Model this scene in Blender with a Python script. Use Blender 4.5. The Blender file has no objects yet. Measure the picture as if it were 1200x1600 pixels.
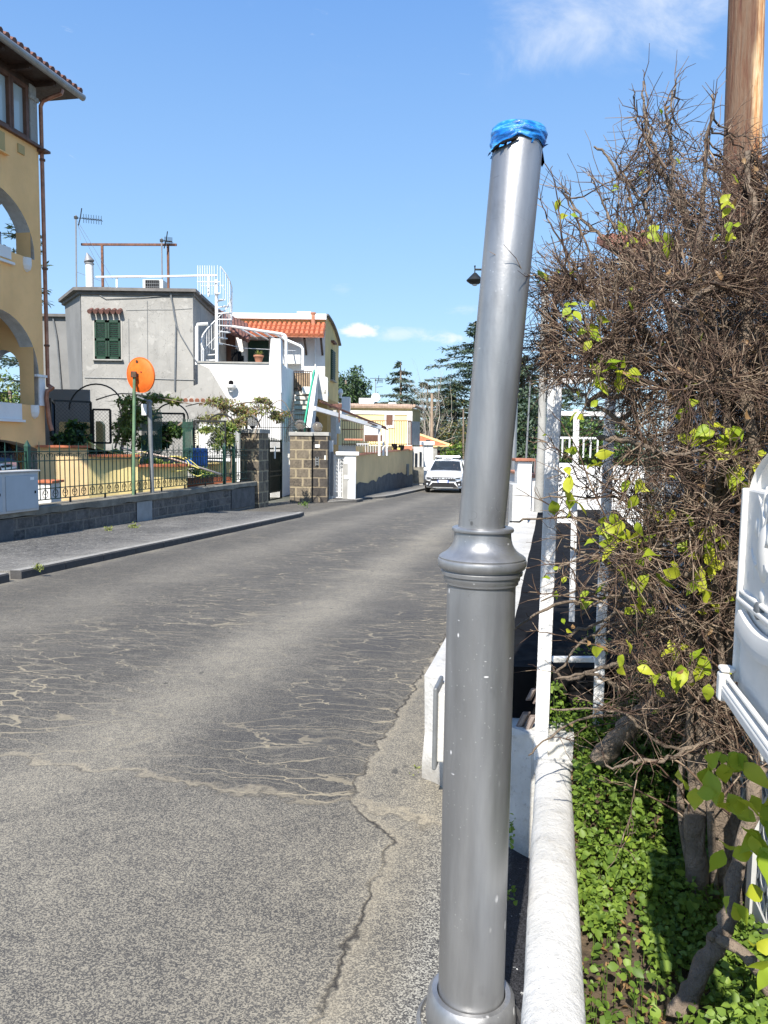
import bpy, math, random
import numpy as np
from mathutils import Vector, Matrix, Euler
R = math.radians
rng = random.Random(7)
nr = np.random.default_rng(11)
scn = bpy.context.scene
col = scn.collection

# ------------------------------------------------------------------ camera
F = 1200.0
CAM = Vector((0, 0, 1.55))
cam_rot = Euler((R(90 - 5.05), 0, 0)).to_matrix() @ Euler((0, 0, R(0.8))).to_matrix()
cd = bpy.data.cameras.new('camera'); cam = bpy.data.objects.new('camera', cd); col.objects.link(cam)
cam.location = CAM; cam.rotation_euler = cam_rot.to_euler()
cd.sensor_fit = 'VERTICAL'; cd.sensor_height = 32.0; cd.lens = 32.0 * F / 1600.0
cd.clip_start = 0.05; cd.clip_end = 3000
scn.camera = cam

def ray(px, py):
    return cam_rot @ Vector(((px - 600) / F, (800 - py) / F, -1))
def at(px, py, d):
    """world point seen at photo pixel (px,py) at world depth y=d"""
    r = ray(px, py); return CAM + r * (d / r.y)
SL = -0.02
def gz(y):
    return SL * max(-20.0, min(60.0, y))
def gnd(px, py, dz=0.0):
    r = ray(px, py); t = (dz - CAM.z) / (r.z - SL * r.y)
    return CAM + r * t
def hit(px, py, p0, n):
    r = ray(px, py); n = Vector(n); t = (Vector(p0) - CAM).dot(n) / r.dot(n)
    return CAM + r * t
AL = math.atan(0.2167)
T = Vector((math.sin(AL), math.cos(AL), 0)); NN = Vector((math.cos(AL), -math.sin(AL), 0))
UP = Vector((0, 0, 1))
def uy(u, y, z=0.0):
    """point with x - .2167 y = u (offset from the road direction through the camera)"""
    return Vector((u + 0.2167 * y, y, z))

# ------------------------------------------------------------------ mesh builder
def V(*a): return Vector(a)
HK = 1.0      # size of the group of houses being built (their drawings below are made at 25 m)
class MB:
    def __init__(s): s.v = []; s.f = []; s.m = []; s.mi = 0; s.sm = []; s.smooth = False
    def add(s, vs, fs):
        o = len(s.v); s.v += [tuple(p) for p in vs]
        for f in fs: s.f.append(tuple(o + i for i in f)); s.m.append(s.mi); s.sm.append(s.smooth)
        return s
    def quad(s, a, b, c, d): return s.add([a, b, c, d], [(0, 1, 2, 3)])
    def box(s, c, size, ax=None):
        """centre c, full size, ax = (X,Y,Z) axes"""
        X, Y, Z = ax or (V(1, 0, 0), V(0, 1, 0), V(0, 0, 1)); c = Vector(c)
        hx, hy, hz = size[0] / 2, size[1] / 2, size[2] / 2
        P = [c + X * (i * hx) + Y * (j * hy) + Z * (k * hz) for k in (-1, 1) for j in (-1, 1) for i in (-1, 1)]
        return s.add(P, [(0, 2, 3, 1), (4, 5, 7, 6), (0, 1, 5, 4), (2, 6, 7, 3), (0, 4, 6, 2), (1, 3, 7, 5)])
    def beam(s, a, b, w, h, up=UP):
        a = Vector(a); b = Vector(b); Y = (b - a); L = Y.length; Y.normalize()
        X = Y.cross(up)
        if X.length < 1e-4: X = Y.cross(V(1, 0, 0))
        X.normalize(); Z = X.cross(Y)
        return s.box((a + b) / 2, (w, L, h), (X, Y, Z))
    def tube(s, pts, r, n=8, cap=True):
        pts = [Vector(p) for p in pts]; m = len(pts)
        rs = r if isinstance(r, (list, tuple)) else [r] * m
        ref = None; vs = []
        for i, p in enumerate(pts):
            d = (pts[min(i + 1, m - 1)] - pts[max(i - 1, 0)])
            if d.length < 1e-9: d = V(0, 0, 1)
            d.normalize()
            if ref is None:
                ref = d.cross(UP)
                if ref.length < 1e-3: ref = V(1, 0, 0)
            ref = (ref - d * ref.dot(d))
            if ref.length < 1e-6: ref = d.orthogonal()
            ref.normalize(); bi = d.cross(ref)
            for k in range(n):
                a = 2 * math.pi * k / n
                vs.append(p + (ref * math.cos(a) + bi * math.sin(a)) * rs[i])
        fs = []
        for i in range(m - 1):
            for k in range(n):
                k2 = (k + 1) % n
                fs.append((i * n + k, i * n + k2, (i + 1) * n + k2, (i + 1) * n + k))
        if cap: fs.append(tuple(range(n - 1, -1, -1))); fs.append(tuple((m - 1) * n + k for k in range(n)))
        return s.add(vs, fs)
    def lathe(s, base, prof, n=32, axis=UP, cap=True):
        """prof: list of (r, h)"""
        base = Vector(base); A = Vector(axis).normalized(); X = A.cross(V(0, 1, 0))
        if X.length < 1e-3: X = V(1, 0, 0)
        X.normalize(); Y = A.cross(X); vs = []
        for r, h in prof:
            for k in range(n):
                a = 2 * math.pi * k / n
                vs.append(base + A * h + (X * math.cos(a) + Y * math.sin(a)) * r)
        fs = []
        for i in range(len(prof) - 1):
            for k in range(n):
                k2 = (k + 1) % n
                fs.append((i * n + k, i * n + k2, (i + 1) * n + k2, (i + 1) * n + k))
        if cap: fs.append(tuple(range(n - 1, -1, -1))); fs.append(tuple((len(prof) - 1) * n + k for k in range(n)))
        return s.add(vs, fs)
    def prism(s, poly, vec):
        """closed polygon (3D points) extruded by vec"""
        n = len(poly); vec = Vector(vec); P = [Vector(p) for p in poly]
        vs = P + [p + vec for p in P]
        fs = [tuple(range(n - 1, -1, -1)), tuple(range(n, 2 * n))]
        for i in range(n): j = (i + 1) % n; fs.append((i, j, n + j, n + i))
        return s.add(vs, fs)
    def ball(s, c, r, n=16, sq=(1, 1, 1)):
        c = Vector(c); prof = []
        vs = []; m = n // 2
        for i in range(m + 1):
            ph = math.pi * i / m
            for k in range(n):
                a = 2 * math.pi * k / n
                vs.append(c + V(r * sq[0] * math.sin(ph) * math.cos(a), r * sq[1] * math.sin(ph) * math.sin(a), r * sq[2] * math.cos(ph)))
        fs = [(i * n + k, (i + 1) * n + k, (i + 1) * n + (k + 1) % n, i * n + (k + 1) % n) for i in range(m) for k in range(n)]
        return s.add(vs, fs)
    def build(s, name, mat, parent=None, bevel=0.0, shade=None, seg=2):
        if HK != 1: s.v = [tuple(CAM + (Vector(p) - CAM) * HK) for p in s.v]
        off = V(0, 0, 0)
        if parent is not None:
            p = parent
            while p: off = off + p.location; p = p.parent
        elif s.v:
            a = np.array(s.v); off = V((a[:, 0].min() + a[:, 0].max()) / 2, (a[:, 1].min() + a[:, 1].max()) / 2, a[:, 2].min())
        me = bpy.data.meshes.new(name)
        me.from_pydata([(x - off.x, y - off.y, z - off.z) for x, y, z in s.v], [], s.f)
        mats = mat if isinstance(mat, (list, tuple)) else [mat]
        for q in mats: me.materials.append(q)
        if len(mats) > 1: me.polygons.foreach_set('material_index', s.m)
        if shade: me.polygons.foreach_set('use_smooth', [True] * len(s.f))
        elif any(s.sm): me.polygons.foreach_set('use_smooth', s.sm)
        me.update()
        o = bpy.data.objects.new(name, me); col.objects.link(o)
        if parent is None: o.location = off
        else: o.parent = parent
        if bevel:
            b = o.modifiers.new('b', 'BEVEL'); b.width = bevel; b.segments = seg; b.limit_method = 'ANGLE'; b.angle_limit = R(35)
        if shade == 'auto':
            w = o.modifiers.new('w', 'EDGE_SPLIT'); w.split_angle = R(38)
        return o

def empty(name, loc):
    loc = CAM + (Vector(loc) - CAM) * HK
    o = bpy.data.objects.new(name, None); col.objects.link(o); o.location = loc; o.empty_display_size = 0.2
    return o
def tag(o, label=None, cat=None, group=None, kind=None):
    if label: o['label'] = label
    if cat: o['category'] = cat
    if group: o['group'] = group
    if kind: o['kind'] = kind
    return o
def thing(name, loc, label, cat, group=None):
    return tag(empty(name, loc), label, cat, group)
def copy_tree(o, parent=None):
    c = o.copy(); col.objects.link(c); c.parent = parent
    for ch in list(o.children): copy_tree(ch, c)
    return c

# ------------------------------------------------------------------ node helper
class S:
    def __init__(s, g, k): s.g = g; s.k = k
    def _m(s, op, b=None, c=None, clamp=False):
        n = s.g.nt.nodes.new('ShaderNodeMath'); n.operation = op; n.use_clamp = clamp
        s.g.put(n.inputs[0], s)
        if b is not None: s.g.put(n.inputs[1], b)
        if c is not None: s.g.put(n.inputs[2], c)
        return S(s.g, n.outputs[0])
    def __add__(s, b): return s._m('ADD', b)
    __radd__ = __add__
    def __sub__(s, b): return s._m('SUBTRACT', b)
    def __rsub__(s, b): return (s * -1) + b
    def __mul__(s, b): return s._m('MULTIPLY', b)
    __rmul__ = __mul__
    def __truediv__(s, b): return s._m('DIVIDE', b)
    def abs(s): return s._m('ABSOLUTE')
    def max(s, b): return s._m('MAXIMUM', b)
    def min(s, b): return s._m('MINIMUM', b)
    def pow(s, b): return s._m('POWER', b)
    def sin(s): return s._m('SINE')
    def inv(s): return 1 - s
    def sm(s, a, b, lo=0.0, hi=1.0):
        n = s.g.nt.nodes.new('ShaderNodeMapRange'); n.interpolation_type = 'SMOOTHSTEP'
        s.g.put(n.inputs[0], s)
        if a <= b: v = (a, b, lo, hi)
        else: v = (b, a, hi, lo)
        for i in range(4): n.inputs[1 + i].default_value = v[i]
        return S(s.g, n.outputs[0])
class G:
    def __init__(s, nt): s.nt = nt; s._c = {}
    def put(s, inp, v):
        if isinstance(v, S): s.nt.links.new(v.k, inp)
        elif isinstance(v, (tuple, list)):
            if len(v) == 3 and inp.type == 'RGBA': v = (*v, 1)
            inp.default_value = v
        else:
            if inp.type in ('RGBA',): v = (v, v, v, 1)
            elif inp.type == 'VECTOR': v = (v, v, v)
            inp.default_value = v
    def node(s, t, **kw):
        n = s.nt.nodes.new(t)
        for k, v in kw.items(): setattr(n, k, v)
        return n
    def coord(s, which='Object'):
        if which not in s._c:
            s._c[which] = S(s, s.node('ShaderNodeTexCoord').outputs[which]) if which != 'World' else S(s, s.node('ShaderNodeNewGeometry').outputs['Position'])
        return s._c[which]
    def sep(s, v):
        n = s.node('ShaderNodeSeparateXYZ'); s.put(n.inputs[0], v); return [S(s, o) for o in n.outputs]
    def comb(s, x, y, z=0.0):
        n = s.node('ShaderNodeCombineXYZ'); [s.put(n.inputs[i], q) for i, q in enumerate((x, y, z))]; return S(s, n.outputs[0])
    def noise(s, scale, detail=3, rough=0.55, vec=None, dist=0.0, color=False):
        n = s.node('ShaderNodeTexNoise'); s.put(n.inputs['Vector'], vec or s.coord())
        n.inputs['Scale'].default_value = scale; n.inputs['Detail'].default_value = detail
        n.inputs['Roughness'].default_value = rough; n.inputs['Distortion'].default_value = dist
        return S(s, n.outputs['Color' if color else 'Fac'])
    def vor(s, scale, feature='F1', vec=None, rnd=1.0, out='Distance'):
        n = s.node('ShaderNodeTexVoronoi', feature=feature); s.put(n.inputs['Vector'], vec or s.coord())
        n.inputs['Scale'].default_value = scale; n.inputs['Randomness'].default_value = rnd
        return S(s, n.outputs[out])
    def mix(s, f, a, b, mode='MIX'):
        n = s.node('ShaderNodeMix', data_type='RGBA', blend_type=mode); n.clamp_factor = True
        s.put(n.inputs['Factor'], f); s.put(n.inputs[6], a); s.put(n.inputs[7], b); return S(s, n.outputs[2])
    def ramp(s, f, stops, interp='LINEAR'):
        n = s.node('ShaderNodeValToRGB'); r = n.color_ramp; r.interpolation = interp
        while len(r.elements) < len(stops): r.elements.new(0.5)
        for e, (p, c) in zip(r.elements, stops):
            e.position = p; e.color = (*c, 1) if len(c) == 3 else c
        s.put(n.inputs[0], f); return S(s, n.outputs[0])
    def scale(s, v, k):
        n = s.node('ShaderNodeVectorMath', operation='MULTIPLY'); s.put(n.inputs[0], v); n.inputs[1].default_value = k
        return S(s, n.outputs[0])
    def addv(s, a, b):
        n = s.node('ShaderNodeVectorMath', operation='ADD'); s.put(n.inputs[0], a); s.put(n.inputs[1], b); return S(s, n.outputs[0])
    def bump(s, h, strength=0.5, dist=0.01):
        n = s.node('ShaderNodeBump'); n.inputs['Strength'].default_value = strength; n.inputs['Distance'].default_value = dist
        s.put(n.inputs['Height'], h); return S(s, n.outputs[0])

def mat(name, fn):
    m = bpy.data.materials.new(name); m.use_nodes = True; nt = m.node_tree; g = G(nt); b = nt.nodes['Principled BSDF']
    d = fn(g)
    for k, v in d.items(): g.put(b.inputs[k], v)
    return m
def k3(c, f): return tuple(min(1, x * f) for x in c)
def painted(name, c, var=0.12, rough=0.6, metal=0.0, scale=3.0, bump=0.0, bscale=40, dirt=0.0, dirtc=(0.12, 0.1, 0.08), spec=0.5, vert=0.35):
    """weathered paint / plaster / plain solid stuff: broad tone drift, streaks, dirt blotches, grain"""
    def fn(g):
        co = g.coord()
        n1 = g.noise(scale, 4, 0.6)
        st = g.noise(scale * 2.2, 3, 0.6, vec=g.scale(co, (1, 1, vert)))
        c1 = g.mix(n1.sm(0.3, 0.7), k3(c, 1 - var), k3(c, 1 + var))
        c1 = g.mix(st.sm(0.45, 0.8) * 0.45, c1, k3(c, 1 - 1.6 * var))
        if dirt: c1 = g.mix((g.noise(scale * 4, 6, 0.7).sm(0.56, 0.74) * dirt), c1, dirtc)
        d = {'Base Color': c1, 'Roughness': g.noise(scale * 5, 3).sm(0.2, 0.8, max(0.02, rough - 0.1), min(1, rough + 0.12)), 'Metallic': metal, 'Specular IOR Level': spec}
        if bump: d['Normal'] = g.bump(g.noise(bscale, 5, 0.6), bump, 0.02)
        return d
    return mat(name, fn)

# ------------------------------------------------------------------ world, sun
scn.view_settings.view_transform = 'Standard'; scn.view_settings.look = 'None'
scn.view_settings.gamma = 1.0; scn.view_settings.use_curve_mapping = False
scn.view_settings.exposure = 0.78
SUN_EL = 44.0; SUN_AZ = R(180 + 15)          # azimuth from +Y, clockwise: sun is behind the camera, to its left
sdir = V(math.sin(SUN_AZ) * math.cos(R(SUN_EL)), math.cos(SUN_AZ) * math.cos(R(SUN_EL)), math.sin(R(SUN_EL)))
w = bpy.data.worlds.new('World'); scn.world = w; w.use_nodes = True
g = G(w.node_tree); bgn = w.node_tree.nodes['Background']
sky = g.node('ShaderNodeTexSky', sky_type='NISHITA'); sky.sun_disc = False
sky.sun_elevation = R(SUN_EL); sky.sun_rotation = SUN_AZ; sky.air_density = 1.0; sky.dust_density = 0.6; sky.ozone_density = 1.6; sky.altitude = 20
dx, dy, dz = g.sep(g.coord('Generated'))
ty = dy.max(0.05); qx = dx / ty; qz = dz / ty
def blob(px, py, rx, rz):
    r = ray(px, py); cx, cz = r.x / r.y, r.z / r.y
    a = (qx - cx) / (rx / F); b = (qz - cz) / (rz / F)
    return (1 - (a * a + b * b)).max(0)
nv = g.comb(qx, qz * 2.2, 0.0)
n1 = g.noise(26, 8, 0.66, vec=nv, dist=0.5); n2 = g.noise(5, 6, 0.62, vec=g.comb(qx, qz * 1.8, 3.3), dist=0.6)
cl = (blob(566, 517, 42, 17) * 0.9 + n1 * 1.7 - 1.12).sm(0.0, 0.45) * 0.95
cl = cl.max((blob(690, 529, 60, 13) * 0.8 + n1 * 1.7 - 1.15).sm(0.0, 0.6) * 0.7)
cl = cl.max((blob(625, 522, 120, 17) * .8 + n1 * 1.5 - 1.1).sm(0.0, 0.8) * 0.5)
cl = cl.max((blob(535, 453, 30, 16) * .7 + n1 * 1.6 - 1.2).sm(0.0, 0.8) * 0.35)
cl = cl.max((blob(730, 485, 70, 16) * .7 + n1 * 1.6 - 1.15).sm(0.0, 0.8) * 0.3)
cl = cl.max((blob(950, 10, 260, 150) * 0.8 + n2 * 1.6 - 1.08).sm(0.0, 0.9) * 0.75)
cl = cl.max((n2 - 0.56).sm(0.0, 0.5) * 0.12)
cl = cl * dy.sm(0.05, 0.3)
skc = g.mix(1.0, S(g, sky.outputs[0]), (0.90, 1.03, 1.18), 'MULTIPLY')
grade = g.ramp(dz.max(0), [(0.03, (2.7, 4.0, 5.2)), (0.25, (1.85, 3.25, 5.1)), (0.55, (.80, 2.0, 4.7)), (1.0, (.7, 1.6, 3.9))])
skc = g.mix(0.72, skc, grade)
skc = g.mix(cl, skc, (5.3, 5.5, 5.7))
w.node_tree.links.new(skc.k, bgn.inputs[0]); bgn.inputs[1].default_value = 0.115
ld = bpy.data.lights.new('sun', 'SUN'); ld.energy = 4.6; ld.angle = R(0.5); ld.color = (1.0, 0.945, 0.86)
sun = bpy.data.objects.new('sun', ld); col.objects.link(sun)
sun.rotation_euler = sdir.to_track_quat('Z', 'Y').to_euler(); sun.location = (0, 0, 40)
# ------------------------------------------------------------------ materials
def asphalt(g):
    P = g.coord('World'); x, y, z = g.sep(P)
    u = x - y * 0.2167
    wob = g.noise(1.3, 4, 0.6, vec=P); wob2 = g.noise(7, 3, 0.6, vec=P)
    U = u + (wob - 0.5) * 0.5
    # aggregate: small pale stones in a dark binder
    ag = g.vor(240, 'F1', vec=P, out='Color'); agx = g.sep(ag)[0]
    agn = g.noise(400, 2, 0.6, vec=P)
    stone = (agx * 0.6 + agn * 0.7)
    spk = stone.sm(0.5, 0.85)
    stain = g.noise(0.9, 5, 0.6, vec=P)
    # dusty strips between the wheel tracks
    def band(c, w): return (1 - ((U - c).abs() / w)).max(0).sm(0, 1)
    dust = (band(-2.35, 0.75) * 0.9).max(band(-4.9, 0.9) * 0.5).max(band(-6.7, 0.5) * 0.8).max(band(-0.55, 0.45) * 0.9)
    near = (y + x * 0.3 + (wob2 - 0.5) * 0.35 + (wob - 0.5) * 0.5)
    nearm = near.sm(3.28, 3.16)
    strip = (u + (wob2 - 0.5) * 0.16 + y.sm(3.0, 3.4) * 0.3).sm(-0.60, -0.585)
    dust = dust.max(nearm * 0.62).max(strip * 0.85)
    dust = (dust + (stain - 0.5) * 0.9).max(0).min(1)
    amt = spk * 0.46 + dust * 0.32 + 0.08 + (g.noise(13, 4, 0.7, vec=P) - 0.5) * 0.34 + (g.noise(2.4, 4, 0.6, vec=P) - 0.5) * 0.22
    base = g.ramp(amt, [(0.0, (0.036, 0.034, 0.031)), (0.28, (0.084, 0.079, 0.071)), (0.62, (0.235, 0.212, 0.168)), (1.0, (0.44, 0.39, 0.29))])
    # smooth dark worn wheel tracks
    dark = (band(-1.35, 0.7) * 0.75).max(band(-3.5, 0.9) * 0.6) * nearm.inv() * strip.inv()
    cellv = g.scale(P, (1.5, 2.6, 1)); cell = g.sep(g.vor(0.8, 'F1', vec=cellv, out='Color'))[0]
    patch = (cell.sm(0.55, 0.58) * band(-1.35, 0.75)) * nearm.inv() * strip.inv()
    base = g.mix(dark * 0.35 + patch * 0.35, base, (0.062, 0.060, 0.059))
    # transverse shrinkage cracks filled with pale dust
    s = x * 0.2118 + y * 0.9773
    wv = g.comb(u * 1.5 + (wob2 - 0.5) * 0.45, s * 6.5 + (wob - 0.5) * 2.2 + (wob2 - 0.5) * 0.8, 0)
    cr = g.vor(1.0, 'DISTANCE_TO_EDGE', vec=wv, rnd=1.0)
    zone = ((band(-3.5, 1.7)).max(band(-1.2, 1.15)).max(.25) * nearm.inv() * strip.inv() * g.noise(0.7, 3, 0.6, vec=P).sm(0.30, 0.50))
    thick = g.noise(0.55, 2, 0.5, vec=P).sm(0.50, 0.78, 0.020, 0.058)
    crm = (1 - cr / thick).max(0).sm(0, 0.6) * zone
    wv2 = g.comb(u * 2.6 + (wob2 - 0.5) * 0.9, s * 8.5 + (wob - 0.5) * 4.0, 5.0)
    cr2 = g.vor(1.0, 'DISTANCE_TO_EDGE', vec=wv2, rnd=1.0)
    crm2 = (1 - cr2 / 0.045).max(0) * zone * g.noise(1.6, 3, 0.6, vec=P).sm(0.34, 0.5)
    base = g.mix(crm2 * 0.42, base, (0.34, 0.30, 0.22))
    pit = g.vor(7.0, 'F1', vec=g.scale(P, (1.0, .5, 1))).sm(.16, .08) * g.noise(2.1, 3, .6, vec=P).sm(.52, .6) * dust
    base = g.mix(pit * .8, base, (0.04, 0.04, 0.042))
    base = g.mix(crm * 0.75, base, (0.40, 0.34, 0.23))
    # long construction joints: dark crack with pale lip
    def line(v, w): return (1 - v.abs() / w).max(0)
    jt1 = line(near - 3.22, 0.016); j1b = line(near - 3.25, 0.05)
    su = u + (wob2 - 0.5) * 0.16 + y.sm(3.0, 3.4) * 0.3 + 0.59
    jt2 = line(su, 0.014); j2b = line(su - 0.02, 0.05)
    base = g.mix(j1b.max(j2b * 0.6) * 0.4, base, (0.45, 0.38, 0.26))
    base = g.mix(jt2.max(jt1 * 0.5) * g.noise(3, 3, 0.6, vec=P).sm(0.35, 0.55, 0.25, 1.0) * 0.9, base, (0.025, 0.022, 0.02))
    # coarse dark new asphalt round the lamp post, blackened with painted-in shade against the white wall
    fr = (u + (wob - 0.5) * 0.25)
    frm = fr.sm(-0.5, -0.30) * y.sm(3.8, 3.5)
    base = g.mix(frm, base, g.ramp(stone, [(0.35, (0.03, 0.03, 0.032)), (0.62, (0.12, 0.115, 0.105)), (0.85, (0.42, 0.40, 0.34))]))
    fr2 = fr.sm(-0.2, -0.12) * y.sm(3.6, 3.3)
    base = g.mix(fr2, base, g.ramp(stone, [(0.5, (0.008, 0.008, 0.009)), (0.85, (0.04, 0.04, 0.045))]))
    drip = g.noise(16, 4, 0.7, vec=P).sm(0.63, 0.68) * u.sm(-0.20, -0.08) * y.sm(3.3, 3.2)
    base = g.mix(drip, base, (0.62, 0.62, 0.6))
    sp = g.vor(2.3, 'F1', vec=P).sm(0.05, 0.03) * g.noise(1.7, 2, 0.5, vec=P).sm(0.5, 0.6)
    base = g.mix(sp * 0.7, base, (0.02, 0.02, 0.02))
    h = stone * 0.5 + g.noise(60, 3, 0.6, vec=P) * 0.4 - jt2 * 1.5 - crm * 0.4 + g.noise(2.5, 3, 0.5, vec=P) * 1.2
    return {'Base Color': base, 'Roughness': stone.sm(0.3, 0.9, 0.72, 0.9), 'Normal': g.bump(h, 0.55, 0.008), 'Specular IOR Level': 0.35}
M = {}
M['asphalt'] = mat('asphalt', asphalt)

def cobble(g):
    P = g.coord('World'); x, y, z = g.sep(P)
    s = x * 0.2118 + y * 0.9773; u = x * 0.9773 - y * 0.2118
    wv = g.comb(s * 9 + (g.noise(3, 2, vec=P) - 0.5), u * 9 + (g.noise(4, 2, vec=P) - 0.5) * 0.8, 0)
    e = g.vor(1.0, 'DISTANCE_TO_EDGE', vec=wv, rnd=0.25); c = g.sep(g.vor(1.0, 'F1', vec=wv, rnd=0.25, out='Color'))[0]
    stone = g.ramp(c, [(0, (0.05, 0.048, 0.046)), (1, (0.11, 0.105, 0.098))])
    jnt = e.sm(0.1, 0.03)
    n = g.noise(0.8, 5, 0.6, vec=P)
    b = g.mix(jnt * 0.8, stone, (0.22, 0.21, 0.18))
    dust = (u.sm(-7.3, -6.5) * 0.7 + n.sm(0.45, 0.7) * 0.35).min(1)
    b = g.mix(dust * 0.6, b, (0.34, 0.32, 0.28))
    b = g.mix(g.noise(25, 3, 0.7, vec=P).sm(0.57, 0.66) * 0.7, b, (0.42, 0.40, 0.35)); b = g.mix(g.noise(2.3, 5, .7, vec=P).sm(.5, .72) * .5, b, (.05, .048, .045))
    return {'Base Color': b, 'Roughness': 0.85, 'Normal': g.bump(e.sm(0, 0.15) + g.noise(60, 3, vec=P) * 0.4, 0.6, 0.01)}
M['cobble'] = mat('cobble', cobble)

def lava_wall(g, sx=0.34, sz=0.20, dark=(0.05, 0.048, 0.047), light=(0.13, 0.12, 0.11), mortar=(0.17, 0.155, 0.13), mw=0.02):
    """dark tuff blocks in pale mortar, laid out along the surface's own directions"""
    P = g.coord('World'); x, y, z = g.sep(P)
    s = x * 0.75 + y * 0.66
    br = g.node('ShaderNodeTexBrick'); g.put(br.inputs['Vector'], g.comb(s + (g.noise(4, 3, vec=P) - 0.5) * 0.05, z + (g.noise(5, 3, vec=P) - 0.5) * 0.035, 0))
    br.inputs['Scale'].default_value = 1; br.inputs['Brick Width'].default_value = sx; br.inputs['Row Height'].default_value = sz
    br.inputs['Mortar Size'].default_value = mw; br.inputs['Mortar Smooth'].default_value = 0.3; br.inputs['Bias'].default_value = 0
    br.inputs['Color1'].default_value = (*dark, 1); br.inputs['Color2'].default_value = (*light, 1); br.inputs['Mortar'].default_value = (*mortar, 1)
    c = S(g, br.outputs[0]); f = S(g, br.outputs[1])
    n = g.noise(14, 6, 0.7, vec=P)
    c = g.mix(n.sm(0.35, 0.75) * 0.6, c, k3(light, 1.7)); c = g.mix(g.noise(5, 4, 0.6, vec=P).sm(0.5, 0.7) * 0.5, c, k3(dark, 0.6))
    return {'Base Color': c, 'Roughness': 0.92, 'Normal': g.bump(f.inv() * 0.6 + g.noise(35, 5, 0.7, vec=P) * 0.6, 0.8, 0.02)}
M['lava'] = mat('lava_blocks', lambda g: lava_wall(g))
M['tuff'] = mat('tuff_blocks', lambda g: lava_wall(g, 0.36, 0.33, (0.05, 0.043, 0.037), (0.17, 0.14, 0.10), (0.34, 0.28, 0.18), 0.03))
M['tuff_dark'] = mat('tuff_dark', lambda g: lava_wall(g, 0.40, 0.33, (0.03, 0.027, 0.025), (0.07, 0.06, 0.05), (0.26, 0.21, 0.14), 0.025))
M['conc_old'] = painted('old_concrete', (0.20, 0.185, 0.15), 0.3, 0.9, scale=2.5, bump=0.6, bscale=30, dirt=0.7, dirtc=(0.05, 0.048, 0.04), vert=1)
M['conc'] = painted('grey_concrete', (0.36, 0.35, 0.32), 0.15, 0.9, scale=3, bump=0.4, bscale=50, dirt=0.3)
M['kerb_old'] = painted('kerb_stone', (0.30, 0.29, 0.265), 0.2, 0.9, scale=5, bump=0.6, bscale=60, dirt=0.5, dirtc=(0.12, 0.12, 0.11), vert=1)
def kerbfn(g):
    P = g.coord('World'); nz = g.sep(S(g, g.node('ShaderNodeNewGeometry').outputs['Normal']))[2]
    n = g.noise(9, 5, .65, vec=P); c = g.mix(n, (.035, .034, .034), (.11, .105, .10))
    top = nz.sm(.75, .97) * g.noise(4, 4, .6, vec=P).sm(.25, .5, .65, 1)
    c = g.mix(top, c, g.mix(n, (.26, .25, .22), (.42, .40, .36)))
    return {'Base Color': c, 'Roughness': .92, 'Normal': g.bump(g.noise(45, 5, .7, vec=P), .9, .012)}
M['kerb'] = mat('kerb_stone', kerbfn)
M['earth'] = painted('earth', (0.085, 0.06, 0.038), 0.35, 0.95, scale=9, bump=0.9, bscale=35, dirt=0.6, dirtc=(0.2, 0.14, 0.08), vert=1)
M['ground'] = painted('rough_ground', (0.11, 0.11, 0.08), 0.3, 0.95, scale=0.4, bump=0.3, bscale=6, dirt=0.4, dirtc=(0.04, 0.06, 0.02), vert=1)
M['ochre'] = painted('ochre_plaster', (0.90, 0.54, 0.23), 0.08, 0.9, scale=1.1, bump=0.25, bscale=40, dirt=0.12, dirtc=(0.3, 0.2, 0.1))
M['yellow'] = painted('yellow_plaster', (0.66, 0.50, 0.22), 0.10, 0.9, scale=1.3, bump=0.25, bscale=40, dirt=0.25, dirtc=(0.3, 0.26, 0.17))
M['paleyel'] = painted('pale_yellow_plaster', (0.80, 0.66, 0.33), 0.05, 0.9, scale=1.0, bump=0.15, bscale=30, dirt=0.1, dirtc=(0.5, 0.45, 0.3))
M['tan'] = painted('tan_plaster', (0.46, 0.34, 0.15), 0.10, 0.9, scale=1.2, bump=0.25, bscale=30, dirt=0.2, dirtc=(0.22, 0.17, 0.1))
M['cream'] = painted('cream_plaster', (0.86, 0.68, 0.30), 0.1, 0.9, scale=1.3, bump=0.2, bscale=30, dirt=0.3, dirtc=(0.4, 0.33, 0.18))
def washfn(g):
    P = g.coord('World'); a = g.noise(3.2, 5, .65, vec=P); b_ = g.noise(19, 6, .72, vec=P); d_ = g.noise(55, 4, .7, vec=P)
    c = g.mix(a.sm(.35, .7), (.60, .59, .56), (.47, .46, .43))
    c = g.mix((b_.sm(.54, .70) * a.sm(.35, .6)) * .8, c, (.30, .285, .255))
    c = g.mix(d_.sm(.62, .72) * .7, c, (.24, .22, .19))
    c = g.mix((g.noise(6, 4, .6, vec=g.scale(P, (1, 1, .25))).sm(.60, .72)) * .5, c, (.45, .41, .33))
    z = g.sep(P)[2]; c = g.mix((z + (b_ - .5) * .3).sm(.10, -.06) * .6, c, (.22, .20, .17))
    return {'Base Color': c, 'Roughness': .9, 'Normal': g.bump(a * 1.2 + b_ * .8 + d_ * .25, .75, .014)}
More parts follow.
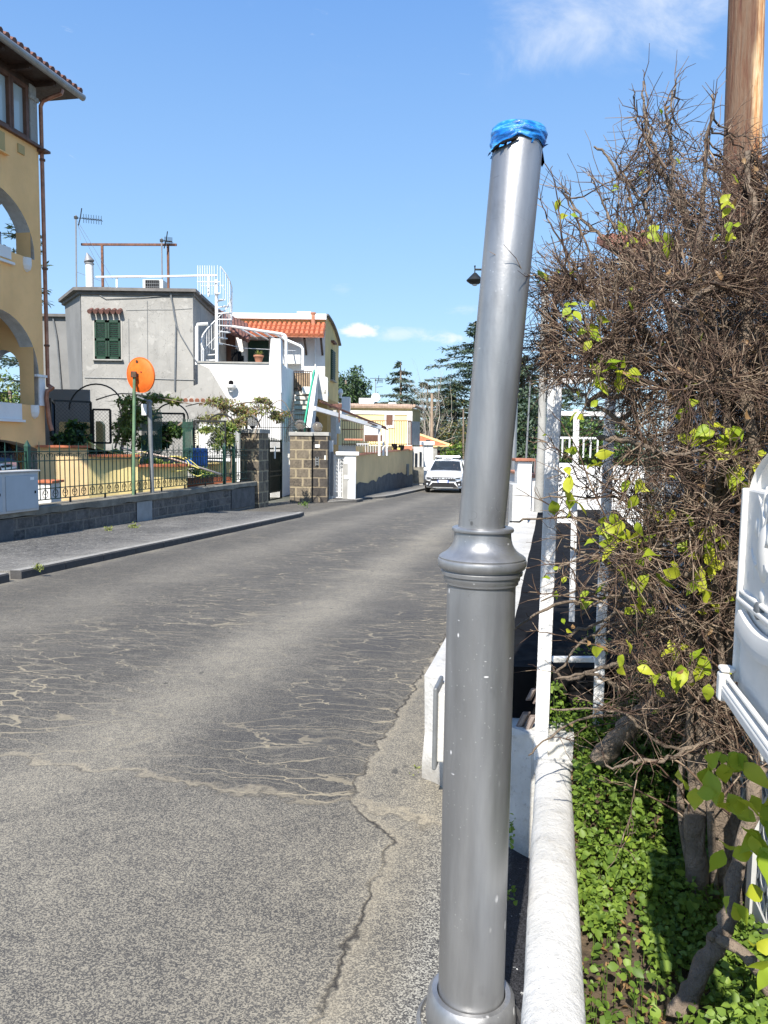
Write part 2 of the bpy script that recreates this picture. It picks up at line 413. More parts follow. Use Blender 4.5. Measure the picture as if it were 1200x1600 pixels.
def renderfn(g, c0=(.345, .335, .31)):
    P = g.coord('World'); a = g.noise(.45, 5, .62, vec=P); s_ = g.noise(1.6, 5, .7, vec=g.scale(P, (1, 1, .14))); b_ = g.noise(7, 6, .7, vec=P)
    c = g.mix(a.sm(.35, .65), k3(c0, .86), k3(c0, 1.12)); c = g.mix(s_.sm(.54, .74) * .5, c, k3(c0, .55)); c = g.mix(b_.sm(.58, .72) * .35, c, k3(c0, .62))
    c = g.mix(g.noise(2.2, 3, .5, vec=P).sm(.62, .66) * .5, c, k3(c0, 1.35))
    cr = (g.noise(.9, 4, .6, vec=P, dist=.6) - .5).abs().sm(.006, 0); c = g.mix(cr * .55, c, k3(c0, .4))
    return {'Base Color': c, 'Roughness': .95, 'Normal': g.bump(b_ + g.noise(30, 4, .6, vec=P) * .6, .5, .02)}
M['white'] = painted('white_plaster', (0.80, 0.79, 0.76), 0.06, 0.85, scale=1.4, bump=0.3, bscale=35, dirt=0.2, dirtc=(0.42, 0.38, 0.3))
M['whitewash'] = mat('whitewash', washfn)
M['whitewash_plain'] = painted('whitewash_rough', (0.80, 0.79, 0.76), 0.08, 0.85, scale=5, bump=0.9, bscale=22, dirt=0.45, dirtc=(0.33, 0.30, 0.25), vert=1)
M['greywall'] = mat('grey_render_weathered', renderfn)
M['greywall_plain'] = painted('grey_render', (0.335, 0.325, 0.30), 0.08, 0.95, scale=0.8, bump=0.35, bscale=18, dirt=0.3, dirtc=(0.2, 0.19, 0.17), vert=0.5)
M['greydark'] = painted('grey_render_dark', (0.22, 0.22, 0.215), 0.12, 0.95, scale=0.8, bump=0.3, bscale=18, dirt=0.3)
M['bitumen'] = painted('roof_edge', (0.17, 0.16, 0.15), 0.2, 0.9, scale=3, bump=0.3, dirt=0.4)
M['terracotta'] = painted('terracotta_tiles', (0.34, 0.14, 0.085), 0.25, 0.85, scale=6, bump=0.3, dirt=0.35, dirtc=(0.14, 0.07, 0.045), vert=1)
M['orange_tile'] = painted('orange_tiles', (0.48, 0.15, 0.07), 0.18, 0.8, scale=5, bump=0.2, dirt=0.2, dirtc=(0.6, 0.4, 0.18), vert=1)
M['tile_dark'] = painted('dark_tiles', (0.16, 0.075, 0.06), 0.3, 0.85, scale=6, dirt=0.4, vert=1)
M['wood_dark'] = painted('dark_wood', (0.055, 0.03, 0.02), 0.3, 0.6, scale=4, vert=0.2)
M['wood'] = painted('brown_wood', (0.13, 0.06, 0.035), 0.25, 0.6, scale=4, vert=0.15)
M['copper'] = painted('copper_pipe', (0.36, 0.17, 0.11), 0.25, 0.45, 0.7, scale=5, vert=0.4)
M['zinc'] = painted('zinc_gutter', (0.33, 0.33, 0.33), 0.1, 0.5, 0.5, scale=3)
M['greenshut'] = painted('green_shutter', (0.007, 0.040, 0.020), 0.2, 0.5, scale=3)
M['greenmetal'] = painted('green_iron', (0.014, 0.062, 0.042), 0.3, 0.5, scale=8, dirt=0.35, dirtc=(0.03, 0.03, 0.025), vert=1)
M['greenpaint'] = painted('green_rail', (0.05, 0.42, 0.25), 0.15, 0.5, scale=5)
M['paleg'] = painted('faded_green_pole', (0.13, 0.22, 0.12), 0.25, 0.6, scale=6, dirt=0.5, dirtc=(0.14, 0.07, 0.03))
M['blackiron'] = painted('black_iron', (0.012, 0.014, 0.013), 0.3, 0.5, scale=8)
M['darkgreen'] = painted('dark_green_gate', (0.010, 0.020, 0.014), 0.3, 0.5, scale=6, dirt=0.2, dirtc=(0.05, 0.045, 0.035))
M['steelgrey'] = painted('galvanised', (0.22, 0.23, 0.235), 0.15, 0.55, 0.4, scale=6)
M['whitemetal'] = painted('white_metal', (0.80, 0.80, 0.79), 0.05, 0.45, scale=6, dirt=0.3, dirtc=(0.35, 0.28, 0.2))
M['rust'] = painted('rusty_iron', (0.17, 0.075, 0.045), 0.3, 0.8, scale=8, dirt=0.5, dirtc=(0.06, 0.04, 0.035), vert=1)
M['cabinet'] = painted('grey_cabinet', (0.40, 0.44, 0.47), 0.05, 0.55, scale=2, dirt=0.15, dirtc=(0.25, 0.25, 0.24))
M['cabframe'] = painted('cabinet_frame', (0.50, 0.50, 0.49), 0.08, 0.6, scale=3, dirt=0.3)
M['orange'] = painted('orange_disc', (0.90, 0.17, 0.022), 0.16, 0.55, scale=4, dirt=0.45, dirtc=(0.72, 0.22, 0.07), vert=0.25)
M['rustbox'] = painted('rusty_clamp', (0.09, 0.05, 0.03), 0.3, 0.8, scale=20)
M['black'] = painted('black_plastic', (0.010, 0.010, 0.011), 0.2, 0.85, scale=4, spec=.08)
M['blue'] = painted('blue_plastic', (0.015, 0.10, 0.36), 0.15, 0.4, scale=3)
M['pot'] = painted('clay_pot', (0.45, 0.20, 0.12), 0.15, 0.8, scale=8)
M['hose'] = painted('yellow_hose', (0.70, 0.62, 0.16), 0.1, 0.5, scale=8)
M['bamboo'] = painted('pale_cane', (0.62, 0.50, 0.42), 0.15, 0.6, scale=10)
M['offwhite'] = painted('ac_unit', (0.62, 0.62, 0.58), 0.06, 0.5, scale=4, dirt=0.15)
M['chrome'] = mat('mirror', lambda g: {'Base Color': (0.8, 0.8, 0.82), 'Metallic': 1.0, 'Roughness': 0.06})
M['rubber'] = painted('rubber', (0.018, 0.018, 0.018), 0.15, 0.8, scale=10)
def leafmat(name, c, c2, tr=0.35, rough=0.5):
    def fn(g):
        oi = g.node('ShaderNodeNewGeometry'); r = S(g, oi.outputs['Random Per Island'])
        n = g.noise(3, 3, vec=g.coord('World'))
        cc = g.mix((r * 0.7 + n * 0.5 - 0.1), c, c2)
        return {'Base Color': cc, 'Roughness': rough, 'Transmission Weight': 0.0, 'Subsurface Weight': 0.0, 'Specular IOR Level': 0.4}
    m = mat(name, fn)
    # leaves let part of the light through
    nt = m.node_tree; out = nt.nodes['Material Output']; b = nt.nodes['Principled BSDF']
    t = nt.nodes.new('ShaderNodeBsdfTranslucent'); mx = nt.nodes.new('ShaderNodeMixShader'); mx.inputs[0].default_value = tr
    lk = b.inputs['Base Color'].links[0].from_socket; nt.links.new(lk, t.inputs[0])
    nt.links.new(b.outputs[0], mx.inputs[1]); nt.links.new(t.outputs[0], mx.inputs[2]); nt.links.new(mx.outputs[0], out.inputs[0])
    return m
M['leaf_lime'] = leafmat('lime_leaf', (0.22, 0.36, 0.025), (0.60, 0.60, 0.05), 0.42)
M['leaf_green'] = leafmat('bright_green_leaf', (0.055, 0.12, 0.018), (0.28, 0.40, 0.06), 0.36)
M['leaf_mid'] = leafmat('mid_green_leaf', (0.06, 0.14, 0.02), (0.20, 0.30, 0.06), 0.3)
M['leaf_olive'] = leafmat('olive_leaf', (0.14, 0.19, 0.04), (0.34, 0.36, 0.10), 0.3)
M['leaf_dark'] = leafmat('dark_leaf', (0.014, 0.035, 0.012), (0.05, 0.09, 0.03), 0.2)
M['leaf_dry'] = leafmat('dry_leaf', (0.22, 0.12, 0.05), (0.40, 0.26, 0.12), 0.3)
M['cedar'] = leafmat('cedar_needles', (0.045, 0.080, 0.055), (0.13, 0.18, 0.11), 0.15, 0.7)
M['cedar_y'] = leafmat('yellowing_needles', (0.10, 0.11, 0.03), (0.25, 0.20, 0.05), 0.15, 0.7)
M['pine'] = leafmat('pine_needles', (0.03, 0.07, 0.02), (0.10, 0.17, 0.05), 0.2, 0.7)
M['bark'] = painted('bark', (0.20, 0.155, 0.115), 0.3, 0.95, scale=14, bump=1.0, bscale=60, dirt=0.6, dirtc=(0.06, 0.045, 0.035), vert=0.25)
def twigfn(g):
    r = S(g, g.node('ShaderNodeNewGeometry').outputs['Random Per Island']); n = g.noise(4.5, 4, .6, vec=g.coord('World'))
    c = g.ramp(r * .55 + n * .6, [(.22, (.028, .015, .011)), (.45, (.080, .046, .031)), (.66, (.165, .108, .072)), (.88, (.35, .27, .19))])
    return {'Base Color': c, 'Roughness': .8}
M['twig'] = mat('twig', twigfn)
M['twig_far'] = painted('bare_twigs', (0.22, 0.17, 0.13), 0.25, 0.9, scale=2)

# ------------------------------------------------------------------ ground, road, pavements
def struct(o): return tag(o, kind='structure')
b = MB()
ys = [-30, -20, 0, 20, 40, 60, 120, 1500]; xs = [-900, -60, -20, 0, 20, 60, 900]
vs = [V(x, y, gz(y) - 0.02) for y in ys for x in xs]; n = len(xs)
b.add(vs, [(j * n + i, j * n + i + 1, (j + 1) * n + i + 1, (j + 1) * n + i) for j in range(len(ys) - 1) for i in range(n - 1)])
struct(b.build('ground', M['ground']))
b = MB()
RE = lambda y: -0.45 if y < 3.0 else -0.45
for i in range(-10, 62):
    y0, y1 = i, i + 1
    b.quad(uy(-6.55, y0, gz(y0)), uy(1.6, y0, gz(y0)), uy(1.6, y1, gz(y1)), uy(-6.55, y1, gz(y1)))
for i in range(-10, 62):     # the gateway apron runs on from the road
    y0, y1 = i, i + 1
    b.quad(uy(-9.6, y0, gz(y0)), uy(-6.55, y0, gz(y0)), uy(-6.55, y1, gz(y1)), uy(-9.6, y1, gz(y1)))
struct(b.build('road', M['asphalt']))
b = MB()
for a0, a1 in ((60, 75),):
    b.quad(V(-30, a0, gz(a0) + .004), V(40, a0, gz(a0) + .004), V(40, a1, gz(a1) + .004), V(-30, a1, gz(a1) + .004))
struct(b.build('far_road', M['asphalt']))

KH = 0.105
def pavement(name, y0, y1, uk=-6.55, uw=-9.05, r0=0.0, r1=0.0, n=24, ku=0.14):
    """raised pavement with kerb stones along the road side; r0/r1 length over which the kerb curves back"""
    pv = MB(); kb = MB()
    def kerbu(y):
        k = uk
        if r1 and y > y1 - r1: t = (y - (y1 - r1)) / r1; k = uk - 1.0 * t ** 2.2
        if r0 and y < y0 + r0: t = ((y0 + r0) - y) / r0; k = uk - 1.0 * t ** 2.2
        return k
    def hh(y):
        h = KH
        if r1: h *= 1 - 0.85 * max(0, (y - (y1 - r1)) / r1) ** 2
        if r0: h *= 1 - 0.85 * max(0, ((y0 + r0) - y) / r0) ** 2
        return h
    for i in range(n):
        a = y0 + (y1 - y0) * i / n; c = y0 + (y1 - y0) * (i + 1) / n
        ka, kc = kerbu(a), kerbu(c); za, zc = gz(a) + hh(a), gz(c) + hh(c)
        pv.quad(uy(uw, a, za + .0), uy(ka - ku, a, za), uy(kc - ku, c, zc), uy(uw, c, zc))
        c2 = c - 0.012
        za += .006; zc += .006
        A, B, C, D = uy(ka - ku, a, za), uy(ka - .015, a, za), uy(kerbu(c2) - .015, c2, zc), uy(kerbu(c2) - ku, c2, zc)
        A0, B0, C0, D0 = uy(ka - ku, a, gz(a) - .02), uy(ka, a, gz(a) - .02), uy(kerbu(c2), c2, gz(c2) - .02), uy(kerbu(c2) - ku, c2, gz(c2) - .02)
        Bm, Cm = uy(ka, a, za - .02), uy(kerbu(c2), c2, zc - .02)
        kb.add([A, B, C, D, A0, B0, C0, D0, Bm, Cm], [(0, 1, 2, 3), (1, 8, 9, 2), (8, 5, 6, 9), (4, 5, 8, 1, 0), (7, 3, 2, 9, 6)])
    e0, e1 = y0, y1
    for e in (y0, y1):
        pv.quad(uy(uw, e, gz(e) - .02), uy(kerbu(e) - ku, e, gz(e) - .02), uy(kerbu(e) - ku, e, gz(e) + hh(e)), uy(uw, e, gz(e) + hh(e)))
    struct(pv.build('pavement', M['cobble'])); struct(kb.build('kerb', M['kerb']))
pavement('near', -10, 9.25, n=22)
pavement('near', 9.45, 21.8, r1=1.6, n=14)
pavement('mid', 27.2, 28.6, uk=-6.9, uw=-9.0, r0=0.3, r1=.3, n=6)
pavement('far', 29.8, 60, uk=-6.5, uw=-9.0, r0=1.6, n=30)
# ------------------------------------------------------------------ roadside basalt wall with coping
UW = -9.1
def wl(u, y, z): return uy(u, y, z)
CZ = 0.36
wall = thing('boundary_wall', uy(UW, 15, gz(15)), 'low dark stone block wall with mossy concrete coping under the green fence', 'wall')
b = MB()
WN = 40
for i in range(WN):
    a = 2 + (23.6 - 2) * i / WN; c = 2 + (23.6 - 2) * (i + 1) / WN
    b.quad(wl(UW, a, gz(a) - .05), wl(UW, c, gz(c) - .05), wl(UW, c, CZ - .15), wl(UW, a, CZ - .15))
b.quad(wl(UW, 2, CZ - .15), wl(UW, 23.6, CZ - .15), wl(UW - .34, 23.6, CZ - .15), wl(UW - .34, 2, CZ - .15))
b.quad(wl(UW - .34, 2, -1), wl(UW - .34, 2, CZ - .15), wl(UW - .34, 23.6, CZ - .15), wl(UW - .34, 23.6, -1))
b.quad(wl(UW, 23.6, -1), wl(UW - .34, 23.6, -1), wl(UW - .34, 23.6, CZ - .15), wl(UW, 23.6, CZ - .15))
b.build('stonework', M['lava'], wall)
b = MB(); r2 = random.Random(3)
segs = [2 + (23.65 - 2) * i / 60 for i in range(61)]
low = [CZ - .15 + r2.uniform(-.015, .03) for _ in segs]
for i in range(60):
    a, c = segs[i], segs[i + 1]
    P = [wl(UW + .05, a, low[i]), wl(UW + .05, c, low[i + 1]), wl(UW + .055, c, CZ - .02), wl(UW + .055, a, CZ - .02), wl(UW + .03, a, CZ), wl(UW + .03, c, CZ), wl(UW - .38, c, CZ), wl(UW - .38, a, CZ), wl(UW - .38, a, CZ - .15), wl(UW - .38, c, CZ - .15)]
    b.add(P, [(0, 1, 2, 3), (3, 2, 5, 4), (4, 5, 6, 7), (7, 6, 9, 8), (8, 9, 1, 0)])
b.quad(wl(UW + .05, 23.65, CZ - .15), wl(UW - .38, 23.65, CZ - .15), wl(UW - .38, 23.65, CZ), wl(UW + .05, 23.65, CZ))
b.build('coping', M['conc_old'], wall)
def wy(px):  # depth at which the wall plane shows at photo column px
    return -UW / (0.2167 - (px - 600) / F) if False else UW * -1 / (0.2167 - (px - 600) / F)
# pale concrete patches set in the stonework
b = MB(); ya, yb = wy(211), wy(235)
b.quad(wl(UW + .02, ya, gz(ya) + KH - .02), wl(UW + .02, yb, gz(yb) + KH - .02), wl(UW + .02, yb, CZ - .16), wl(UW + .02, ya, CZ - .16))
b.build('cement_patch', painted('cement_patch', (0.28, 0.29, 0.29), 0.1, 0.9, scale=4, dirt=0.2), wall)
b = MB(); ya, yb = wy(-60), wy(16)
b.quad(wl(UW + .02, ya, gz(ya) + KH - .02), wl(UW + .02, yb, gz(yb) + KH - .02), wl(UW + .02, yb, CZ - .16), wl(UW + .02, ya, CZ - .16))
ya, yb = wy(360), 23.55
b.quad(wl(UW + .02, ya, gz(ya) + KH - .02), wl(UW + .02, yb, gz(yb) + KH - .02), wl(UW + .02, yb, CZ - .16), wl(UW + .02, ya, CZ - .16))
b.build('plastered_end', painted('dark_cement', (0.10, 0.10, 0.10), 0.25, 0.9, scale=3, dirt=0.4, dirtc=(.2, .18, .15)), wall)

# ------------------------------------------------------------------ green iron fence
UF = UW - 0.16
fence = thing('iron_fence', uy(UF, 15, CZ), 'dark green wrought iron fence with spear tips and scrolls on the stone wall', 'fence')
FT = 1.50
Z1, Z2, Z3, Z4 = CZ + .09, CZ + .29, CZ + .80, CZ + .97
y0f, y1f = 2.4, 23.4
def arc(c, r, a0, a1, n, X, Y=UP):
    return [c + X * (r * math.cos(a0 + (a1 - a0) * i / n)) + Y * (r * math.sin(a0 + (a1 - a0) * i / n)) for i in range(n + 1)]
rails = MB()
for z in (Z1, Z2, Z3, Z4):
    rails.beam(uy(UF, y0f, z), uy(UF, y1f, z), .03, .018)
rails.build('rail', M['greenmetal'], fence)
bars = MB(); scr = MB(); tips = MB()
ycur = 2.6; i = 0
while ycur < y1f:
    p = uy(UF, ycur, 0)
    bars.beam(p + UP * Z1, p + UP * (FT - .1 if i % 2 == 0 else Z3 + .12), .014, .014, T)
    if i % 2 == 0:
        c = p + UP * (FT - .1); q = .016
        tips.add([c + T * q, c + NN * .008, c - T * q, c - NN * .008, c + UP * .13], [(0, 1, 4), (1, 2, 4), (2, 3, 4), (3, 0, 4)])
        tips.add([c + T * q, c + NN * .008, c - T * q, c - NN * .008, c - UP * .17 + T * .007], [(1, 0, 4), (2, 1, 4), (3, 2, 4), (0, 3, 4)])
    if i % 2 == 0 and ycur < y1f - .3:
        c = p + T * .145 + UP * ((Z1 + Z2) / 2)
        scr.tube(arc(c, .078, 0, 2 * math.pi, 12, T), .007, 4, False)
        for s in (-1, 1):
            scr.tube(arc(c + T * s * .028 + UP * .02, .026, math.pi * (0.5 if s > 0 else .5), math.pi * (0.5 - s * 1.4), 6, T), .006, 4, False)
        c2 = p + UP * (Z3 + .07)
        for s in (-1, 1):
            scr.tube([c2 + T * s * .005 - UP * .0] + arc(c2 + T * s * .05 + UP * .03, .036, math.pi * (.5 + s * .5), math.pi * (.5 - s * .9), 7, T), .0065, 4, False)
    if i % 8 == 4:
        rails2 = p + UP * CZ
        scr.box(rails2 + UP * .045, (.03, .03, .09), (T, NN, UP))
    ycur += .145; i += 1
tag(bars.build('bars', M['greenmetal'], fence), kind='stuff'); tag(tips.build('spear_tips', M['greenmetal'], fence), kind='stuff'); tag(scr.build('scrollwork', M['blackiron'], fence), kind='stuff')
for yy in (wy(57), 4.0, wy(361) - .1, wy(373)):
    p = uy(UF, yy, 0)
    b = MB().box(p + UP * (CZ + (FT - .08 - CZ) / 2), (.075, .075, FT - .08 - CZ), (T, NN, UP))
    c = p + UP * (FT - .08)
    b.add([c + T * .045 + NN * .045, c - T * .045 + NN * .045, c - T * .045 - NN * .045, c + T * .045 - NN * .045, c + UP * .12], [(0, 1, 4), (1, 2, 4), (2, 3, 4), (3, 0, 4)])
    b.build('post', M['greenmetal'], fence)

# ------------------------------------------------------------------ utility cabinet on the coping
ycab0, ycab1 = wy(52) - 1.75, wy(51)
cab = thing('utility_cabinet', uy(UW - .05, ycab1, CZ), 'grey two door utility cabinet standing in front of the green fence', 'cabinet')
zc = CZ - .05; hc = .68
b = MB(); A = uy(UW + .0, ycab0, 0); B = uy(UW + .0, ycab1, 0); L = (B - A).length; mid = (A + B) / 2
b.box(mid - NN * .03 + UP * (zc + hc / 2), (L, .26, hc), (T, NN, UP))
b.box(mid - NN * .03 + UP * (zc + hc + .014), (L + .06, .32, .028), (T, NN, UP)); b.build('body', M['cabframe'], cab, bevel=.012)
for k in (0, 1):
    c = A + T * (L * (.25 + .5 * k)) + NN * .108
    d = MB().box(c + UP * (zc + hc / 2 - .01), (L / 2 - .09, .02, hc - .10), (T, NN, UP)).build('door', M['cabinet'], cab, bevel=.006)
    MB().box(c + T * (L / 4 - .12) + NN * .016 + UP * (zc + hc * .48), (.022, .014, .045), (T, NN, UP)).build('lock', M['black'], d)
    MB().box(c + T * (L / 4 - .19) + NN * .0115 + UP * (zc + hc * .83), (.10, .004, .05), (T, NN, UP)).build('sticker', M['whitemetal'], d)

# ------------------------------------------------------------------ traffic mirror seen from behind
ym = wy(213) - .0
mp = uy(UF + .07, ym, 0)
sign = thing('traffic_mirror', Vector((mp.x, mp.y, CZ)), 'round traffic mirror seen from behind, orange back on a faded green pole', 'mirror')
topm = at(210, 582, mp.y)
b = MB(); b.tube([Vector((mp.x, mp.y, CZ - .25)), Vector((topm.x, topm.y, topm.z))], .035, 12); b.build('pole', M['paleg'], sign, shade='auto')
dc = at(219.5, 586, mp.y + .10); dn = V(.42, .9, .10).normalized()
Rr = .375; b = MB()
b.lathe(dc, [(Rr * .25, -.075), (Rr * .6, -.06), (Rr * .88, -.03), (Rr, -.005), (Rr, .02)], 40, dn, cap=True); b.build('back_shell', M['orange'], sign, shade='auto')
b = MB(); b.lathe(dc, [(Rr * .97, .022), (Rr * .9, .04), (.01, .06)], 40, dn); b.build('mirror_face', M['chrome'], sign, shade='auto')
b = MB(); b.lathe(dc, [(Rr * .985, -.012), (Rr * 1.02, -.012), (Rr * 1.025, .03), (Rr * .985, .035)], 48, dn, cap=False); b.build('rim', M['orange'], sign, shade='auto')
dxv = dn.cross(UP).normalized(); dyv = dxv.cross(dn)
MB().lathe(dc + dxv * -.02 + dyv * (Rr * .78) - dn * .055, [(.035, 0), (.035, -.006)], 10, dn).build('dark_hole', M['rustbox'], sign)
for q_ in (.6, 2.6, 4.4): MB().lathe(dc + dxv * (Rr * .3 * math.cos(q_)) + dyv * (Rr * .3 * math.sin(q_)) - dn * .072, [(.018, 0), (.018, -.012)], 6, dn).build('bolt', M['rustbox'], sign)
b = MB(); b.box(at(209, 585, mp.y - .04), (.12, .07, .13)); b.beam(at(213, 585, mp.y), dc - dn * .07, .05, .06); b.build('clamp', M['rustbox'], sign, bevel=.01)

# grey lamp-like steel pole behind the fence
yg = wy(236) + .25; pg = at(238, 700, yg)
gp = thing('steel_pole', Vector((pg.x, pg.y, CZ)), 'plain grey steel pole with bracket rising behind the green fence', 'pole')
tp = at(233.5, 628, yg)
MB().tube([Vector((tp.x + .05, yg, gz(yg))), tp], .05, 12).build('shaft', M['steelgrey'], gp, shade='auto')
b = MB(); b.beam(tp + V(-.28, 0, .12), tp + V(.04, 0, .0), .04, .03); b.lathe(tp, [(.065, -.02), (.065, .02), (.02, .05)], 12); b.build('bracket', M['steelgrey'], gp)
MB().box(tp + V(-.12, 0, -.18), (.11, .08, .26)).build('junction_box', M['whitemetal'], gp, bevel=.01)

# ------------------------------------------------------------------ gate pillars, gate, globe lamps
def frame_box(name, c0, w, d, z0, z1, m, parent, ax=(T, NN, UP), bevel=0.0):
    b = MB(); b.box(Vector((c0.x, c0.y, (z0 + z1) / 2)), (w, d, z1 - z0), ax); return b.build(name, m, parent, bevel=bevel)
P1Z = 1.90
X0 = V(1, 0, 0); Y0 = V(0, 1, 0)
def pillar(c, w, d, z0, z1, m, label, ax=(T, NN, UP), capm='conc', group='stone pillars beside the dark gate'):
    t = thing('gate_pillar', Vector((c.x, c.y, z0)), label, 'pillar', group)
    frame_box('shaft', c, w, d, z0, z1, m, t, ax, .01); frame_box('cap', c, w + .08, d + .08, z1 + .0, z1 + .13, M[capm], t, ax, .012)
    return t
p1 = uy(UW - .22, 24.15, 0)
pillar(p1, .85, .62, gz(24) - .1, 1.83, M['tuff'], 'square stone pillar with flat cap at the left end of the dark gate')
d2 = 27.0
pA = at(453, 700, d2); pB = at(487, 700, d2); pC = at(513, 700, d2 + .25)
c2 = Vector(((pA.x + pB.x) / 2, d2 + .35, 0)); pillar(c2, pB.x - pA.x, .7, gz(27) - .1, 1.80, M['tuff'], 'tall pillar of brown stone blocks with pale joints right of the dark gate', (X0, Y0, UP))
c3 = Vector(((pB.x + pC.x) / 2 + .0, d2 + .62, 0)); t3 = pillar(c3, pC.x - pB.x - .03, .9, gz(27) - .1, 1.81, M['tuff_dark'], 'black stone pillar with intercom panel and white plate', (X0, Y0, UP))
yy = d2 + .62 - .45 - .01
MB().box(at(496, 697, yy), (.17, .03, .11)).build('white_plate', M['whitemetal'], t3, bevel=.004)
ic = MB().box(at(495.5, 721, yy), (.13, .04, .32)).build('intercom', M['steelgrey'], t3, bevel=.01)
b = MB()
for k in range(4): b.box(at(495.5, 715 + k * 4, yy - .024), (.07, .012, .045))
b.build('buttons', M['blackiron'], ic)
MB().box(at(484.5, 711, yy - .44 + .3), (.04, .03, .2)).build('doorbell', M['pot'], t3)
MB().box(at(508, 715, yy), (.06, .03, .16)).build('small_plate', M['offwhite'], t3)

def smoked():
    def fn(g):
        P = g.coord('World'); n = g.noise(14, 3, vec=P)
        return {'Base Color': g.mix(n, (0.16, 0.13, 0.10), (0.36, 0.32, 0.26)), 'Roughness': 0.08, 'Metallic': 0.1, 'Alpha': 0.55, 'Coat Weight': 1.0}
    return mat('smoked_globe', fn)
M['globe'] = smoked()
for (px, py, dd, r, lab) in ((394.5, 658, 24.1, .19, 'smoked glass globe lamp on the cap of the left gate pillar'), (469, 664, 27.2, .185, 'smoked glass globe lamp under the iron hoop, on the brown stone pillar'), (496, 667.5, 27.5, .185, 'smoked glass globe lamp on the black intercom pillar')):
    c = at(px, py, dd); t = thing('globe_lamp', c - UP * (r + .1), lab, 'lamp', 'globe lamps on the gate pillars')
    MB().ball(c, r, 20).build('globe', M['globe'], t, shade=True)
    MB().lathe(c - UP * (r + .14), [(.07, 0), (.07, .03), (.04, .05), (.04, .1), (.08, .14), (.09, .18)], 14).build('base', M['blackiron'], t, shade='auto')
# hoop over the brown pillar
c = at(466, 678, 27.0); hoop = MB(); hoop.tube(arc(c, .42, 0, math.pi, 16, X0), .014, 6)
tag(hoop.build('iron_hoop', M['blackiron']), 'thin black iron arch over the globe lamp on the brown pillar', 'arch')

# dark sheet-backed entrance gate
g0 = uy(UW - .35, 24.55, 0); g1 = uy(UW - .35, 26.9, 0); gt = thing('entrance_gate', Vector(((g0 + g1) / 2).to_tuple()), 'dark green barred iron gate with solid sheet back between stone pillars', 'gate')
gt.location.z = gz(26)
dirg = (g1 - g0).normalized(); L = (g1 - g0).length; zb = gz(25) + .10; zt = 1.22
nb = 22; bb = MB()
for k in range(nb + 1):
    p = g0 + dirg * (L * k / nb); bb.beam(p + UP * zb, p + UP * (1.62 + .1 * math.sin(math.pi * k / nb)), .016, .016, T)
bb.build('bars', M['darkgreen'], gt)
b = MB()
for z in (zb + .02, zb + .28, .42, .58, zt, 1.35, 1.60): b.beam(g0 + UP * z, g1 + UP * z, .04, .05)
for p in (g0, g1, (g0 + g1) / 2): b.beam(p + UP * zb, p + UP * 1.66, .07, .05, T)
b.build('frame', M['darkgreen'], gt)
MB().box((g0 + g1) / 2 - NN * .03 + UP * ((zb + .28 + zt) / 2), (L, .006, zt - zb - .28), (dirg, NN, UP)).build('sheet', M['darkgreen'], gt)
b = MB()
for k in range(9):
    p = g0 + dirg * (L * (k + .5) / 9) + UP * .5; b.tube(arc(p, .06, 0, 2 * math.pi, 10, dirg), .008, 4, False)
b.build('scrollwork', M['darkgreen'], gt)
MB().box(at(429.5, 707, 25.3), (.10, .02, .40), (dirg, NN, UP)).build('notice', M['offwhite'], gt)

# white ornate gate and white pillar
def gline(px, d, z): q = at(px, 700, d); return Vector((q.x, d, z))
wg0 = gline(511, 27.9, 0); 
wp = thing('white_post', Vector((wg0.x, wg0.y, gz(28))), 'slim weathered white post between black pillar and white scroll gate', 'post')
b = MB(); b.box(wg0 + V(.11, .1, .55), (.2, .2, 2.2 + .0)); b.build('shaft', M['white'], wp, bevel=.01)
MB().box(wg0 + V(.20, .0, .45), (.09, .22, 1.6)).build('side_strip', M['greydark'], wp)
q0 = gline(521, 28.1, 0); q1 = gline(538, 28.1, 0)
wgt = thing('scroll_gate', Vector(((q0.x + q1.x) / 2, 28.1, gz(28))), 'narrow white wrought iron gate filled with scrolls beside yellow wall', 'gate')
b = MB(); za, zb2 = -.42, 1.12
for p in (q0, q1): b.beam(p + UP * za, p + UP * zb2, .04, .04, Y0)
for z in (za, -.2, zb2 - .1, zb2): b.beam(q0 + UP * z, q1 + UP * z, .03, .03)
b.beam((q0 + q1) / 2 + UP * za, (q0 + q1) / 2 + UP * zb2, .03, .03, Y0)
b.build('frame', M['whitemetal'], wgt)
b = MB(); w2 = (q1 - q0).length
for cx in (.25, .75):
    for k in range(9):
        c = q0 + X0 * (w2 * cx) + UP * (za + .32 + k * .135)
        b.tube(arc(c, .055, -.5, 4.4, 9, X0), .009, 4, False); b.tube(arc(c + UP * .03, .025, 0, 6, 7, X0), .007, 4, False)
b.build('scrollwork', M['whitemetal'], wgt)
MB().box((q0 + q1) / 2 + V(.0, .35, .35), (w2 + .1, .02, 1.6)).build('white_backing', M['white'], wgt)
a0 = gline(538.5, 28.0, 0); a1 = gline(556, 28.0, 0)
wpi = thing('white_pillar', Vector(((a0.x + a1.x) / 2, 28.2, gz(28))), 'white rendered pillar with flat cap and mailbox slot beside yellow wall', 'pillar')
ww = a1.x - a0.x
MB().box(Vector(((a0.x + a1.x) / 2, 28.27, .26)), (ww, .5, 1.72)).build('shaft', M['white'], wpi, bevel=.01)
b = MB(); b.box(Vector(((gline(525, 28, 0).x + a1.x) / 2 + .05, 28.25, 1.19)), (a1.x - gline(525, 28, 0).x + .12, .6, .13)); b.build('cap', M['white'], wpi, bevel=.01)
MB().box(gline(547, 27.995, .33) + V(-.12, 0, 0), (.2, .03, .16)).build('mail_slot', M['offwhite'], wpi, bevel=.004)
MB().box(gline(547, 27.995, -.02) + V(-.17, .005, 0.2), (.18, .01, 1.3)).build('grey_blocks', M['conc'], wpi)

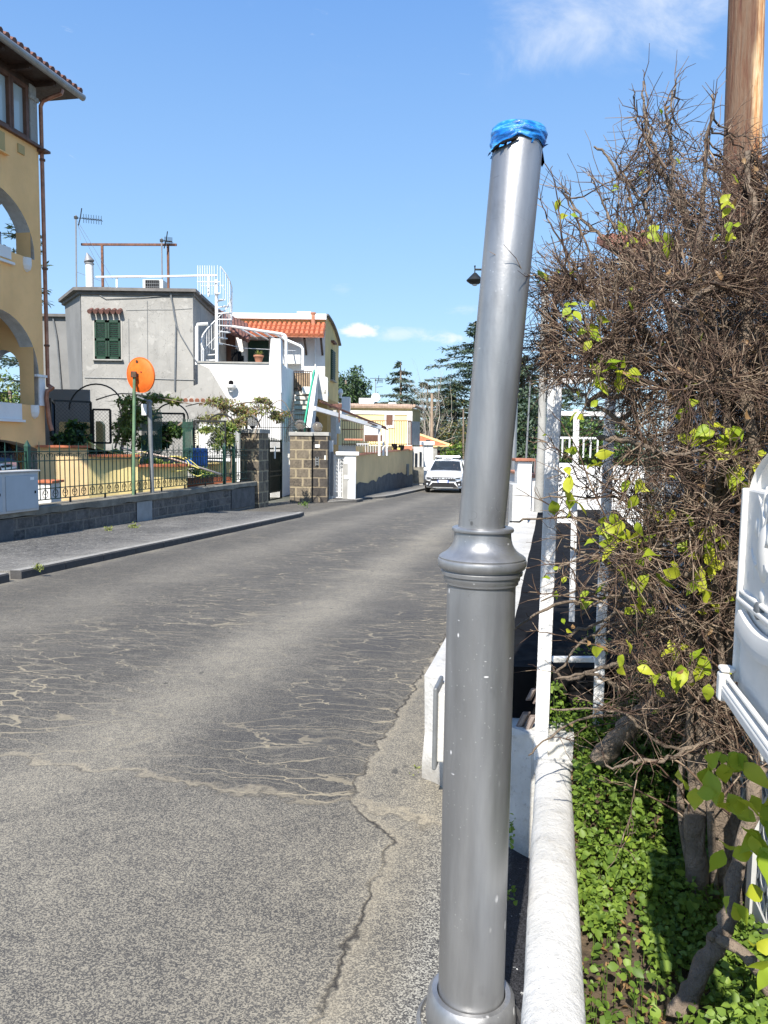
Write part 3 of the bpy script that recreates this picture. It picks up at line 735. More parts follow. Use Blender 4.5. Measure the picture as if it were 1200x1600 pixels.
# long yellow garden wall
yw = thing('garden_wall', at(559, 776, 29.6), 'long yellow garden wall with dark peeling plinth and tile coping', 'wall')
Y_A, Y_B = 29.3, 43.2
A = gline(557, Y_A, 0); B = gline(645, Y_B, 0); dw = (B - A).normalized(); nwv = dw.cross(UP)
LW = (B - A).length
def wp_(s, z, o=0): p = A + dw * s + nwv * o; return Vector((p.x, p.y, z))
zt0, zt1 = 1.55 + (693 - 711) / 1200 * 29.6, 1.55 + (696.5 - 704) / 1200 * 43.2
def topz(s): return zt0 + (zt1 - zt0) * s / LW
b = MB(); b.add([wp_(0, -1), wp_(LW, -1.3), wp_(LW, topz(LW)), wp_(0, topz(0)), wp_(0, -1, -.25), wp_(LW, -1.3, -.25), wp_(LW, topz(LW), -.25), wp_(0, topz(0), -.25)], [(0, 1, 2, 3), (4, 7, 6, 5), (3, 2, 6, 7), (0, 3, 7, 4), (1, 5, 6, 2)])
b.build('plaster', painted('weathered_yellow', (0.74, 0.52, 0.26), .10, .95, scale=.9, bump=.2, bscale=30, dirt=.35, dirtc=(.30, .27, .2), vert=.5), yw)
b = MB(); n = 26; zz = [topz(LW * i / n) * 0 + (gz(A.y + (B.y - A.y) * i / n) + KH + (.52 if i < 8 else .66) * (1 + .0) + r2.uniform(-.06, .06) + (.12 if 9 < i < 20 else 0)) for i in range(n + 1)]
for i in range(n):
    s0, s1 = LW * i / n, LW * (i + 1) / n
    b.quad(wp_(s0, -1.2, .02), wp_(s1, -1.3, .02), wp_(s1, zz[i + 1], .02), wp_(s0, zz[i], .02))
b.build('plinth', painted('dark_plinth', (0.09, 0.09, 0.09), .25, .9, scale=2, bump=.4, dirt=.4, dirtc=(.2, .19, .17)), yw)
b = MB(); n = 40
for i in range(n):
    s0, s1 = LW * i / n, LW * (i + 1) / n - .02; h = r2.uniform(-.01, .015)
    b.add([wp_(s0, topz(s0) + .003 + h, .06), wp_(s1, topz(s1) + .003 + h, .06), wp_(s1, topz(s1) + .05 + h, .04), wp_(s0, topz(s0) + .05 + h, .04), wp_(s0, topz(s0) + .05 + h, -.3), wp_(s1, topz(s1) + .05 + h, -.3)], [(0, 1, 2, 3), (3, 2, 5, 4)])
b.build('coping', M['terracotta'], yw)
# grey meter box set in the yellow wall
q = at(640.5, 734, 41.5); MB().box(wp_((q - A).length * .985, q.z, .03), (.62, .06, .62), (dw, nwv, UP)).build('meter_door', M['steelgrey'], yw, bevel=.01)
# ------------------------------------------------------------------ tall ochre building on the left
LB0 = uy(-11.5, 17.5, 0)                   # street corner (on the facade plane)
lb = thing('ochre_building', Vector((LB0.x, LB0.y, gz(17))), 'tall ochre building with white arched loggias and deep tiled eaves', 'building')
def fp(s, z, o=0.0):                         # s metres from corner towards camera, o outwards
    p = LB0 - T * s + NN * o; return Vector((p.x, p.y, z))
def fs(px):                                  # s of the facade where it shows at column px
    y = 11.5 / (0.2167 - (px - 600) / F); return (17.5 - y) / T.y
def arched_wall(b, P, s0, s1, z0, z1, ops, th, bi=None):
    """P(s,z,o) wall from s0..s1; ops: (sc, half, zsill, zspring, rise)"""
    ops = sorted(ops, key=lambda o: o[0]); cur = s0
    def q(sa, sb, za, zb):
        if sb - sa > 1e-4 and zb - za > 1e-4:
            for o, fl in ((0, 1), (-th, 0)):
                vs = [P(sa, za, o), P(sb, za, o), P(sb, zb, o), P(sa, zb, o)]; b.quad(*vs)
    for sc, hf, zs, zp, rise in ops:
        q(cur, sc - hf, z0, z1); q(sc - hf, sc + hf, z0, zs)
        N = 20; prev = None
        for i in range(N + 1):
            a = math.pi * i / N; ss = sc - hf * math.cos(a); zz = zp + rise * math.sin(a)
            if prev:
                for o in (0, -th): b.quad(P(prev[0], prev[1], o), P(ss, zz, o), P(ss, z1, o), P(prev[0], z1, o))
                (bi or b).quad(P(prev[0], prev[1], 0), P(ss, zz, 0), P(ss, zz, -th), P(prev[0], prev[1], -th))
            prev = (ss, zz)
        for ss in (sc - hf, sc + hf): (bi or b).quad(P(ss, zs, 0), P(ss, zp, 0), P(ss, zp, -th), P(ss, zs, -th))
        (bi or b).quad(P(sc - hf, zs, 0), P(sc + hf, zs, 0), P(sc + hf, zs, -th), P(sc - hf, zs, -th))
        cur = sc + hf
    q(cur, s1, z0, z1)
h1_, h2_ = 1.3, 1.35
ops1 = [(.17 + h1_, h1_, 2.3, 2.95, 1.28), (.17 + h1_ * 3 + .6, h1_, 2.3, 2.95, 1.28)]; ops2 = [(.22 + h2_, h2_, 5.47, 5.56, 1.17), (.22 + h2_ * 3 + .55, h2_, 5.47, 5.56, 1.17)]
front = MB(); rev = MB(); TH = .34
arched_wall(front, fp, 0.0, 6.5, 1.65, 4.72, ops1, TH, rev)
arched_wall(front, fp, 0.0, 6.5, 4.72, 7.9, ops2, TH, rev)
# ground floor with a low dark garage arch
arched_wall(front, fp, 0.0, 6.5, -1, 1.65, [(2.35, 2.28, gz(17), 1.15, .42)], TH, rev)
# end wall (turns away from the street) with its own arches
def ep(s, z, o=0.0):
    p = LB0 - NN * s + T * o; return Vector((p.x, p.y, z))
EW = 8.0
arched_wall(front, ep, 0.0, EW, 1.65, 4.72, [(.78, .42, 2.3, 3.1, .42)], TH, rev)
arched_wall(front, ep, 0.0, EW, 4.72, 7.9, [(.78, .42, 5.5, 6.4, .42)], TH, rev)
for z0, z1 in ((-1, 1.65), (7.9, 9.3)):
    front.quad(ep(2.2 if z0 > 0 else 0, z0), ep(EW, z0), ep(EW, z1), ep(2.2 if z0 > 0 else 0, z1))
front.build('wall', M['ochre'], lb); rev.build('arch_reveal', M['whitewash'], lb)
# floors / ceilings and inner wall of the loggias
b = MB()
def slab(z, t, s0=0.02, s1=6.5, o0=-.02, o1=-2.3):
    b.add([fp(s0, z, o0), fp(s1, z, o0), fp(s1, z, o1), fp(s0, z, o1), fp(s0, z + t, o0), fp(s1, z + t, o0), fp(s1, z + t, o1), fp(s0, z + t, o1)], [(0, 3, 2, 1), (4, 5, 6, 7), (0, 1, 5, 4), (3, 7, 6, 2), (0, 4, 7, 3), (1, 2, 6, 5)])
slab(1.75, .15); slab(4.6, .15); slab(7.75, .12)
b.quad(fp(0, 1.7, -2.3), fp(6.5, 1.7, -2.3), fp(6.5, 8, -2.3), fp(0, 8, -2.3))
b.quad(fp(6.5, -1, 0), fp(6.5, 8, 0), fp(6.5, 8, -8), fp(6.5, -1, -8))
b.build('loggia_room', M['white'], lb)
MB().quad(fp(.05, -1, -3.0), fp(6.5, -1, -3.0), fp(6.5, 1.7, -3.0), fp(.05, 1.7, -3.0)).build('garage_back', M['greydark'], lb)
# little drip stones and sill mouldings
for sx, z in ((.37, 2.30), (.5, 5.45)):
    MB().lathe(fp(sx, z - .30, .0), [(.02, 0), (.08, .05), (.11, .14), (.11, .3)], 12).build('drip_stone', M['white'], lb)
for sx, z in ((.80, 1.97), (1.0, 5.25)):
    b = MB(); b.box(fp(sx + 1.1, z - .03, .03), (2.3, .09, .05), (T, NN, UP)); b.box(fp(sx + 1.1, z + .17, .012), (2.2, .03, .34 if z < 3 else .24), (T, NN, UP)); b.build('sill', M['white'], lb)
b = MB(); b.box(fp(.10, 2.62, .012), (.20, .03, .64), (T, NN, UP)); b.box(fp(.14, 2.96, .03), (.34, .08, .05), (T, NN, UP)); b.build('pilaster', M['white'], lb)
# balcony ironwork
for z, s0 in ((2.1, .95), (5.4, 1.15)):
    b = MB()
    for k in range(10): b.beam(fp(s0 + k * .12, z - .1, -.1), fp(s0 + k * .12, z + .42, -.1), .014, .014, T)
    b.beam(fp(s0, z + .42, -.1), fp(s0 + 1.1, z + .42, -.1), .03, .02)
    for k in range(4): b.tube(arc(fp(s0 - .06 + k * .3, z + .1, -.06), .08, 0, 6, 10, T), .01, 4, False)
    b.build('balcony_rail', M['blackiron'], lb)
# cornice ledge, niche
b = MB(); b.box(fp(3.2, 7.93, .03), (6.5, .12, .06), (T, NN, UP)); b.box(fp(-.05, 7.86, .05), (.2, .3, .05), (T, NN, UP)); b.build('ledge', M['wood'], lb)
b = MB(); s = .59; b.box(fp(s, 7.68, -.0), (.20, .06, .18), (T, NN, UP)); b.box(fp(1.35, 7.62, .0), (.5, .06, .4), (T, NN, UP)); b.build('niche', M['tan'], lb)
b = MB(); b.box(fp(1.35, 7.40, .04), (.6, .12, .03), (T, NN, UP)); b.build('niche_sill', M['ochre'], lb)
# glazed top floor
def glassmat():
    return mat('window_glass', lambda g: {'Base Color': (0.42, 0.50, 0.52), 'Roughness': 0.08, 'Specular IOR Level': 0.8, 'Metallic': 0.0})
M['glass'] = glassmat()
M['darkglass'] = mat('dark_glass', lambda g: {'Base Color': (0.015, 0.018, 0.022), 'Roughness': 0.05, 'Specular IOR Level': 0.9})
zt_ = 9.12; zb_ = 7.98
edges = [(2.35, 1.58), (1.55, .83), (.78, .30)]
for sa, sc_ in edges:
    w_ = sa - sc_
    f = MB()
    for ss in (sa, sc_): f.box(fp(ss, (zt_ + zb_) / 2, -.08), (.09, .12, zt_ - zb_), (T, NN, UP))
    for z in (zb_ + .04, zt_ - .04): f.box(fp((sa + sc_) / 2, z, -.08), (w_, .11, .09), (T, NN, UP))
    fo = f.build('window_frame', M['wood'], lb)
    MB().box(fp((sa + sc_) / 2, (zt_ + zb_) / 2, -.11), (w_ - .06, .01, zt_ - zb_ - .1), (T, NN, UP)).build('pane', M['glass'], fo)
b = MB(); b.box(fp(.11, 8.42, -.12), (.24, .24, .92), (T, NN, UP)); b.box(fp(.11, 8.92, -.12), (.30, .30, .1), (T, NN, UP)); b.box(fp(.11, 9.08, -.12), (.22, .22, .24), (T, NN, UP)); b.build('corner_pier', M['greywall'], lb, bevel=.02)
MB().box(fp(3.3, 9.19, -.1), (6.5, .14, .16), (T, NN, UP)).build('lintel', M['wood_dark'], lb)
MB().quad(fp(0.3, 7.9, -.6), fp(6.5, 7.9, -.6), fp(6.5, 9.2, -.6), fp(0.3, 9.2, -.6)).build('blind', M['offwhite'], lb)
# eave: soffit, gutter, tiles
OV = .5; EZ = 9.30
def rp(s, z, o): return fp(s, z, o)
b = MB(); b.add([rp(-.84, EZ - .02, OV), rp(8, EZ - .02, OV), rp(8, EZ - .02 + .05, -6), rp(-.84, EZ + .03, -6), rp(-.84, EZ + .05, OV), rp(8, EZ + .05, OV), rp(8, EZ + 2.2, -6), rp(-.95 + 3, EZ + 2.2, -6)], [(0, 3, 2, 1), (4, 5, 6, 7), (0, 1, 5, 4), (0, 4, 7, 3)])
b.build('eave', M['wood_dark'], lb)
b = MB(); b.tube([rp(-.88, EZ + .01, OV + .05), rp(8, EZ + .01, OV + .05)], .075, 10); b.build('gutter', M['zinc'], lb, shade='auto')
b = MB()
for k in range(46):
    s = -.78 + k * .2; t0 = max(0.0, 0)
    b.tube([rp(s, EZ + .11, OV + .06), rp(s, EZ + .11 + 2.1 * .5, OV + .06 - 3.2)], .075, 8)
    b.tube([rp(s + .1, EZ + .07, OV + .04), rp(s + .1, EZ + .07 + 2.1 * .5, OV + .04 - 3.2)], .05, 5)
b.build('roof_tiles', M['tile_dark'], lb)
for k in range(9): MB().beam(rp(.0 + k * .8, EZ - .07, OV - .05), rp(.0 + k * .8, EZ - .07, -.2), .09, .1).build('rafter', M['wood_dark'], lb)
# copper downpipe
c0 = rp(-.02 - .28, EZ - .05, OV + .03)
pts = [at(97, 141, c0.y - .1), at(96, 146, 17.55), at(80, 152, 17.55), at(67, 158, 17.55), at(63.5, 166, 17.56), at(65.5, 240, 17.58), at(70, 420, 17.6), at(75, 602, 17.6), at(82, 606, 17.5), at(73.5, 612, 17.45), at(72.5, 622, 17.45), at(77, 660, 17.5), at(81, 673, 17.5)]
b = MB(); b.tube(pts[:9], .045, 10); b.tube(pts[7:], .05, 10); b.build('downpipe', M['copper'], lb, shade='auto')
for py in (250, 420, 540): MB().lathe(at(66.2 + (py - 250) * .024, py, 17.58), [(.062, -.02), (.062, .02)], 12).build('pipe_clip', M['wood'], lb)
# ------------------------------------------------------------------ big silver lamp post stump
def silver(g):
    P = g.coord('Object'); x, y, z = g.sep(P); W = g.coord('World')
    br = g.noise(9, 5, 0.65, vec=g.scale(P, (1, 1, .12)))
    c = g.mix(br.sm(.35, .7), (0.30, 0.302, 0.305), (0.41, 0.412, 0.415))
    c = g.mix(g.noise(2.6, 4, .6, vec=g.scale(P, (1, 1, .8))).sm(.5, .75) * .4, c, (0.19, 0.19, 0.19))
    # chips and drips of white paint
    sp = g.vor(15, 'F1', vec=g.scale(P, (1, 1, .55))).sm(.075, .04) * g.noise(5, 2, vec=P).sm(.5, .56)
    ds = g.vor(34, 'F1', vec=g.scale(P, (.55, .55, 1.6))).sm(.14, .10) * g.noise(3.3, 2, vec=P).sm(.56, .60)
    low = z.sm(.9, .25)
    sp2 = g.vor(26, 'F1', vec=g.scale(P, (1, 1, .5))).sm(.2, .13) * g.noise(7, 2, vec=P).sm(.48, .56) * low * x.sm(0.0, .05)
    pm = sp.max(ds * .9).max(sp2)
    c = g.mix(pm * .8, c, (.72, .72, .71))
    tiny = g.vor(70, 'F1', vec=P).sm(.16, .09) * g.noise(6, 2, vec=P).sm(.5, .6)
    c = g.mix(tiny * .7, c, (.6, .6, .59))
    grime = g.noise(5, 5, .7, vec=g.scale(P, (1, 1, .5))).sm(.55, .72) * .35; c = g.mix(grime, c, (.13, .125, .12))
    dk = g.vor(9, 'F1', vec=g.scale(P, (1, 1, .7))).sm(.055, .03) * g.noise(4, 2, vec=W).sm(.52, .56)
    scr = (g.noise(2.3, 2, .5, vec=g.scale(P, (1.5, 1.5, 3.5)), dist=1.5) - .5).abs().sm(.0022, .0) * g.noise(1.7, 2, vec=P).sm(.5, .6)
    c = g.mix((dk + scr * .7).min(1) * .6, c, (.06, .055, .05))
    return {'Base Color': c, 'Metallic': pm.inv() * .72, 'Roughness': br.sm(.3, .75, .38, .52) + pm * .2,
            'Normal': g.bump(g.noise(120, 3, .6, vec=W) + g.noise(7, 2, vec=W) * 1.2, .10, .003)}
M['silver'] = mat('silver_paint', silver)
PD = 2.0
pb = at(735, 1590, PD); base = Vector((pb.x, PD, gz(PD)))
post = thing('lamp_post', base, 'thick silver lamp post stump with blue plastic wrapped round its cut top', 'lamp post')
zc = lambda y: at(745, y, PD).z
m = 1.0 / F * PD          # metres per photo pixel at the post
b = MB()
z0 = gz(PD) - .02
prof = [(.150, z0), (.150, z0 + .01), (.142, .03), (.128, .06)]
def lz(prof): return [(r, z - base.z) for r, z in prof]
zk = zc(1553); zk2 = zc(1605)
low = [(.150, z0), (.150, z0 + .02), (.140, z0 + .03), (.124, zk2 - .02), (.121, zk2 + .01), (.125, zk2 + .04), (.119, zk + .0), (.108, zk + .012), (.094, zk + .012), (.094, zk - .02)]
b.lathe(base, lz(low), 48, cap=False); b.build('base_ring', M['silver'], post, shade='auto')
b = MB(); b.lathe(base, lz([(.0905, z0), (.0905, zc(1200)), (.0895, zc(903))]), 64, cap=False); b.build('lower_shaft', M['silver'], post, shade='auto')
b = MB()
P_ = [(.089, 906), (.096, 903), (.0965, 899), (.1005, 896), (.1005, 891), (.106, 889), (.107, 884), (.104, 882), (.112, 879), (.1155, 874), (.1165, 869), (.115, 866), (.1125, 865), (.1135, 862.5), (.109, 860), (.099, 856.5), (.090, 852.5), (.083, 847.5), (.0785, 842), (.0758, 836), (.0745, 830), (.0742, 824), (.0800, 822.5), (.0812, 820), (.0800, 817.5), (.0765, 816), (.060, 815.5)]
sub = []
b.lathe(base, [(r, zc(y + 7) - base.z) for r, y in P_], 64, cap=False)
b.build('collar', M['silver'], post, shade='auto')
# upper tube leans in its socket
UA = at(751.5, 830, PD); UB = at(811.5, 203, 1.945); ud = (UB - UA).normalized(); UL = (UB - UA).length
b = MB(); b.lathe(UA - ud * .06, [(.0605, 0), (.0608, UL * .5), (.0605, UL + .055), (.0585, UL + .06), (.0575, UL + .055), (.0575, UL - .1)], 64, ud, cap=False)
b.build('upper_shaft', M['silver'], post, shade='auto')
def bluewrap(g):
    P = g.coord('World'); n = g.noise(26, 5, .65, vec=g.scale(P, (1, 1, 2.2)), dist=.8)
    c = g.ramp(n, [(.3, (.005, .04, .24)), (.5, (.012, .20, .62)), (.68, (.12, .48, .85))])
    return {'Base Color': c, 'Roughness': .28, 'Normal': g.bump(g.noise(40, 5, .7, vec=g.scale(P, (.6, .6, 2.4)), dist=1), .7, .004), 'Coat Weight': .3}
M['bluewrap'] = mat('blue_plastic_wrap', bluewrap)
b = MB(); r3 = random.Random(5); X = ud.cross(V(0, 1, 0)).normalized(); Yv = ud.cross(X); n = 96; rows = 16
def wz(a, t):   # lower rim wanders: longer on the sun side
    lo = -.046 - .012 * math.sin(a + 2.4) - .004 * math.sin(3 * a) - .003 * math.sin(7 * a + 1)
    return lo + (.006 - lo) * t
vs = []
for i in range(rows + 1):
    t = i / rows
    for k in range(n):
        a = 2 * math.pi * k / n
        rr = .0640 + .0009 * math.sin(5 * a + 9 * t) + .0010 * math.sin(2 * a - 17 * t) + .0007 * math.sin(4 * a + 31 * t) + r3.uniform(-.0003, .0003)
        if t > .8: rr *= 1 - ((t - .8) / .2) ** 2 * .12
        rr += .004 * math.sin(math.pi * t)
        vs.append(UB + ud * wz(a, t) + (X * math.cos(a) + Yv * math.sin(a)) * rr)
ctr = len(vs); vs.append(UB + ud * .009)
fsx = [(i * n + k, i * n + (k + 1) % n, (i + 1) * n + (k + 1) % n, (i + 1) * n + k) for i in range(rows) for k in range(n)]
fsx += [(rows * n + k, rows * n + (k + 1) % n, ctr) for k in range(n)]
b.add(vs, fsx); wr = b.build('plastic_wrap', M['bluewrap'], post, shade=True)
b = MB()
for k in range(20):
    a = r3.uniform(0, 6.28); p = UB + ud * (wz(a, r3.choice([0, 0, 0.9]) ) ) + (X * math.cos(a) + Yv * math.sin(a)) * .066
    o = (X * math.cos(a) + Yv * math.sin(a)); L = r3.uniform(.006, .018); tdir = (o * r3.uniform(.3, 1) + ud * r3.uniform(-1, .6) + V(r3.uniform(-.5, .5), r3.uniform(-.5, .5), 0)).normalized(); sd = tdir.cross(o).normalized() * r3.uniform(.002, .006)
    b.add([p - sd, p + sd, p + tdir * L + sd * .3, p + tdir * L * .5 - sd], [(0, 1, 2, 3)])
p = at(846, 247, 1.94)
for k in range(4): b.add([p + V(r3.uniform(-.004, .004), 0, r3.uniform(0, .02)), p + V(.008, 0, -.01), p + V(.002, 0, -.022), p + V(-.004, 0, -.008)], [(0, 1, 2, 3)])
tag(b.build('torn_shreds', M['bluewrap'], post), kind='stuff')
b = MB(); pts = []
for k in range(14):
    a = -2.55 + 1.0 * k / 13
    a2 = math.pi * .5
    dirn = V(math.sin(-1.25 + .085 * k), -math.cos(-1.25 + .085 * k), 0); dirn = (dirn - ud * dirn.dot(ud)).normalized()
    pts.append(UB + dirn * .0655 + ud * (-.060 + .021 * (k / 13)))
b.tube(pts, [.002 + .0035 * math.sin(math.pi * k / 13) for k in range(14)], 6); b.build('black_tape', M['black'], post, shade=True)

# ------------------------------------------------------------------ near low white wall with rounded coping
def roundwall(name, y0, y1, u0, u1, zt, label, m, n=20):
    b = MB(); N = 10; prof = []
    for i in range(N + 1):
        a = math.pi * i / N
        prof.append(((u0 + u1) / 2 - (u1 - u0) / 2 * math.cos(a), zt - .035 + .035 * math.sin(a)))
    prof = [(u0 - .006, -.3)] + prof + [(u1 + .006, -.3)]
    k = len(prof); vs = []; r4 = random.Random(8)
    for j in range(n + 1):
        y = y0 + (y1 - y0) * j / n
        for (u, z) in prof: vs.append(uy(u + r4.uniform(-.0025, .0025), y, z + r4.uniform(-.002, .002)))
    fs_ = [(j * k + i, (j + 1) * k + i, (j + 1) * k + i + 1, j * k + i + 1) for j in range(n) for i in range(k - 1)]
    fs_ += [tuple(range(k)), tuple(n * k + i for i in range(k - 1, -1, -1))]
    b.add(vs, fs_); o = b.build(name, m, None, shade='auto'); tag(o, label, 'wall'); return o
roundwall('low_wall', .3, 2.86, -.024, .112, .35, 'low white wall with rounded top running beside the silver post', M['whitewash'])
# stepped-out white wall ahead, built from a footprint in (u,y)
b = MB(); fpnt = [(-.58, 3.629), (-.037, 2.883), (.12, 2.87), (.12, 3.0), (-.15, 3.12), (-.15, 15), (-.58, 15)]
r4 = random.Random(9); lowv = []
def rwall(pts, z0, zt, sub=14):
    b = MB(); ring = []
    for i, (u, y) in enumerate(pts):
        u2, y2 = pts[(i + 1) % len(pts)]; L = math.hypot(u2 - u, y2 - y); k = max(1, min(sub, int(L / .12)))
        for j in range(k): ring.append((u + (u2 - u) * j / k, y + (y2 - y) * j / k + (.05 * math.sin(math.pi * j / k * 2) if i == 0 else 0)))
    n = len(ring); vs = []
    lv = [z0, z0 + .15, z0 + .3, zt - .03, zt]
    for q, z in enumerate(lv):
        for (u, y) in ring:
            w_ = .012 if q < 4 else -.005
            vs.append(uy(u + r4.uniform(-w_, w_) * .6, y + r4.uniform(-w_, w_) * .6, z + gz(y) * (1 if q < 1 else 0) + r4.uniform(-.006, .006)))
    b.add(vs, [(q * n + i, q * n + (i + 1) % n, (q + 1) * n + (i + 1) % n, (q + 1) * n + i) for q in range(4) for i in range(n)] + [tuple(4 * n + i for i in range(n))])
    return b
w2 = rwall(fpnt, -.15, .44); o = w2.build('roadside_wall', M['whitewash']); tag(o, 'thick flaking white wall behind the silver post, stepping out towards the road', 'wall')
# grey metal cover on its slanting face
k = (.30); A = V(.19, 3.74, 0); B = V(.57, 2.99, 0); dd = (B - A).normalized(); nn = V(-dd.y, dd.x, 0) * -1
nn = V(dd.y, -dd.x, 0); nn = nn if nn.y < 0 else -nn
c = at(684, 1128, 3.42); dd = T; nn = -NN
mc = thing('metal_cover', Vector((c.x, c.y, .08)), 'grey rounded metal cover fixed on the white wall left of the post', 'cover')
MB().box(c, (.20, .020, .38), (dd, nn, UP)).build('plate', M['steelgrey'], mc, bevel=.009, seg=4)
MB().box(c + nn * -.03, (.15, .05, .32), (dd, nn, UP)).build('box', M['whitewash'], mc, bevel=.01)

# white square-tube posts and rails of the frame
fr = thing('steel_fence', at(850, 1175, 2.95), 'white square posts and rails of an unfinished fence frame at the wall end', 'fence frame')
def vpost(pxb, pyb, pxt, pyt, d, w_, dp=None, ax=None, name='post'):
    a = at(pxb, pyb, d); c = at(pxt, pyt, d + .01); return MB().beam(a, c, w_, dp or w_, V(0, 1, 0)).build(name, M['whitemetal_old'], fr, bevel=.003)
M['whitemetal_old'] = painted('flaking_white_metal', (0.80, 0.79, 0.77), 0.06, 0.6, scale=8, bump=.3, bscale=60, dirt=.55, dirtc=(.36, .32, .27), vert=.6)
# first post: two sides visible
a = at(845, 1185, 2.90); c = at(868.5, 572, 2.90)
MB().beam(a, c, .052, .06, V(.25, 1, 0)).build('post', M['whitemetal_old'], fr, bevel=.003)
MB().box(a + V(.045, .02, -.02), (.15, .13, .07)).build('foot_block', M['whitewash'], fr, bevel=.012)
a = at(931, 1190, 3.02); c = at(957, 545, 3.02); MB().beam(a, c, .040, .05, V(.25, 1, 0)).build('post', M['whitemetal_old'], fr, bevel=.003)
a = at(890, 1120, 3.9); c = at(901, 640, 3.9); MB().beam(a, c, .030, .03, V(.25, 1, 0)).build('post', M['whitemetal_old'], fr, bevel=.003)
for (xa, ya_, xb, yb_, d, h) in ((862, 588, 965, 584, 3.06, .018), (878, 596, 985, 588, 3.3, .025), (868, 646, 1000, 648, 3.9, .022), (863, 1030, 945, 1030, 3.06, .02)):
    MB().beam(at(xa, ya_, d), at(xb, yb_, d), .03, h).build('rail', M['whitemetal_old'], fr, bevel=.002)

# long black sheet lying behind
bs = MB(); N = 40; r5 = random.Random(4); vs = []
us = [-.165, -.163, 0.1, .5, .95]
for j in range(N + 1):
    y = 3.06 + (15.0 - 3.06) * (j / N) ** 1.4
    for i, u in enumerate(us):
        z = .655 + r5.uniform(-.006, .006)
        if i == 0: z = .445 + r5.uniform(-.01, .01)
        vs.append(uy(u + (r5.uniform(-.004, .004) if i < 2 else 0), y, z))
k = len(us); bs.add(vs, [(j * k + i, j * k + i + 1, (j + 1) * k + i + 1, (j + 1) * k + i) for j in range(N) for i in range(k - 1)])
bs.add([uy(-.165, 3.06, .43), uy(.95, 3.06, .43), uy(.95, 3.06, .655), uy(-.165, 3.06, .655)], [(0, 1, 2, 3)])
tag(bs.build('black_sheet', M['black']), 'long black plastic sheet stretched behind the white posts', 'sheet')
# brown plastic slat pieces
for (px, py, d, s, lab) in ((830, 1085, 2.99, .055, 'upper small brown louvred plastic piece beside the white post foot'), (817, 1125, 2.97, .075, 'lower larger brown louvred plastic piece resting on the white wall')):
    t = thing('plastic_bracket', at(px, py + 20, d), lab, 'bracket', 'brown louvred plastic pieces')
    b = MB(); 
    for k in range(2):
        q = at(px + k * 11, py + k * 5, d - .02 * k)
        b.box(q, (s * .42, .012, s * 1.0), (V(.93, -.1, .05).normalized(), V(.1, .95, 0).normalized(), V(.45, 0, 1).normalized()))
    b.build('slat', painted('brown_plastic', (0.16, 0.12, 0.10), .15, .6, scale=9), t, bevel=.004)
    b = MB()
    for k in range(2):
        q = at(px + k * 11, py + k * 5, d - .02 * k - .012)
        b.box(q, (s * .22, .008, s * .75), (V(.93, -.1, .05).normalized(), V(.1, .95, 0).normalized(), V(.45, 0, 1).normalized()))
    b.build('rib', painted('brown_plastic_light', (0.26, 0.21, 0.18), .15, .6, scale=9), t, bevel=.003)

# ------------------------------------------------------------------ white perforated panel and mailbox on the garden side
UPN = .66
def panelpt(y, z, o=0.0): return uy(UPN, y, z) - NN * o
pn = thing('fretwork_panel', uy(UPN, 2.8, .2), 'grey white fretwork fence panel seen through the bare branches', 'fence panel')
b = MB(); cs = .075
ymin, ymax, zmin, zmax = 1.1, 4.4, .25, 2.3
j = 0; y = ymin
M['fret'] = painted('aged_white_fretwork', (0.50, 0.50, 0.48), 0.12, 0.7, scale=4, dirt=.5, dirtc=(.22, .2, .17))
while y < ymax:
    z = zmin; i = 0
    while z < zmax:
        c = panelpt(y, z)
        ring = [c + T * (cs * .5 * math.cos(a)) * (1 + .0) + UP * (cs * .5 * math.sin(a)) for a in [2 * math.pi * q / 10 for q in range(11)]]
        for q in range(10):
            p, r_ = ring[q], ring[q + 1]; ci = c
            pi, ri = c + (p - c) * .66, c + (r_ - c) * .66
            b.add([p, r_, ri, pi, p - NN * .012, r_ - NN * .012, ri - NN * .012, pi - NN * .012], [(0, 1, 2, 3), (4, 7, 6, 5), (2, 3, 7, 6)])
        z += cs * .92; i += 1
    y += cs * .96; j += 1
b.build('fretwork', M['fret'], pn)
b = MB()
for yv in (ymin, 2.2, 3.3, ymax): b.box(panelpt(yv, 1.2), (.05, .05, 2.4), (T, NN, UP))
for zv in (zmin - .05, 1.3, zmax): b.box(panelpt((ymin + ymax) / 2, zv), (3.35, .035, .05), (T, NN, UP))
b.build('frame', M['fret'], pn)
b = MB(); b.box(uy(UPN + .22, 2.9, 1.0), (3.8, .05, 1.5), (T, NN, UP)); tag(b.build('hedge_screen', M['black']), 'dark shade cloth stretched behind the fretwork panel', 'shade cloth')

# ornate white mailbox
M['mail'] = painted('white_cast_metal', (0.76, 0.735, 0.68), 0.05, 0.42, scale=6, dirt=.3, dirtc=(.35, .33, .30), vert=1)
um = .287; ds = 1.385
MZ0 = hit(1136, 1075, uy(um, 1.4, 0), NN).z
far = hit(1134, 1075, uy(um, 1.4, 0), NN)   # a point on the front plane, far edge
def mfp(a, z, o=0.0):      # a metres along towards camera from far edge, z world, o out of the face (towards the road)
    p = far - T * a - NN * o + NN * ((z - MZ0) * .115) + T * ((z - MZ0) * .03); return Vector((p.x, p.y, z))
mb = thing('mailbox', mfp(.15, 1.0), 'ornate white cast metal mailbox with relief and slot cover on the right', 'mailbox')
W_ = .40
e = lambda px, py: hit(px, py, uy(um, 1.4, 0), NN)
zt = e(1163, 765).z; zbm = e(1127, 1075).z
body = MB(); body.box(mfp(W_ / 2, (zt + zbm) / 2, -.055), (W_, .11, zt - zbm), (T * -1, NN, UP)); body.build('box', M['mail'], mb, bevel=.004)
b = MB()
H = zt - zbm
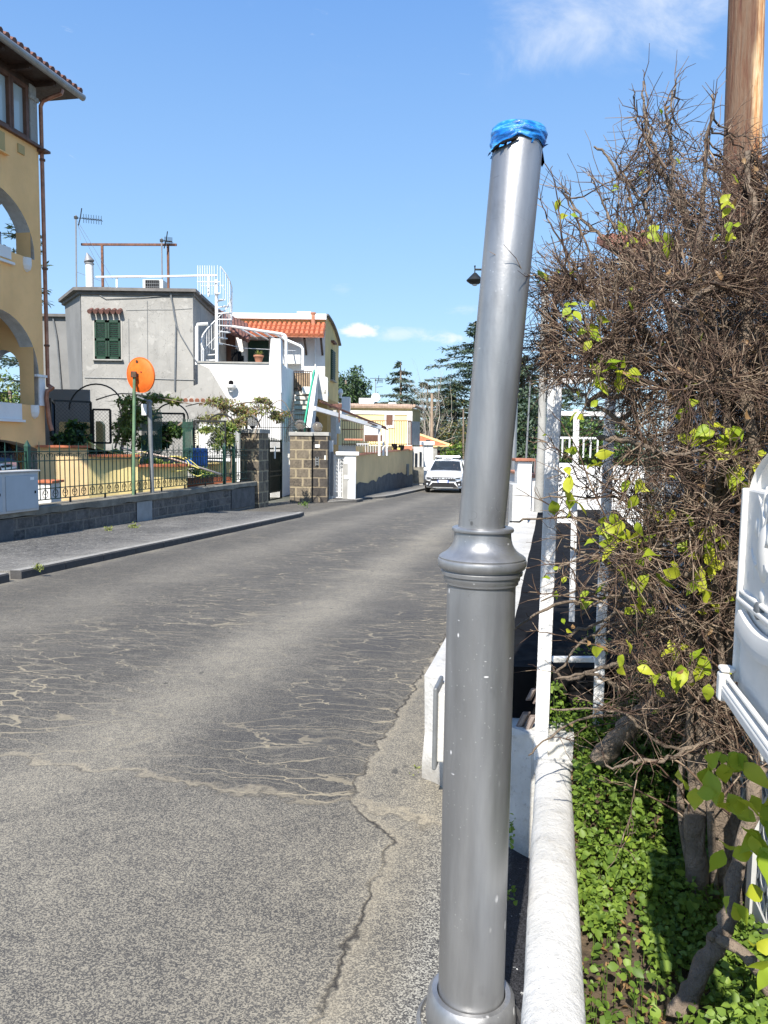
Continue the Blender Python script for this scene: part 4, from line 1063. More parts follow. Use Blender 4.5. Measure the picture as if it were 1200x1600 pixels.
b.box(mfp(W_ / 2, zbm + .006, .001), (W_ + .01, .014, .016), (T, NN, UP)); b.box(mfp(W_ / 2, zbm + .028, .001), (W_, .008, .006), (T, NN, UP))
b.build('base_moulding', M['mail'], mb, bevel=.003)
b = MB()
for a in (0.0, W_): b.box(mfp(a, (zt + zbm) / 2 + .01, .002), (.012, .014, H - .02), (T, NN, UP))
b.box(mfp(W_ / 2, zbm + H * .47, .002), (W_, .012, .008), (T, NN, UP)); b.box(mfp(W_ / 2, zbm + H * .51, .002), (W_, .010, .006), (T, NN, UP)); b.box(mfp(W_ / 2, zbm + H * .05, .002), (W_, .012, .006), (T, NN, UP))
b.build('face_moulding', M['mail'], mb, bevel=.003)
b = MB()
b.box(mfp(-.002, zbm + .012, .003), (.022, .018, .045), (T, NN, UP)); b.box(mfp(-.002, zbm + .040, .003), (.026, .022, .008), (T, NN, UP)); b.build('corner_foot', M['mail'], mb, bevel=.004)
b = MB(); 
for k, (r_, h) in enumerate(((.012, .0), (.016, .025), (.010, .04), (.014, .055))): b.ball(mfp(.002, zt - .075 + h, .002), r_ * .8, 10)
b.build('corner_boss', M['mail'], mb, shade=True)
# arched hood
b = MB(); prof = []
N = 14; vs = []
for r_, o in ((1.0, -.02), (1.0, .006), (.92, .016), (.87, .006), (.82, .012), (.76, -.005)):
    for i in range(N + 1):
        a = math.pi * i / N; vs.append(mfp(W_ / 2 + (W_ / 2 + .015) * r_ * math.cos(a), zt - .005 + .085 * r_ * math.sin(a), o))
k = N + 1; b.add(vs, [(q * k + i, q * k + i + 1, (q + 1) * k + i + 1, (q + 1) * k + i) for q in range(5) for i in range(N)])
vs = [mfp(W_ / 2 + (W_ / 2 + .015) * math.cos(math.pi * i / N), zt - .005 + .085 * math.sin(math.pi * i / N), -.13) for i in range(N + 1)]
v0 = [mfp(W_ / 2 + (W_ / 2 + .015) * math.cos(math.pi * i / N), zt - .005 + .085 * math.sin(math.pi * i / N), .006) for i in range(N + 1)]
b.add(v0 + vs, [(i, i + 1, k + i + 1, k + i) for i in range(N)])
b.build('hood', M['mail'], mb, shade='auto')
MB().box(mfp(W_ / 2, zt + .02, -.02), (W_ * .8, .02, .06), (T, NN, UP)).build('slot', painted('slot_shadow_grey', (.30, .31, .33), .1, .6), mb)
# curled relief (a plain leafy cartouche)
b = MB(); cc = mfp(.115, zbm + H * .74, .005)
for (a, z, r_, s1) in ((.0, .0, .032, 1.5), (-.045, .03, .018, 1), (.045, .03, .018, 1), (-.05, -.03, .016, 1.6), (.05, -.03, .016, 1.6), (0, .06, .018, .8), (0, -.065, .02, .8), (-.075, .0, .012, 2.2), (.075, 0, .012, 2.2), (-.09, .04, .012, 1.3), (-.085, -.05, .013, 1.3)):
    p = cc - T * a + UP * z; vs_ = []
    q = MB(); q.ball(V(0, 0, 0), 1, 12); b.add([p + T * (x * r_ * .85) + NN * (-y * r_ * .40) + UP * (z2 * r_ * s1) for x, y, z2 in q.v], q.f)
for k in range(0):
    a = .4 + k * .38; pts = [cc + T * ((.03 + t * .055) * math.cos(a + t * 1.2)) + UP * ((.03 + t * .06) * math.sin(a + t * 1.2)) for t in [j / 6 for j in range(7)]]
    b.tube([p - NN * .005 for p in pts], [.008 - .0008 * j for j in range(7)], 6)
    pts = [cc - T * ((.03 + t * .05) * math.cos(a + t * 1.2)) - UP * ((.02 + t * .06) * math.sin(a + t * 1.2)) - NN * .005 for t in [j / 6 for j in range(7)]]
    b.tube(pts, [.008 - .0008 * j for j in range(7)], 6)
for sg in (-1, 1):
    for k in range(3):
        pts = [cc + T * sg * (.02 + .05 * t) * math.cos(.5 + k * .9 + t) + UP * (.02 + .075 * t) * math.sin(.5 + k * .9 + t * .8) * (1 if k < 2 else -1) for t in [j / 6 for j in range(7)]]
        b.tube([p - NN * .003 for p in pts], [.006 - .0006 * j for j in range(7)], 6)
b.build('relief', M['mail'], mb, shade=True)
b = MB(); zz = zbm + H * .36; vs = []
N = 12
for q, (o, dz_) in enumerate(((.0, .020), (.010, .018), (.013, .0), (.009, -.014), (.0, -.015))):
    for i in range(N + 1):
        t = i / N; a = .035 + t * .20; vs.append(mfp(a, zz + dz_ - .006 + .012 * (2 * t - 1) ** 2 , o))
k = N + 1; b.add(vs, [(q * k + i, q * k + i + 1, (q + 1) * k + i + 1, (q + 1) * k + i) for q in range(4) for i in range(N)]); b.add([vs[q * k] for q in range(5)], [(0, 1, 2, 3, 4)]); b.add([vs[q * k + N] for q in range(5)], [(4, 3, 2, 1, 0)])
b.build('name_handle', M['mail'], mb, shade='auto')
b = MB(); b.lathe(mfp(.115, zz + .040, .0), [(.013, 0), (.013, .006), (.009, .008)], 16, NN * -1); b.build('lock', M['steelgrey'], mb, shade='auto')

# ------------------------------------------------------------------ things farther along the right side
# second lamp post with lantern
D2 = 17.0
q = at(799, 835, D2); lp = thing('lamp_post', Vector((q.x, D2, gz(D2))), 'slim grey street lamp with a black lantern hanging from its arm', 'lamp post')
tz = at(815, 422, D2).z
tx = at(817, 415, D2).x
b = MB(); b.lathe(lp.location, [(.12, 0), (.12, .08), (.09, .12), (.085, 1.15), (.11, 1.18), (.11, 1.24), (.075, 1.3)], 20); b.build('base', M['silver'], lp, shade='auto')
b = MB(); b.tube([lp.location + UP * 1.2, Vector((lp.location.x + .0, D2, tz - .1))], [.065, .045], 14); b.build('shaft', M['silver'], lp, shade='auto')
pc = lp.location.x; q = at(742, 421, D2)
b = MB(); b.tube([V(pc, D2, tz - .2), V(pc, D2, q.z + .05), V(pc - .1, D2, q.z), V(q.x, D2, q.z), V(q.x, D2, q.z + .08)], .022, 8); b.tube([V(q.x, D2, q.z + .05), V(q.x, D2, q.z - .1)], .012, 6); b.build('arm', M['blackiron'], lp, shade='auto')
q = at(742, 436, D2)
b = MB(); b.lathe(q - UP * .0, [(.03, .13), (.06, .10), (.17, -.01), (.185, -.03), (.18, -.045), (.10, -.10), (.06, -.11)], 12); b.build('lantern', M['blackiron'], lp, shade='auto')
MB().lathe(q - UP * .115, [(.055, 0), (.05, -.02), (.02, -.03)], 12).build('bulb_glass', M['offwhite'], lp, shade='auto')
# white pillar with red tile cap
def boxthing(name, px0, px1, pyt, d, dep, zb, m, label, cat, capm=None, capn='cap', ch=.05, group=None):
    a = at(px0, 700, d); c = at(px1, 700, d); z = at((px0 + px1) / 2, pyt, d).z
    t = thing(name, Vector(((a.x + c.x) / 2, d + dep / 2, zb)), label, cat, group)
    MB().box(Vector(((a.x + c.x) / 2, d + dep / 2, (z + zb) / 2)), (c.x - a.x, dep, z - zb)).build('shaft', m, t, bevel=.008)
    if capm: MB().box(Vector(((a.x + c.x) / 2, d + dep / 2, z + ch / 2 + .002)), (c.x - a.x + .1, dep + .1, ch)).build(capn, capm, t, bevel=.01)
    return t
boxthing('gate_pillar', 810, 832, 721, 13, .3, gz(13), M['white'], 'white pillar with red tile cap seen just right of the silver post', 'pillar', M['terracotta'])
boxthing('low_wall', 803, 828, 757, 11, .3, gz(11), M['whitewash'], 'cream low wall block in front of the red capped pillar', 'wall')
boxthing('low_wall', 833, 842, 746, 13.3, 2.4, gz(13), M['white'], 'small white wall stub under the grey railings beside the capped pillar', 'wall', M['pot'])
b = MB()
for k in range(7): b.beam(at(831 + k * 3, 744, 13.4), at(832 + k * 3, 717, 13.4), .015, .015, Y0)
b.beam(at(830, 718, 13.4), at(852, 719, 13.4), .03, .03); b.beam(at(830, 742, 13.4), at(852, 743, 13.4), .03, .03)
tag(b.build('railing', M['steelgrey']), 'short grey metal railing beside the red capped white pillar', 'railing')
boxthing('orange_block', 843, 854, 722, 14.5, .5, gz(14), M['pot'], 'orange painted wall end behind the first white post', 'wall')
# distant poles
def pole(name, pts, d, r0, r1, m, label, cat='pole'):
    P = [at(x, y, d) for x, y in pts]; P[0].z = min(P[0].z, gz(d)) if P[0].z < .3 else P[0].z
    n = len(P); o = MB(); o.tube(P, [r0 + (r1 - r0) * i / (n - 1) for i in range(n)], 10); o = o.build(name, m, shade='auto'); return tag(o, label, cat)
pole('concrete_pole', ((841, 800), (846, 690), (852, 450)), 10, .062, .045, M['conc'], 'tapered pale concrete pole between the silver post and the first white post')
pole('thin_pole', ((822, 717), (829, 588)), 13.15, .018, .014, M['steelgrey'], 'very thin white pole standing on the red capped pillar')
pole('rusty_pole', ((862, 700), (868, 425)), 12, .03, .03, M['rust'], 'rusty pipe sticking up through the bare twigs', 'pipe')
# white gate panel, railings and building behind the posts
boxthing('white_wall', 868, 900, 724, 9, .2, gz(9), M['white'], 'white panel with dark scribbles seen between the white posts', 'wall')
sw = MB(); r6 = random.Random(12)
for k in range(12):
    c = at(873 + r6.uniform(0, 7), 730 + k * 4.2, 8.99); s = .018
    sw.tube([c + V(r6.uniform(-s, s) * 2, 0, r6.uniform(-s, s)) for _ in range(5)], .0035, 4)
tag(sw.build('scribble', M['black']), 'dark scrawled marks on the white panel between the white posts', 'graffiti')
boxthing('white_wall', 900, 1010, 728, 11, .25, gz(11), M['white'], 'long white garden wall glimpsed through twigs right of the posts', 'wall')
b = MB()
for k in range(7): b.beam(at(878 + k * 11, 715, 11), at(879 + k * 11, 684, 11), .02, .02, Y0)
b.beam(at(872, 684, 11), at(960, 685, 11), .03, .03)
tag(b.build('white_railing', M['whitemetal']), 'white tube railing glimpsed behind the first white post', 'railing')
# terracotta canopy in the bush
tc = thing('tiled_canopy', at(1030, 400, 5.4), 'red tiled canopy edge half hidden in the bare bush', 'canopy')
b = MB()
for k in range(5):
    p = at(978 + k * 18, 392 - k * 2.0, 5.2); b.tube([p, p + V(.03, .7, .25)], .045, 7)
b.build('tiles', M['terracotta'], tc, shade='auto'); MB().beam(at(975, 402, 5.3), at(1060, 392, 5.3), .1, .1).build('beam', M['wood_dark'], tc)

# wooden utility pole
def woodfn(g):
    P = g.coord('World')
    st = g.noise(46, 6, .75, vec=g.scale(P, (1, 1, .05)), dist=.2); bl = g.noise(2.2, 4, .6, vec=g.scale(P, (1.6, 1.6, .6)))
    c = g.ramp(st * .75 + bl * .35, [(.36, (.05, .016, .009)), (.45, (.34, .11, .04)), (.52, (.66, .32, .12)), (.60, (.85, .58, .32)), (.72, (.90, .74, .50))])
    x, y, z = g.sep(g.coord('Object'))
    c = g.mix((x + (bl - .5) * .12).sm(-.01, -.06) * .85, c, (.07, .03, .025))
    return {'Base Color': c, 'Roughness': .8, 'Normal': g.bump(st, 1.0, .02)}
M['polewood'] = mat('weathered_pole_wood', woodfn)
pd = 5.8; pt = at(1174, -260, pd); pb_ = at(1158, 300, pd); sdv = (pt - pb_).normalized(); pbase = pb_ - sdv * ((pb_.z + .2) / sdv.z)
b = MB(); b.tube([pbase, pbase + sdv * 4, pt], [.155, .128, .112], 28); tag(b.build('utility_pole', M['polewood'], shade='auto'), 'tall weathered wooden utility pole rising above the bare bush', 'utility pole')
HK = 1.24
# ------------------------------------------------------------------ helpers in house frames
def zt_at(py, d, px=600): return at(px, py, d).z
def xat(px, d): return at(px, 690, d).x
def shutter(parent, px0, px1, py0, py1, d, m, name='shutter', leaves=2, off=.03):
    a = at(px0, py0, d); c = at(px1, py1, d); x0, x1, z1, z0 = a.x, c.x, a.z, c.z
    b = MB(); w_ = (x1 - x0) / leaves
    for k in range(leaves):
        xa, xb = x0 + k * w_ + .01, x0 + (k + 1) * w_ - .01
        for xx in (xa + .03, xb - .03): b.box(V(xx, d - off, (z0 + z1) / 2), (.06, .05, z1 - z0))
        for zz in (z0 + .04, z1 - .04, (z0 + z1) / 2): b.box(V((xa + xb) / 2, d - off, zz), (xb - xa, .05, .08))
        n = max(5, int((z1 - z0) / .07))
        for j in range(n):
            zz = z0 + .08 + (z1 - z0 - .16) * (j + .5) / n
            b.box(V((xa + xb) / 2, d - off, zz), (xb - xa - .1, .045, .012), (V(1, 0, 0), V(0, .8, .6), V(0, -.6, .8)))
    return b.build(name, m, parent)
def tilehood(parent, px0, px1, py, d, m, name='tile_hood'):
    b = MB(); a = at(px0, py, d); c = at(px1, py, d); n = max(3, int((c.x - a.x) / .17)); 
    for k in range(n):
        x = a.x + (c.x - a.x) * (k + .5) / n; b.tube([V(x, d - .22, a.z - .05), V(x, d + .02, a.z + .04)], .075, 8)
    return b.build(name, m, parent, shade='auto')

# ------------------------------------------------------------------ grey house
DH = 25.0
xl, xr = xat(131, DH), xat(303, DH)
zr = zt_at(461, DH, 210)
gh = thing('grey_house', V((xl + xr) / 2, DH, gz(25)), 'grey rendered flat roofed house with one green shuttered window', 'house')
b = MB(); zg = -.6
# footprint: front, right return, back; left flank leans in
fl = V(xl, DH, 0); fr_ = V(xr, DH, 0); rb = V(xat(328, 28.0), 28.0, 0); lb_ = V(xat(117, 27), 27, 0)
b.quad(V(xl, DH, zg), V(xr, DH, zg), V(xr, DH, zr), V(xl, DH, zr))
b.quad(V(xr, DH, zg), V(rb.x, rb.y, zg), V(rb.x, rb.y, zr), V(xr, DH, zr))
b.quad(V(rb.x, rb.y, zg), V(rb.x, 33, zg), V(rb.x, 33, zr), V(rb.x, rb.y, zr))
b.build('wall', M['greywall'], gh)
b = MB(); b.quad(V(lb_.x + .02, 27, zg), V(xl, DH, zg), V(xl - .02, DH, zr), V(lb_.x - .25, 27, zr)); b.quad(V(lb_.x, 33, zg), V(lb_.x, 27, zg), V(lb_.x, 27, zr), V(lb_.x, 33, zr)); b.build('side_wall', M['greydark'], gh)
b = MB(); o = .13
for (h0, h1, ov) in ((0, .10, .06), (.10, .20, .17)):
    poly = [V(xl - ov, DH - ov, zr + h0), V(xr + ov * .8, DH - ov, zr + h0), V(rb.x + ov * 1.3, rb.y, zr + h0), V(rb.x + ov, 33, zr + h0), V(lb_.x - .3, 33, zr + h0), V(lb_.x - .3 - ov, 27, zr + h0)]
    b.prism(poly, V(0, 0, h1 - h0 - .003))
b.build('roof', M['bitumen'], gh)
# left wing farther back, lower side lean-to edge
b = MB(); xw0, xw1 = xat(70, 29), xat(121, 29); zw = zt_at(496, 29, 100)
b.quad(V(xw0, 29, zg), V(xw1 + .4, 29, zg), V(xw1 + .4, 29, zw), V(xw0, 29, zw)); b.build('wing_wall', M['greydark'], gh)
MB().box(V((xw0 + xw1) / 2, 29.3, zw + .06), (xw1 - xw0 + .4, .9, .1)).build('wing_roof', M['bitumen'], gh)
shutter(gh, 147.5, 189.5, 500, 561.5, DH, M['greenshut'])
MB().box(at(168.5, 562.5, DH - .04), (at(192, 562, DH).x - at(145, 562, DH).x, .14, .04)).build('window_sill', M['conc'], gh)
b = MB(); a_ = at(145, 498, DH); c_ = at(192, 563, DH); b.quad(V(a_.x, DH - .012, c_.z), V(c_.x, DH - .012, c_.z), V(c_.x, DH - .012, a_.z), V(a_.x, DH - .012, a_.z)); b.build('window_surround', painted('pale_surround', (.40, .385, .35), .08, .9, scale=2, bump=.2), gh)
tilehood(gh, 139, 193, 486, DH, M['tile_dark'])
tilehood(gh, 288, 342, 624, DH - .1, M['terracotta'], 'tile_ledge')
# plumbing on the wall
b = MB()
def poly_tube(b, pts, d, r, n=6): b.tube([at(x, y, d) for x, y in pts], r, n)
poly_tube(b, ((264, 452), (270, 475), (275, 505), (274, 560), (273, 610)), DH - .04, .028)
poly_tube(b, ((266, 452), (273, 500), (280, 520), (305, 562), (330, 592), (355, 625)), DH - .07, .018)
poly_tube(b, ((310, 565), (318, 572), (345, 602), (357, 620)), DH - .1, .05)
poly_tube(b, ((155, 461), (165, 467), (220, 465), (262, 462)), DH - .03, .012)
poly_tube(b, ((132, 590), (240, 592), (305, 594)), DH - .02, .010)
poly_tube(b, ((197, 485), (230, 484), (270, 484), (300, 482)), DH - .01, .006)
poly_tube(b, ((201, 498), (202, 585)), DH - .01, .006); poly_tube(b, ((230, 470), (231, 590)), DH - .01, .006)
b.build('wall_pipes', M['steelgrey'], gh)
b = MB(); poly_tube(b, ((83, 498), (89, 530), (95, 600), (96, 640)), 28.95, .03); poly_tube(b, ((119, 480), (120, 560), (121, 590)), 28.9, .025); b.build('wing_pipes', M['steelgrey'], gh)
# louvred ground floor doors
sd = shutter(gh, 299, 322, 638, 700, DH, painted('cream_louvre', (.62, .60, .50), .1, .6, scale=3), 'louvred_door')
# rooftop: chimney, tanks, frame, aerials
def thg(name, px, py, d, label, cat, group=None): p = at(px, py, d); return thing(name, p, label, cat, group)
zR = zr + .19
def roofpt(px, d): q = at(px, 450, d); return V(q.x, d, zR)
p = roofpt(140.5, 26); ztop = zt_at(413, 26, 140)
ch = thing('chimney_flue', p, 'white round chimney flue with tilted metal cowl on grey house roof', 'chimney')
MB().tube([p, V(p.x, p.y, ztop)], .125, 14).build('flue', M['white'], ch, shade='auto')
b = MB(); b.lathe(V(p.x, p.y, ztop), [(.15, 0), (.15, .03), (.11, .05)], 14); b.lathe(V(p.x, p.y, ztop + .06), [(.14, 0), (.17, .04), (.05, .26), (.02, .32)], 12, V(-.25, 0, 1)); b.build('cowl', M['zinc'], ch, shade='auto')
p = roofpt(158, 26); MBx = MB().box(p + V(0, 0, .08), (.9, .7, .2)); tag(MBx.build('roof_vent', M['bitumen'], None, bevel=.02), 'low grey block beside the white chimney on the grey roof', 'roof vent')
p0, p1 = roofpt(225, 25.6), roofpt(252, 25.6); zA = zt_at(438, 25.6, 240)
ac = thing('air_conditioner', (p0 + p1) / 2, 'boxy air conditioner with dark grille on the grey house roof', 'air conditioner')
MB().box(V((p0.x + p1.x) / 2 + .05, 25.7, (zR + zA) / 2), (p1.x - p0.x + .1, .5, zA - zR)).build('case', M['offwhite'], ac, bevel=.02)
gr = MB(); xg0, xg1 = xat(230, 25.4), xat(251, 25.4); gm = MB().box(V((xg0 + xg1) / 2, 25.44, (zR + zA) / 2 + .01), (xg1 - xg0, .012, zA - zR - .06)).build('grille', M['black'], ac)
for k in range(8): gr.box(V(xg0 + (xg1 - xg0) * k / 7, 25.43, (zR + zA) / 2 + .01), (.01, .02, zA - zR - .06))
for k in range(4): gr.box(V((xg0 + xg1) / 2, 25.428, zR + .05 + (zA - zR - .08) * k / 3), (xg1 - xg0, .02, .01))
gr.build('grille_bars', M['steelgrey'], ac)
p = roofpt(262, 25.8); tag(MB().box(p + V(0, 0, .07), (.5, .5, .16)).build('roof_vent', M['bitumen'], None, bevel=.02), 'low grey block right of the air conditioner on the grey roof', 'roof vent')
def aerial(px0, py0, px1, py1, d, boom, label, flip=1):
    a = at(px0, py0, d); c = at(px1, py1, d); t = thing('tv_aerial', a, label, 'aerial', 'television aerials on the roofs')
    MB().tube([a, c], .025, 6).build('mast', M['zinc'], t)
    b = MB(); q = at(px1, py1 + 4, d); e_ = q + V(boom, 0, -.09 * boom); b.tube([q - V(.05, 0, 0), e_], .012, 5)
    for k in range(8):
        pp = q + (e_ - q) * (.3 + .68 * k / 7); b.tube([pp - V(0, .0, .14), pp + V(0, 0, .14)], .008, 4)
        b.tube([pp - V(0, .14, .0), pp + V(0, .14, .0)], .008, 4)
    b.tube([q + V(.08, 0, -.25), q + V(.15, 0, 0), q + V(.20, 0, .3)], .018, 5); b.box(q, (.1, .08, .08))
    b.build('antenna', M['blackiron'], t)
    return t
aerial(119.5, 448, 118.5, 336, 25.9, .85, 'tall television aerial mast at the left edge of the grey roof')
aerial(253.5, 445, 252.5, 372, 26.0, .35, 'television aerial on a banded white mast behind the air conditioner')
b = MB()
for (a_, c_) in (((121, 345), (176, 436)), ((121, 350), (172, 452)), ((120, 425), (158, 439)), ((122, 350), (126, 375))): b.tube([at(*a_, 25.9), at(*c_, 26)], .006, 3)
tag(b.build('guy_wire', M['zinc']), 'thin wires strung from the tall aerial mast to the grey roof', 'wire')
rf = thing('washing_line_stand', roofpt(200, 26.2), 'rusty tall goalpost frame standing on the grey roof', 'frame')
b = MB(); b.beam(at(127, 382, 26.2), at(276, 382.5, 26.2), .07, .07); b.build('crossbar', M['rust'], rf)
for px in (159.5, 262.5): MB().beam(V(at(px, 384, 26.2).x, 26.2, zR - .1), at(px, 383, 26.2), .07, .07, Y0).build('upright', M['rust'], rf)
rf = thing('clothes_rail', roofpt(250, 25.7), 'lower white pipe rail on short posts along the grey roof edge', 'rail')
b = MB(); b.tube([at(150, 433, 25.5), at(250, 432, 25.7), at(339, 430.5, 25.9)], .035, 8); b.build('pipe', M['whitemetal'], rf)
for px in (182.5, 326): MB().tube([V(at(px, 440, 25.6).x, 25.6, zR - .1), at(px, 432, 25.6)], .035, 6).build('upright', M['whitemetal'], rf)

# ------------------------------------------------------------------ terrace with parapet, stairs, spiral stair
DT = 24.7
te = thing('terrace', V(xat(370, DT), DT, gz(25)), 'bright white walled terrace with pillar and outside stairs joined to the grey house', 'terrace')
ztr = zt_at(568, DT, 360)
b = MB(); x0, x1, x2 = xat(311, DT), xat(419, DT), xat(439, DT); zg = -.6
b.box(V((x0 + x2) / 2, DT + .12, (ztr + zg) / 2), (x2 - x0, .24, ztr - zg)); b.build('parapet_wall', M['white'], te)
b = MB(); b.add([V(x0 - .02, DT - .005, zt_at(568, DT, 310)), V(x0 + .35, DT - .005, zt_at(576, DT, 320)), V(xat(357, DT), DT - .005, zt_at(625, DT, 350)), V(xat(357, DT), DT - .005, zt_at(660, DT, 350)), V(xl + 1, DT - .005, zt_at(660, DT, 350)), V(x0 - .02, DT - .005, zt_at(600, DT, 310))], [(0, 1, 2, 3, 4, 5)])
b.build('grey_patch', M['greywall'], te)  # grey area with a slanting edge on the white parapet
MB().box(V((x0 + x1) / 2, DT + .12, ztr + .03), (x1 - x0 + .05, .32, .05)).build('coping', M['conc'], te)
# tapering pillar
zp = zt_at(529, DT, 430); b = MB(); xa, xb = xat(420, DT), xat(437, DT)
b.add([V(xa - .06, DT - .02, ztr - .9), V(x2 + .02, DT - .02, ztr - .9), V(xb + .02, DT, zp), V(xa + .06, DT, zp), V(xa - .06, DT + .5, ztr - .9), V(x2 + .02, DT + .5, ztr - .9), V(xb + .02, DT + .45, zp), V(xa + .06, DT + .45, zp)], [(0, 1, 2, 3), (1, 5, 6, 2), (5, 4, 7, 6), (4, 0, 3, 7), (3, 2, 6, 7)])
b.build('pillar', M['white'], te, bevel=.02)
# terrace side wall running back, dropping
b = MB(); pA_ = at(440, 570, DT); pB_ = at(460.5, 580, 28.6)
b.add([V(pA_.x, DT, zg), V(pB_.x, 28.6, zg), V(pB_.x, 28.6, pB_.z), V(pA_.x, DT, pA_.z + .02), V(pA_.x - .2, DT + .1, zg), V(pB_.x - .2, 28.6, zg), V(pB_.x - .2, 28.6, pB_.z), V(pA_.x - .2, DT + .1, pA_.z + .02)], [(0, 1, 2, 3), (3, 2, 6, 7), (4, 7, 6, 5)])
b.build('side_wall', M['white'], te)
# floor and house wall behind terrace
b = MB(); zf = ztr - .95; b.quad(V(x0, DT + .2, zf), V(pB_.x + .1, 28.6, zf), V(pB_.x + .1, 31, zf), V(x0, 31, zf)); b.build('terrace_floor', M['conc'], te)
# stairs: from landing (d 28.6) towards the viewer
st0 = at(461, 612, 28.4); zl = st0.z; n = 13; b = MB()
for k in range(n):
    d_ = 28.4 - k * .30; z_ = zl - k * .185
    xa_ = xat(461, 28.4) + (xat(441, 24.7) + .25 - xat(461, 28.4)) * k / n + .02; xb_ = xat(489, 28.4) - .03 - k * .035
    b.box(V((xa_ + xb_) / 2, d_, z_ - .06), (xb_ - xa_, .34, .12)); b.box(V((xa_ + xb_) / 2, d_ + .12, z_ - .2), (xb_ - xa_, .04, .30))
b.box(V((xat(461, 28.9) + xat(511, 28.9)) / 2, 29.0, zl + .0), (xat(511, 28.9) - xat(461, 28.9), 1.2, .16))
b.build('steps', painted('stair_stone', (.56, .54, .48), .08, .8, scale=3, dirt=.3), te)
# solid outer balustrade of the stair
b = MB(); q = [at(489.5, 580, 28.4), at(511.5, 590, 27.6), at(511.5, 628, 27.6), at(497, 623, 27.9), at(483, 690, 25.2), at(477, 690, 25.2), at(476, 655, 25.3), at(487, 612, 27.6)]
def polyslab(b, P, vec): b.prism(P, vec)
q2 = [at(490, 580, 28.4), at(512, 590, 28.4), at(512, 628, 28.4), at(495, 622, 28.4)]
b.prism([q2[0], q2[3], q2[2], q2[1]], V(0, .18, 0))
pth = [(28.4, 490, 580, 624), (27.4, 487, 602, 640), (26.4, 483, 634, 668), (25.4, 478, 668, 700)]
for (d0, xa_, ya, yb), (d1, xb_, yc, yd) in zip(pth, pth[1:]):
    A0, A1, B0, B1 = at(xa_, yb, d0), at(xa_, ya, d0), at(xb_, yd, d1), at(xb_, yc, d1)
    A0.z = A1.z - .95; B0.z = B1.z - .95
    w_ = V(.16, 0, 0); b.add([A0, A1, B1, B0, A0 + w_, A1 + w_, B1 + w_, B0 + w_], [(0, 1, 2, 3), (4, 7, 6, 5), (1, 5, 6, 2), (0, 3, 7, 4)])
b.build('stair_balustrade', painted('worn_white', (.66, .65, .61), .1, .9, scale=1.5, bump=.3, dirt=.5, dirtc=(.28, .27, .25)), te)
b = MB(); P = [at(x, y, d) for x, y, d in ((491, 578, 28.3), (487, 600, 27.4), (481, 632, 26.4), (475, 665, 25.4))]
b.tube(P, .03, 6); b.tube([p - UP * .85 for p in P], .02, 6)
for i in range(len(P) - 1):
    for t in (0, .25, .5, .75): p = P[i].lerp(P[i + 1], t); b.tube([p, p - UP * .85], .012, 4)
b.build('stair_rail', M['greenpaint'], te)
b = MB()
for i in range(len(P) - 1): b.add([P[i] - UP * .08, P[i + 1] - UP * .08, P[i + 1] - UP * .8, P[i] - UP * .8], [(0, 1, 2, 3)])
b.build('rail_screen', painted('green_mesh', (.12, .45, .30), .2, .7, scale=6), te)
# top gate with cane panel
b = MB(); g_a, g_b = at(459.5, 580, 28.2), at(487.5, 612, 28.2)
for k in range(9): x = g_a.x + (g_b.x - g_a.x) * k / 8; b.beam(V(x, 28.2, g_b.z), V(x, 28.2, g_a.z), .025, .025, Y0)
for z in (g_a.z, g_b.z + .1): b.beam(V(g_a.x, 28.2, z), V(g_b.x, 28.2, z), .03, .03)
gg = b.build('stair_gate', M['wood_dark'], te)
MB().box(V((g_a.x + g_b.x) / 2 - .05, 28.25, (g_a.z + g_b.z) / 2), (g_b.x - g_a.x - .1, .02, g_a.z - g_b.z - .1)).build('cane_panel', painted('cane', (.38, .28, .18), .2, .8, scale=9), gg)
MB().box(at(479, 610, 28.0), (.3, .25, .25)).build('white_box', M['white'], te, bevel=.01)
# spiral stair
cx = xat(339.5, 25.4); sp = thing('spiral_stair', V(cx, 25.4, ztr - .6), 'white iron spiral stair climbing from the terrace to the roof', 'staircase')
zt2 = zt_at(437, 25.4, 339)
MB().tube([V(cx, 25.4, ztr - .7), V(cx, 25.4, zt2)], .055, 10).build('centre_pole', M['whitemetal'], sp, shade='auto')
rS = .50; nst = 15; zs0 = ztr - .55; zs1 = zr + .1; b = MB(); rl = MB(); P = []
for k in range(nst):
    a0 = math.pi * 1.25 - k * .36; a1 = a0 - .40; z_ = zs0 + (zs1 - zs0) * (k + 1) / nst
    c0_ = V(cx, 25.4, z_); e0 = c0_ + V(math.cos(a0), math.sin(a0), 0) * rS; e1 = c0_ + V(math.cos(a1), math.sin(a1), 0) * rS
    b.prism([c0_, e1, e0], V(0, 0, -.03))
    rl.tube([e0, e0 + UP * .82], .012, 4); em = c0_ + V(math.cos(a0 - .18), math.sin(a0 - .18), 0) * rS; rl.tube([em, em + UP * .85], .010, 4); P.append(e0 + UP * .82)
b.build('treads', M['whitemetal'], sp); rl.tube(P, .02, 6); rl.tube([p - UP * .55 for p in P], .010, 4)
rl.build('balusters', M['whitemetal'], sp)
b = MB(); zl2 = zr + .2
for k in range(8):
    x = xat(311 + k * 3.6, 25.3); b.tube([V(x, 25.3 - 0.0, zl2 - .1), V(x, 25.3, zl2 + .82)], .012, 4)
b.tube([at(308, 440.5, 25.3), at(345, 440.5, 25.3)], .018, 5); b.tube([at(314, 447, 25.5), at(350, 446, 25.5)], .014, 5); b.build('landing_rail', M['whitemetal'], sp)
b = MB(); poly_tube(b, ((307.5, 570), (307.5, 512), (309, 507), (325, 506)), 25.05, .055); b.build('wall_pipe', M['white'], te, shade='auto')
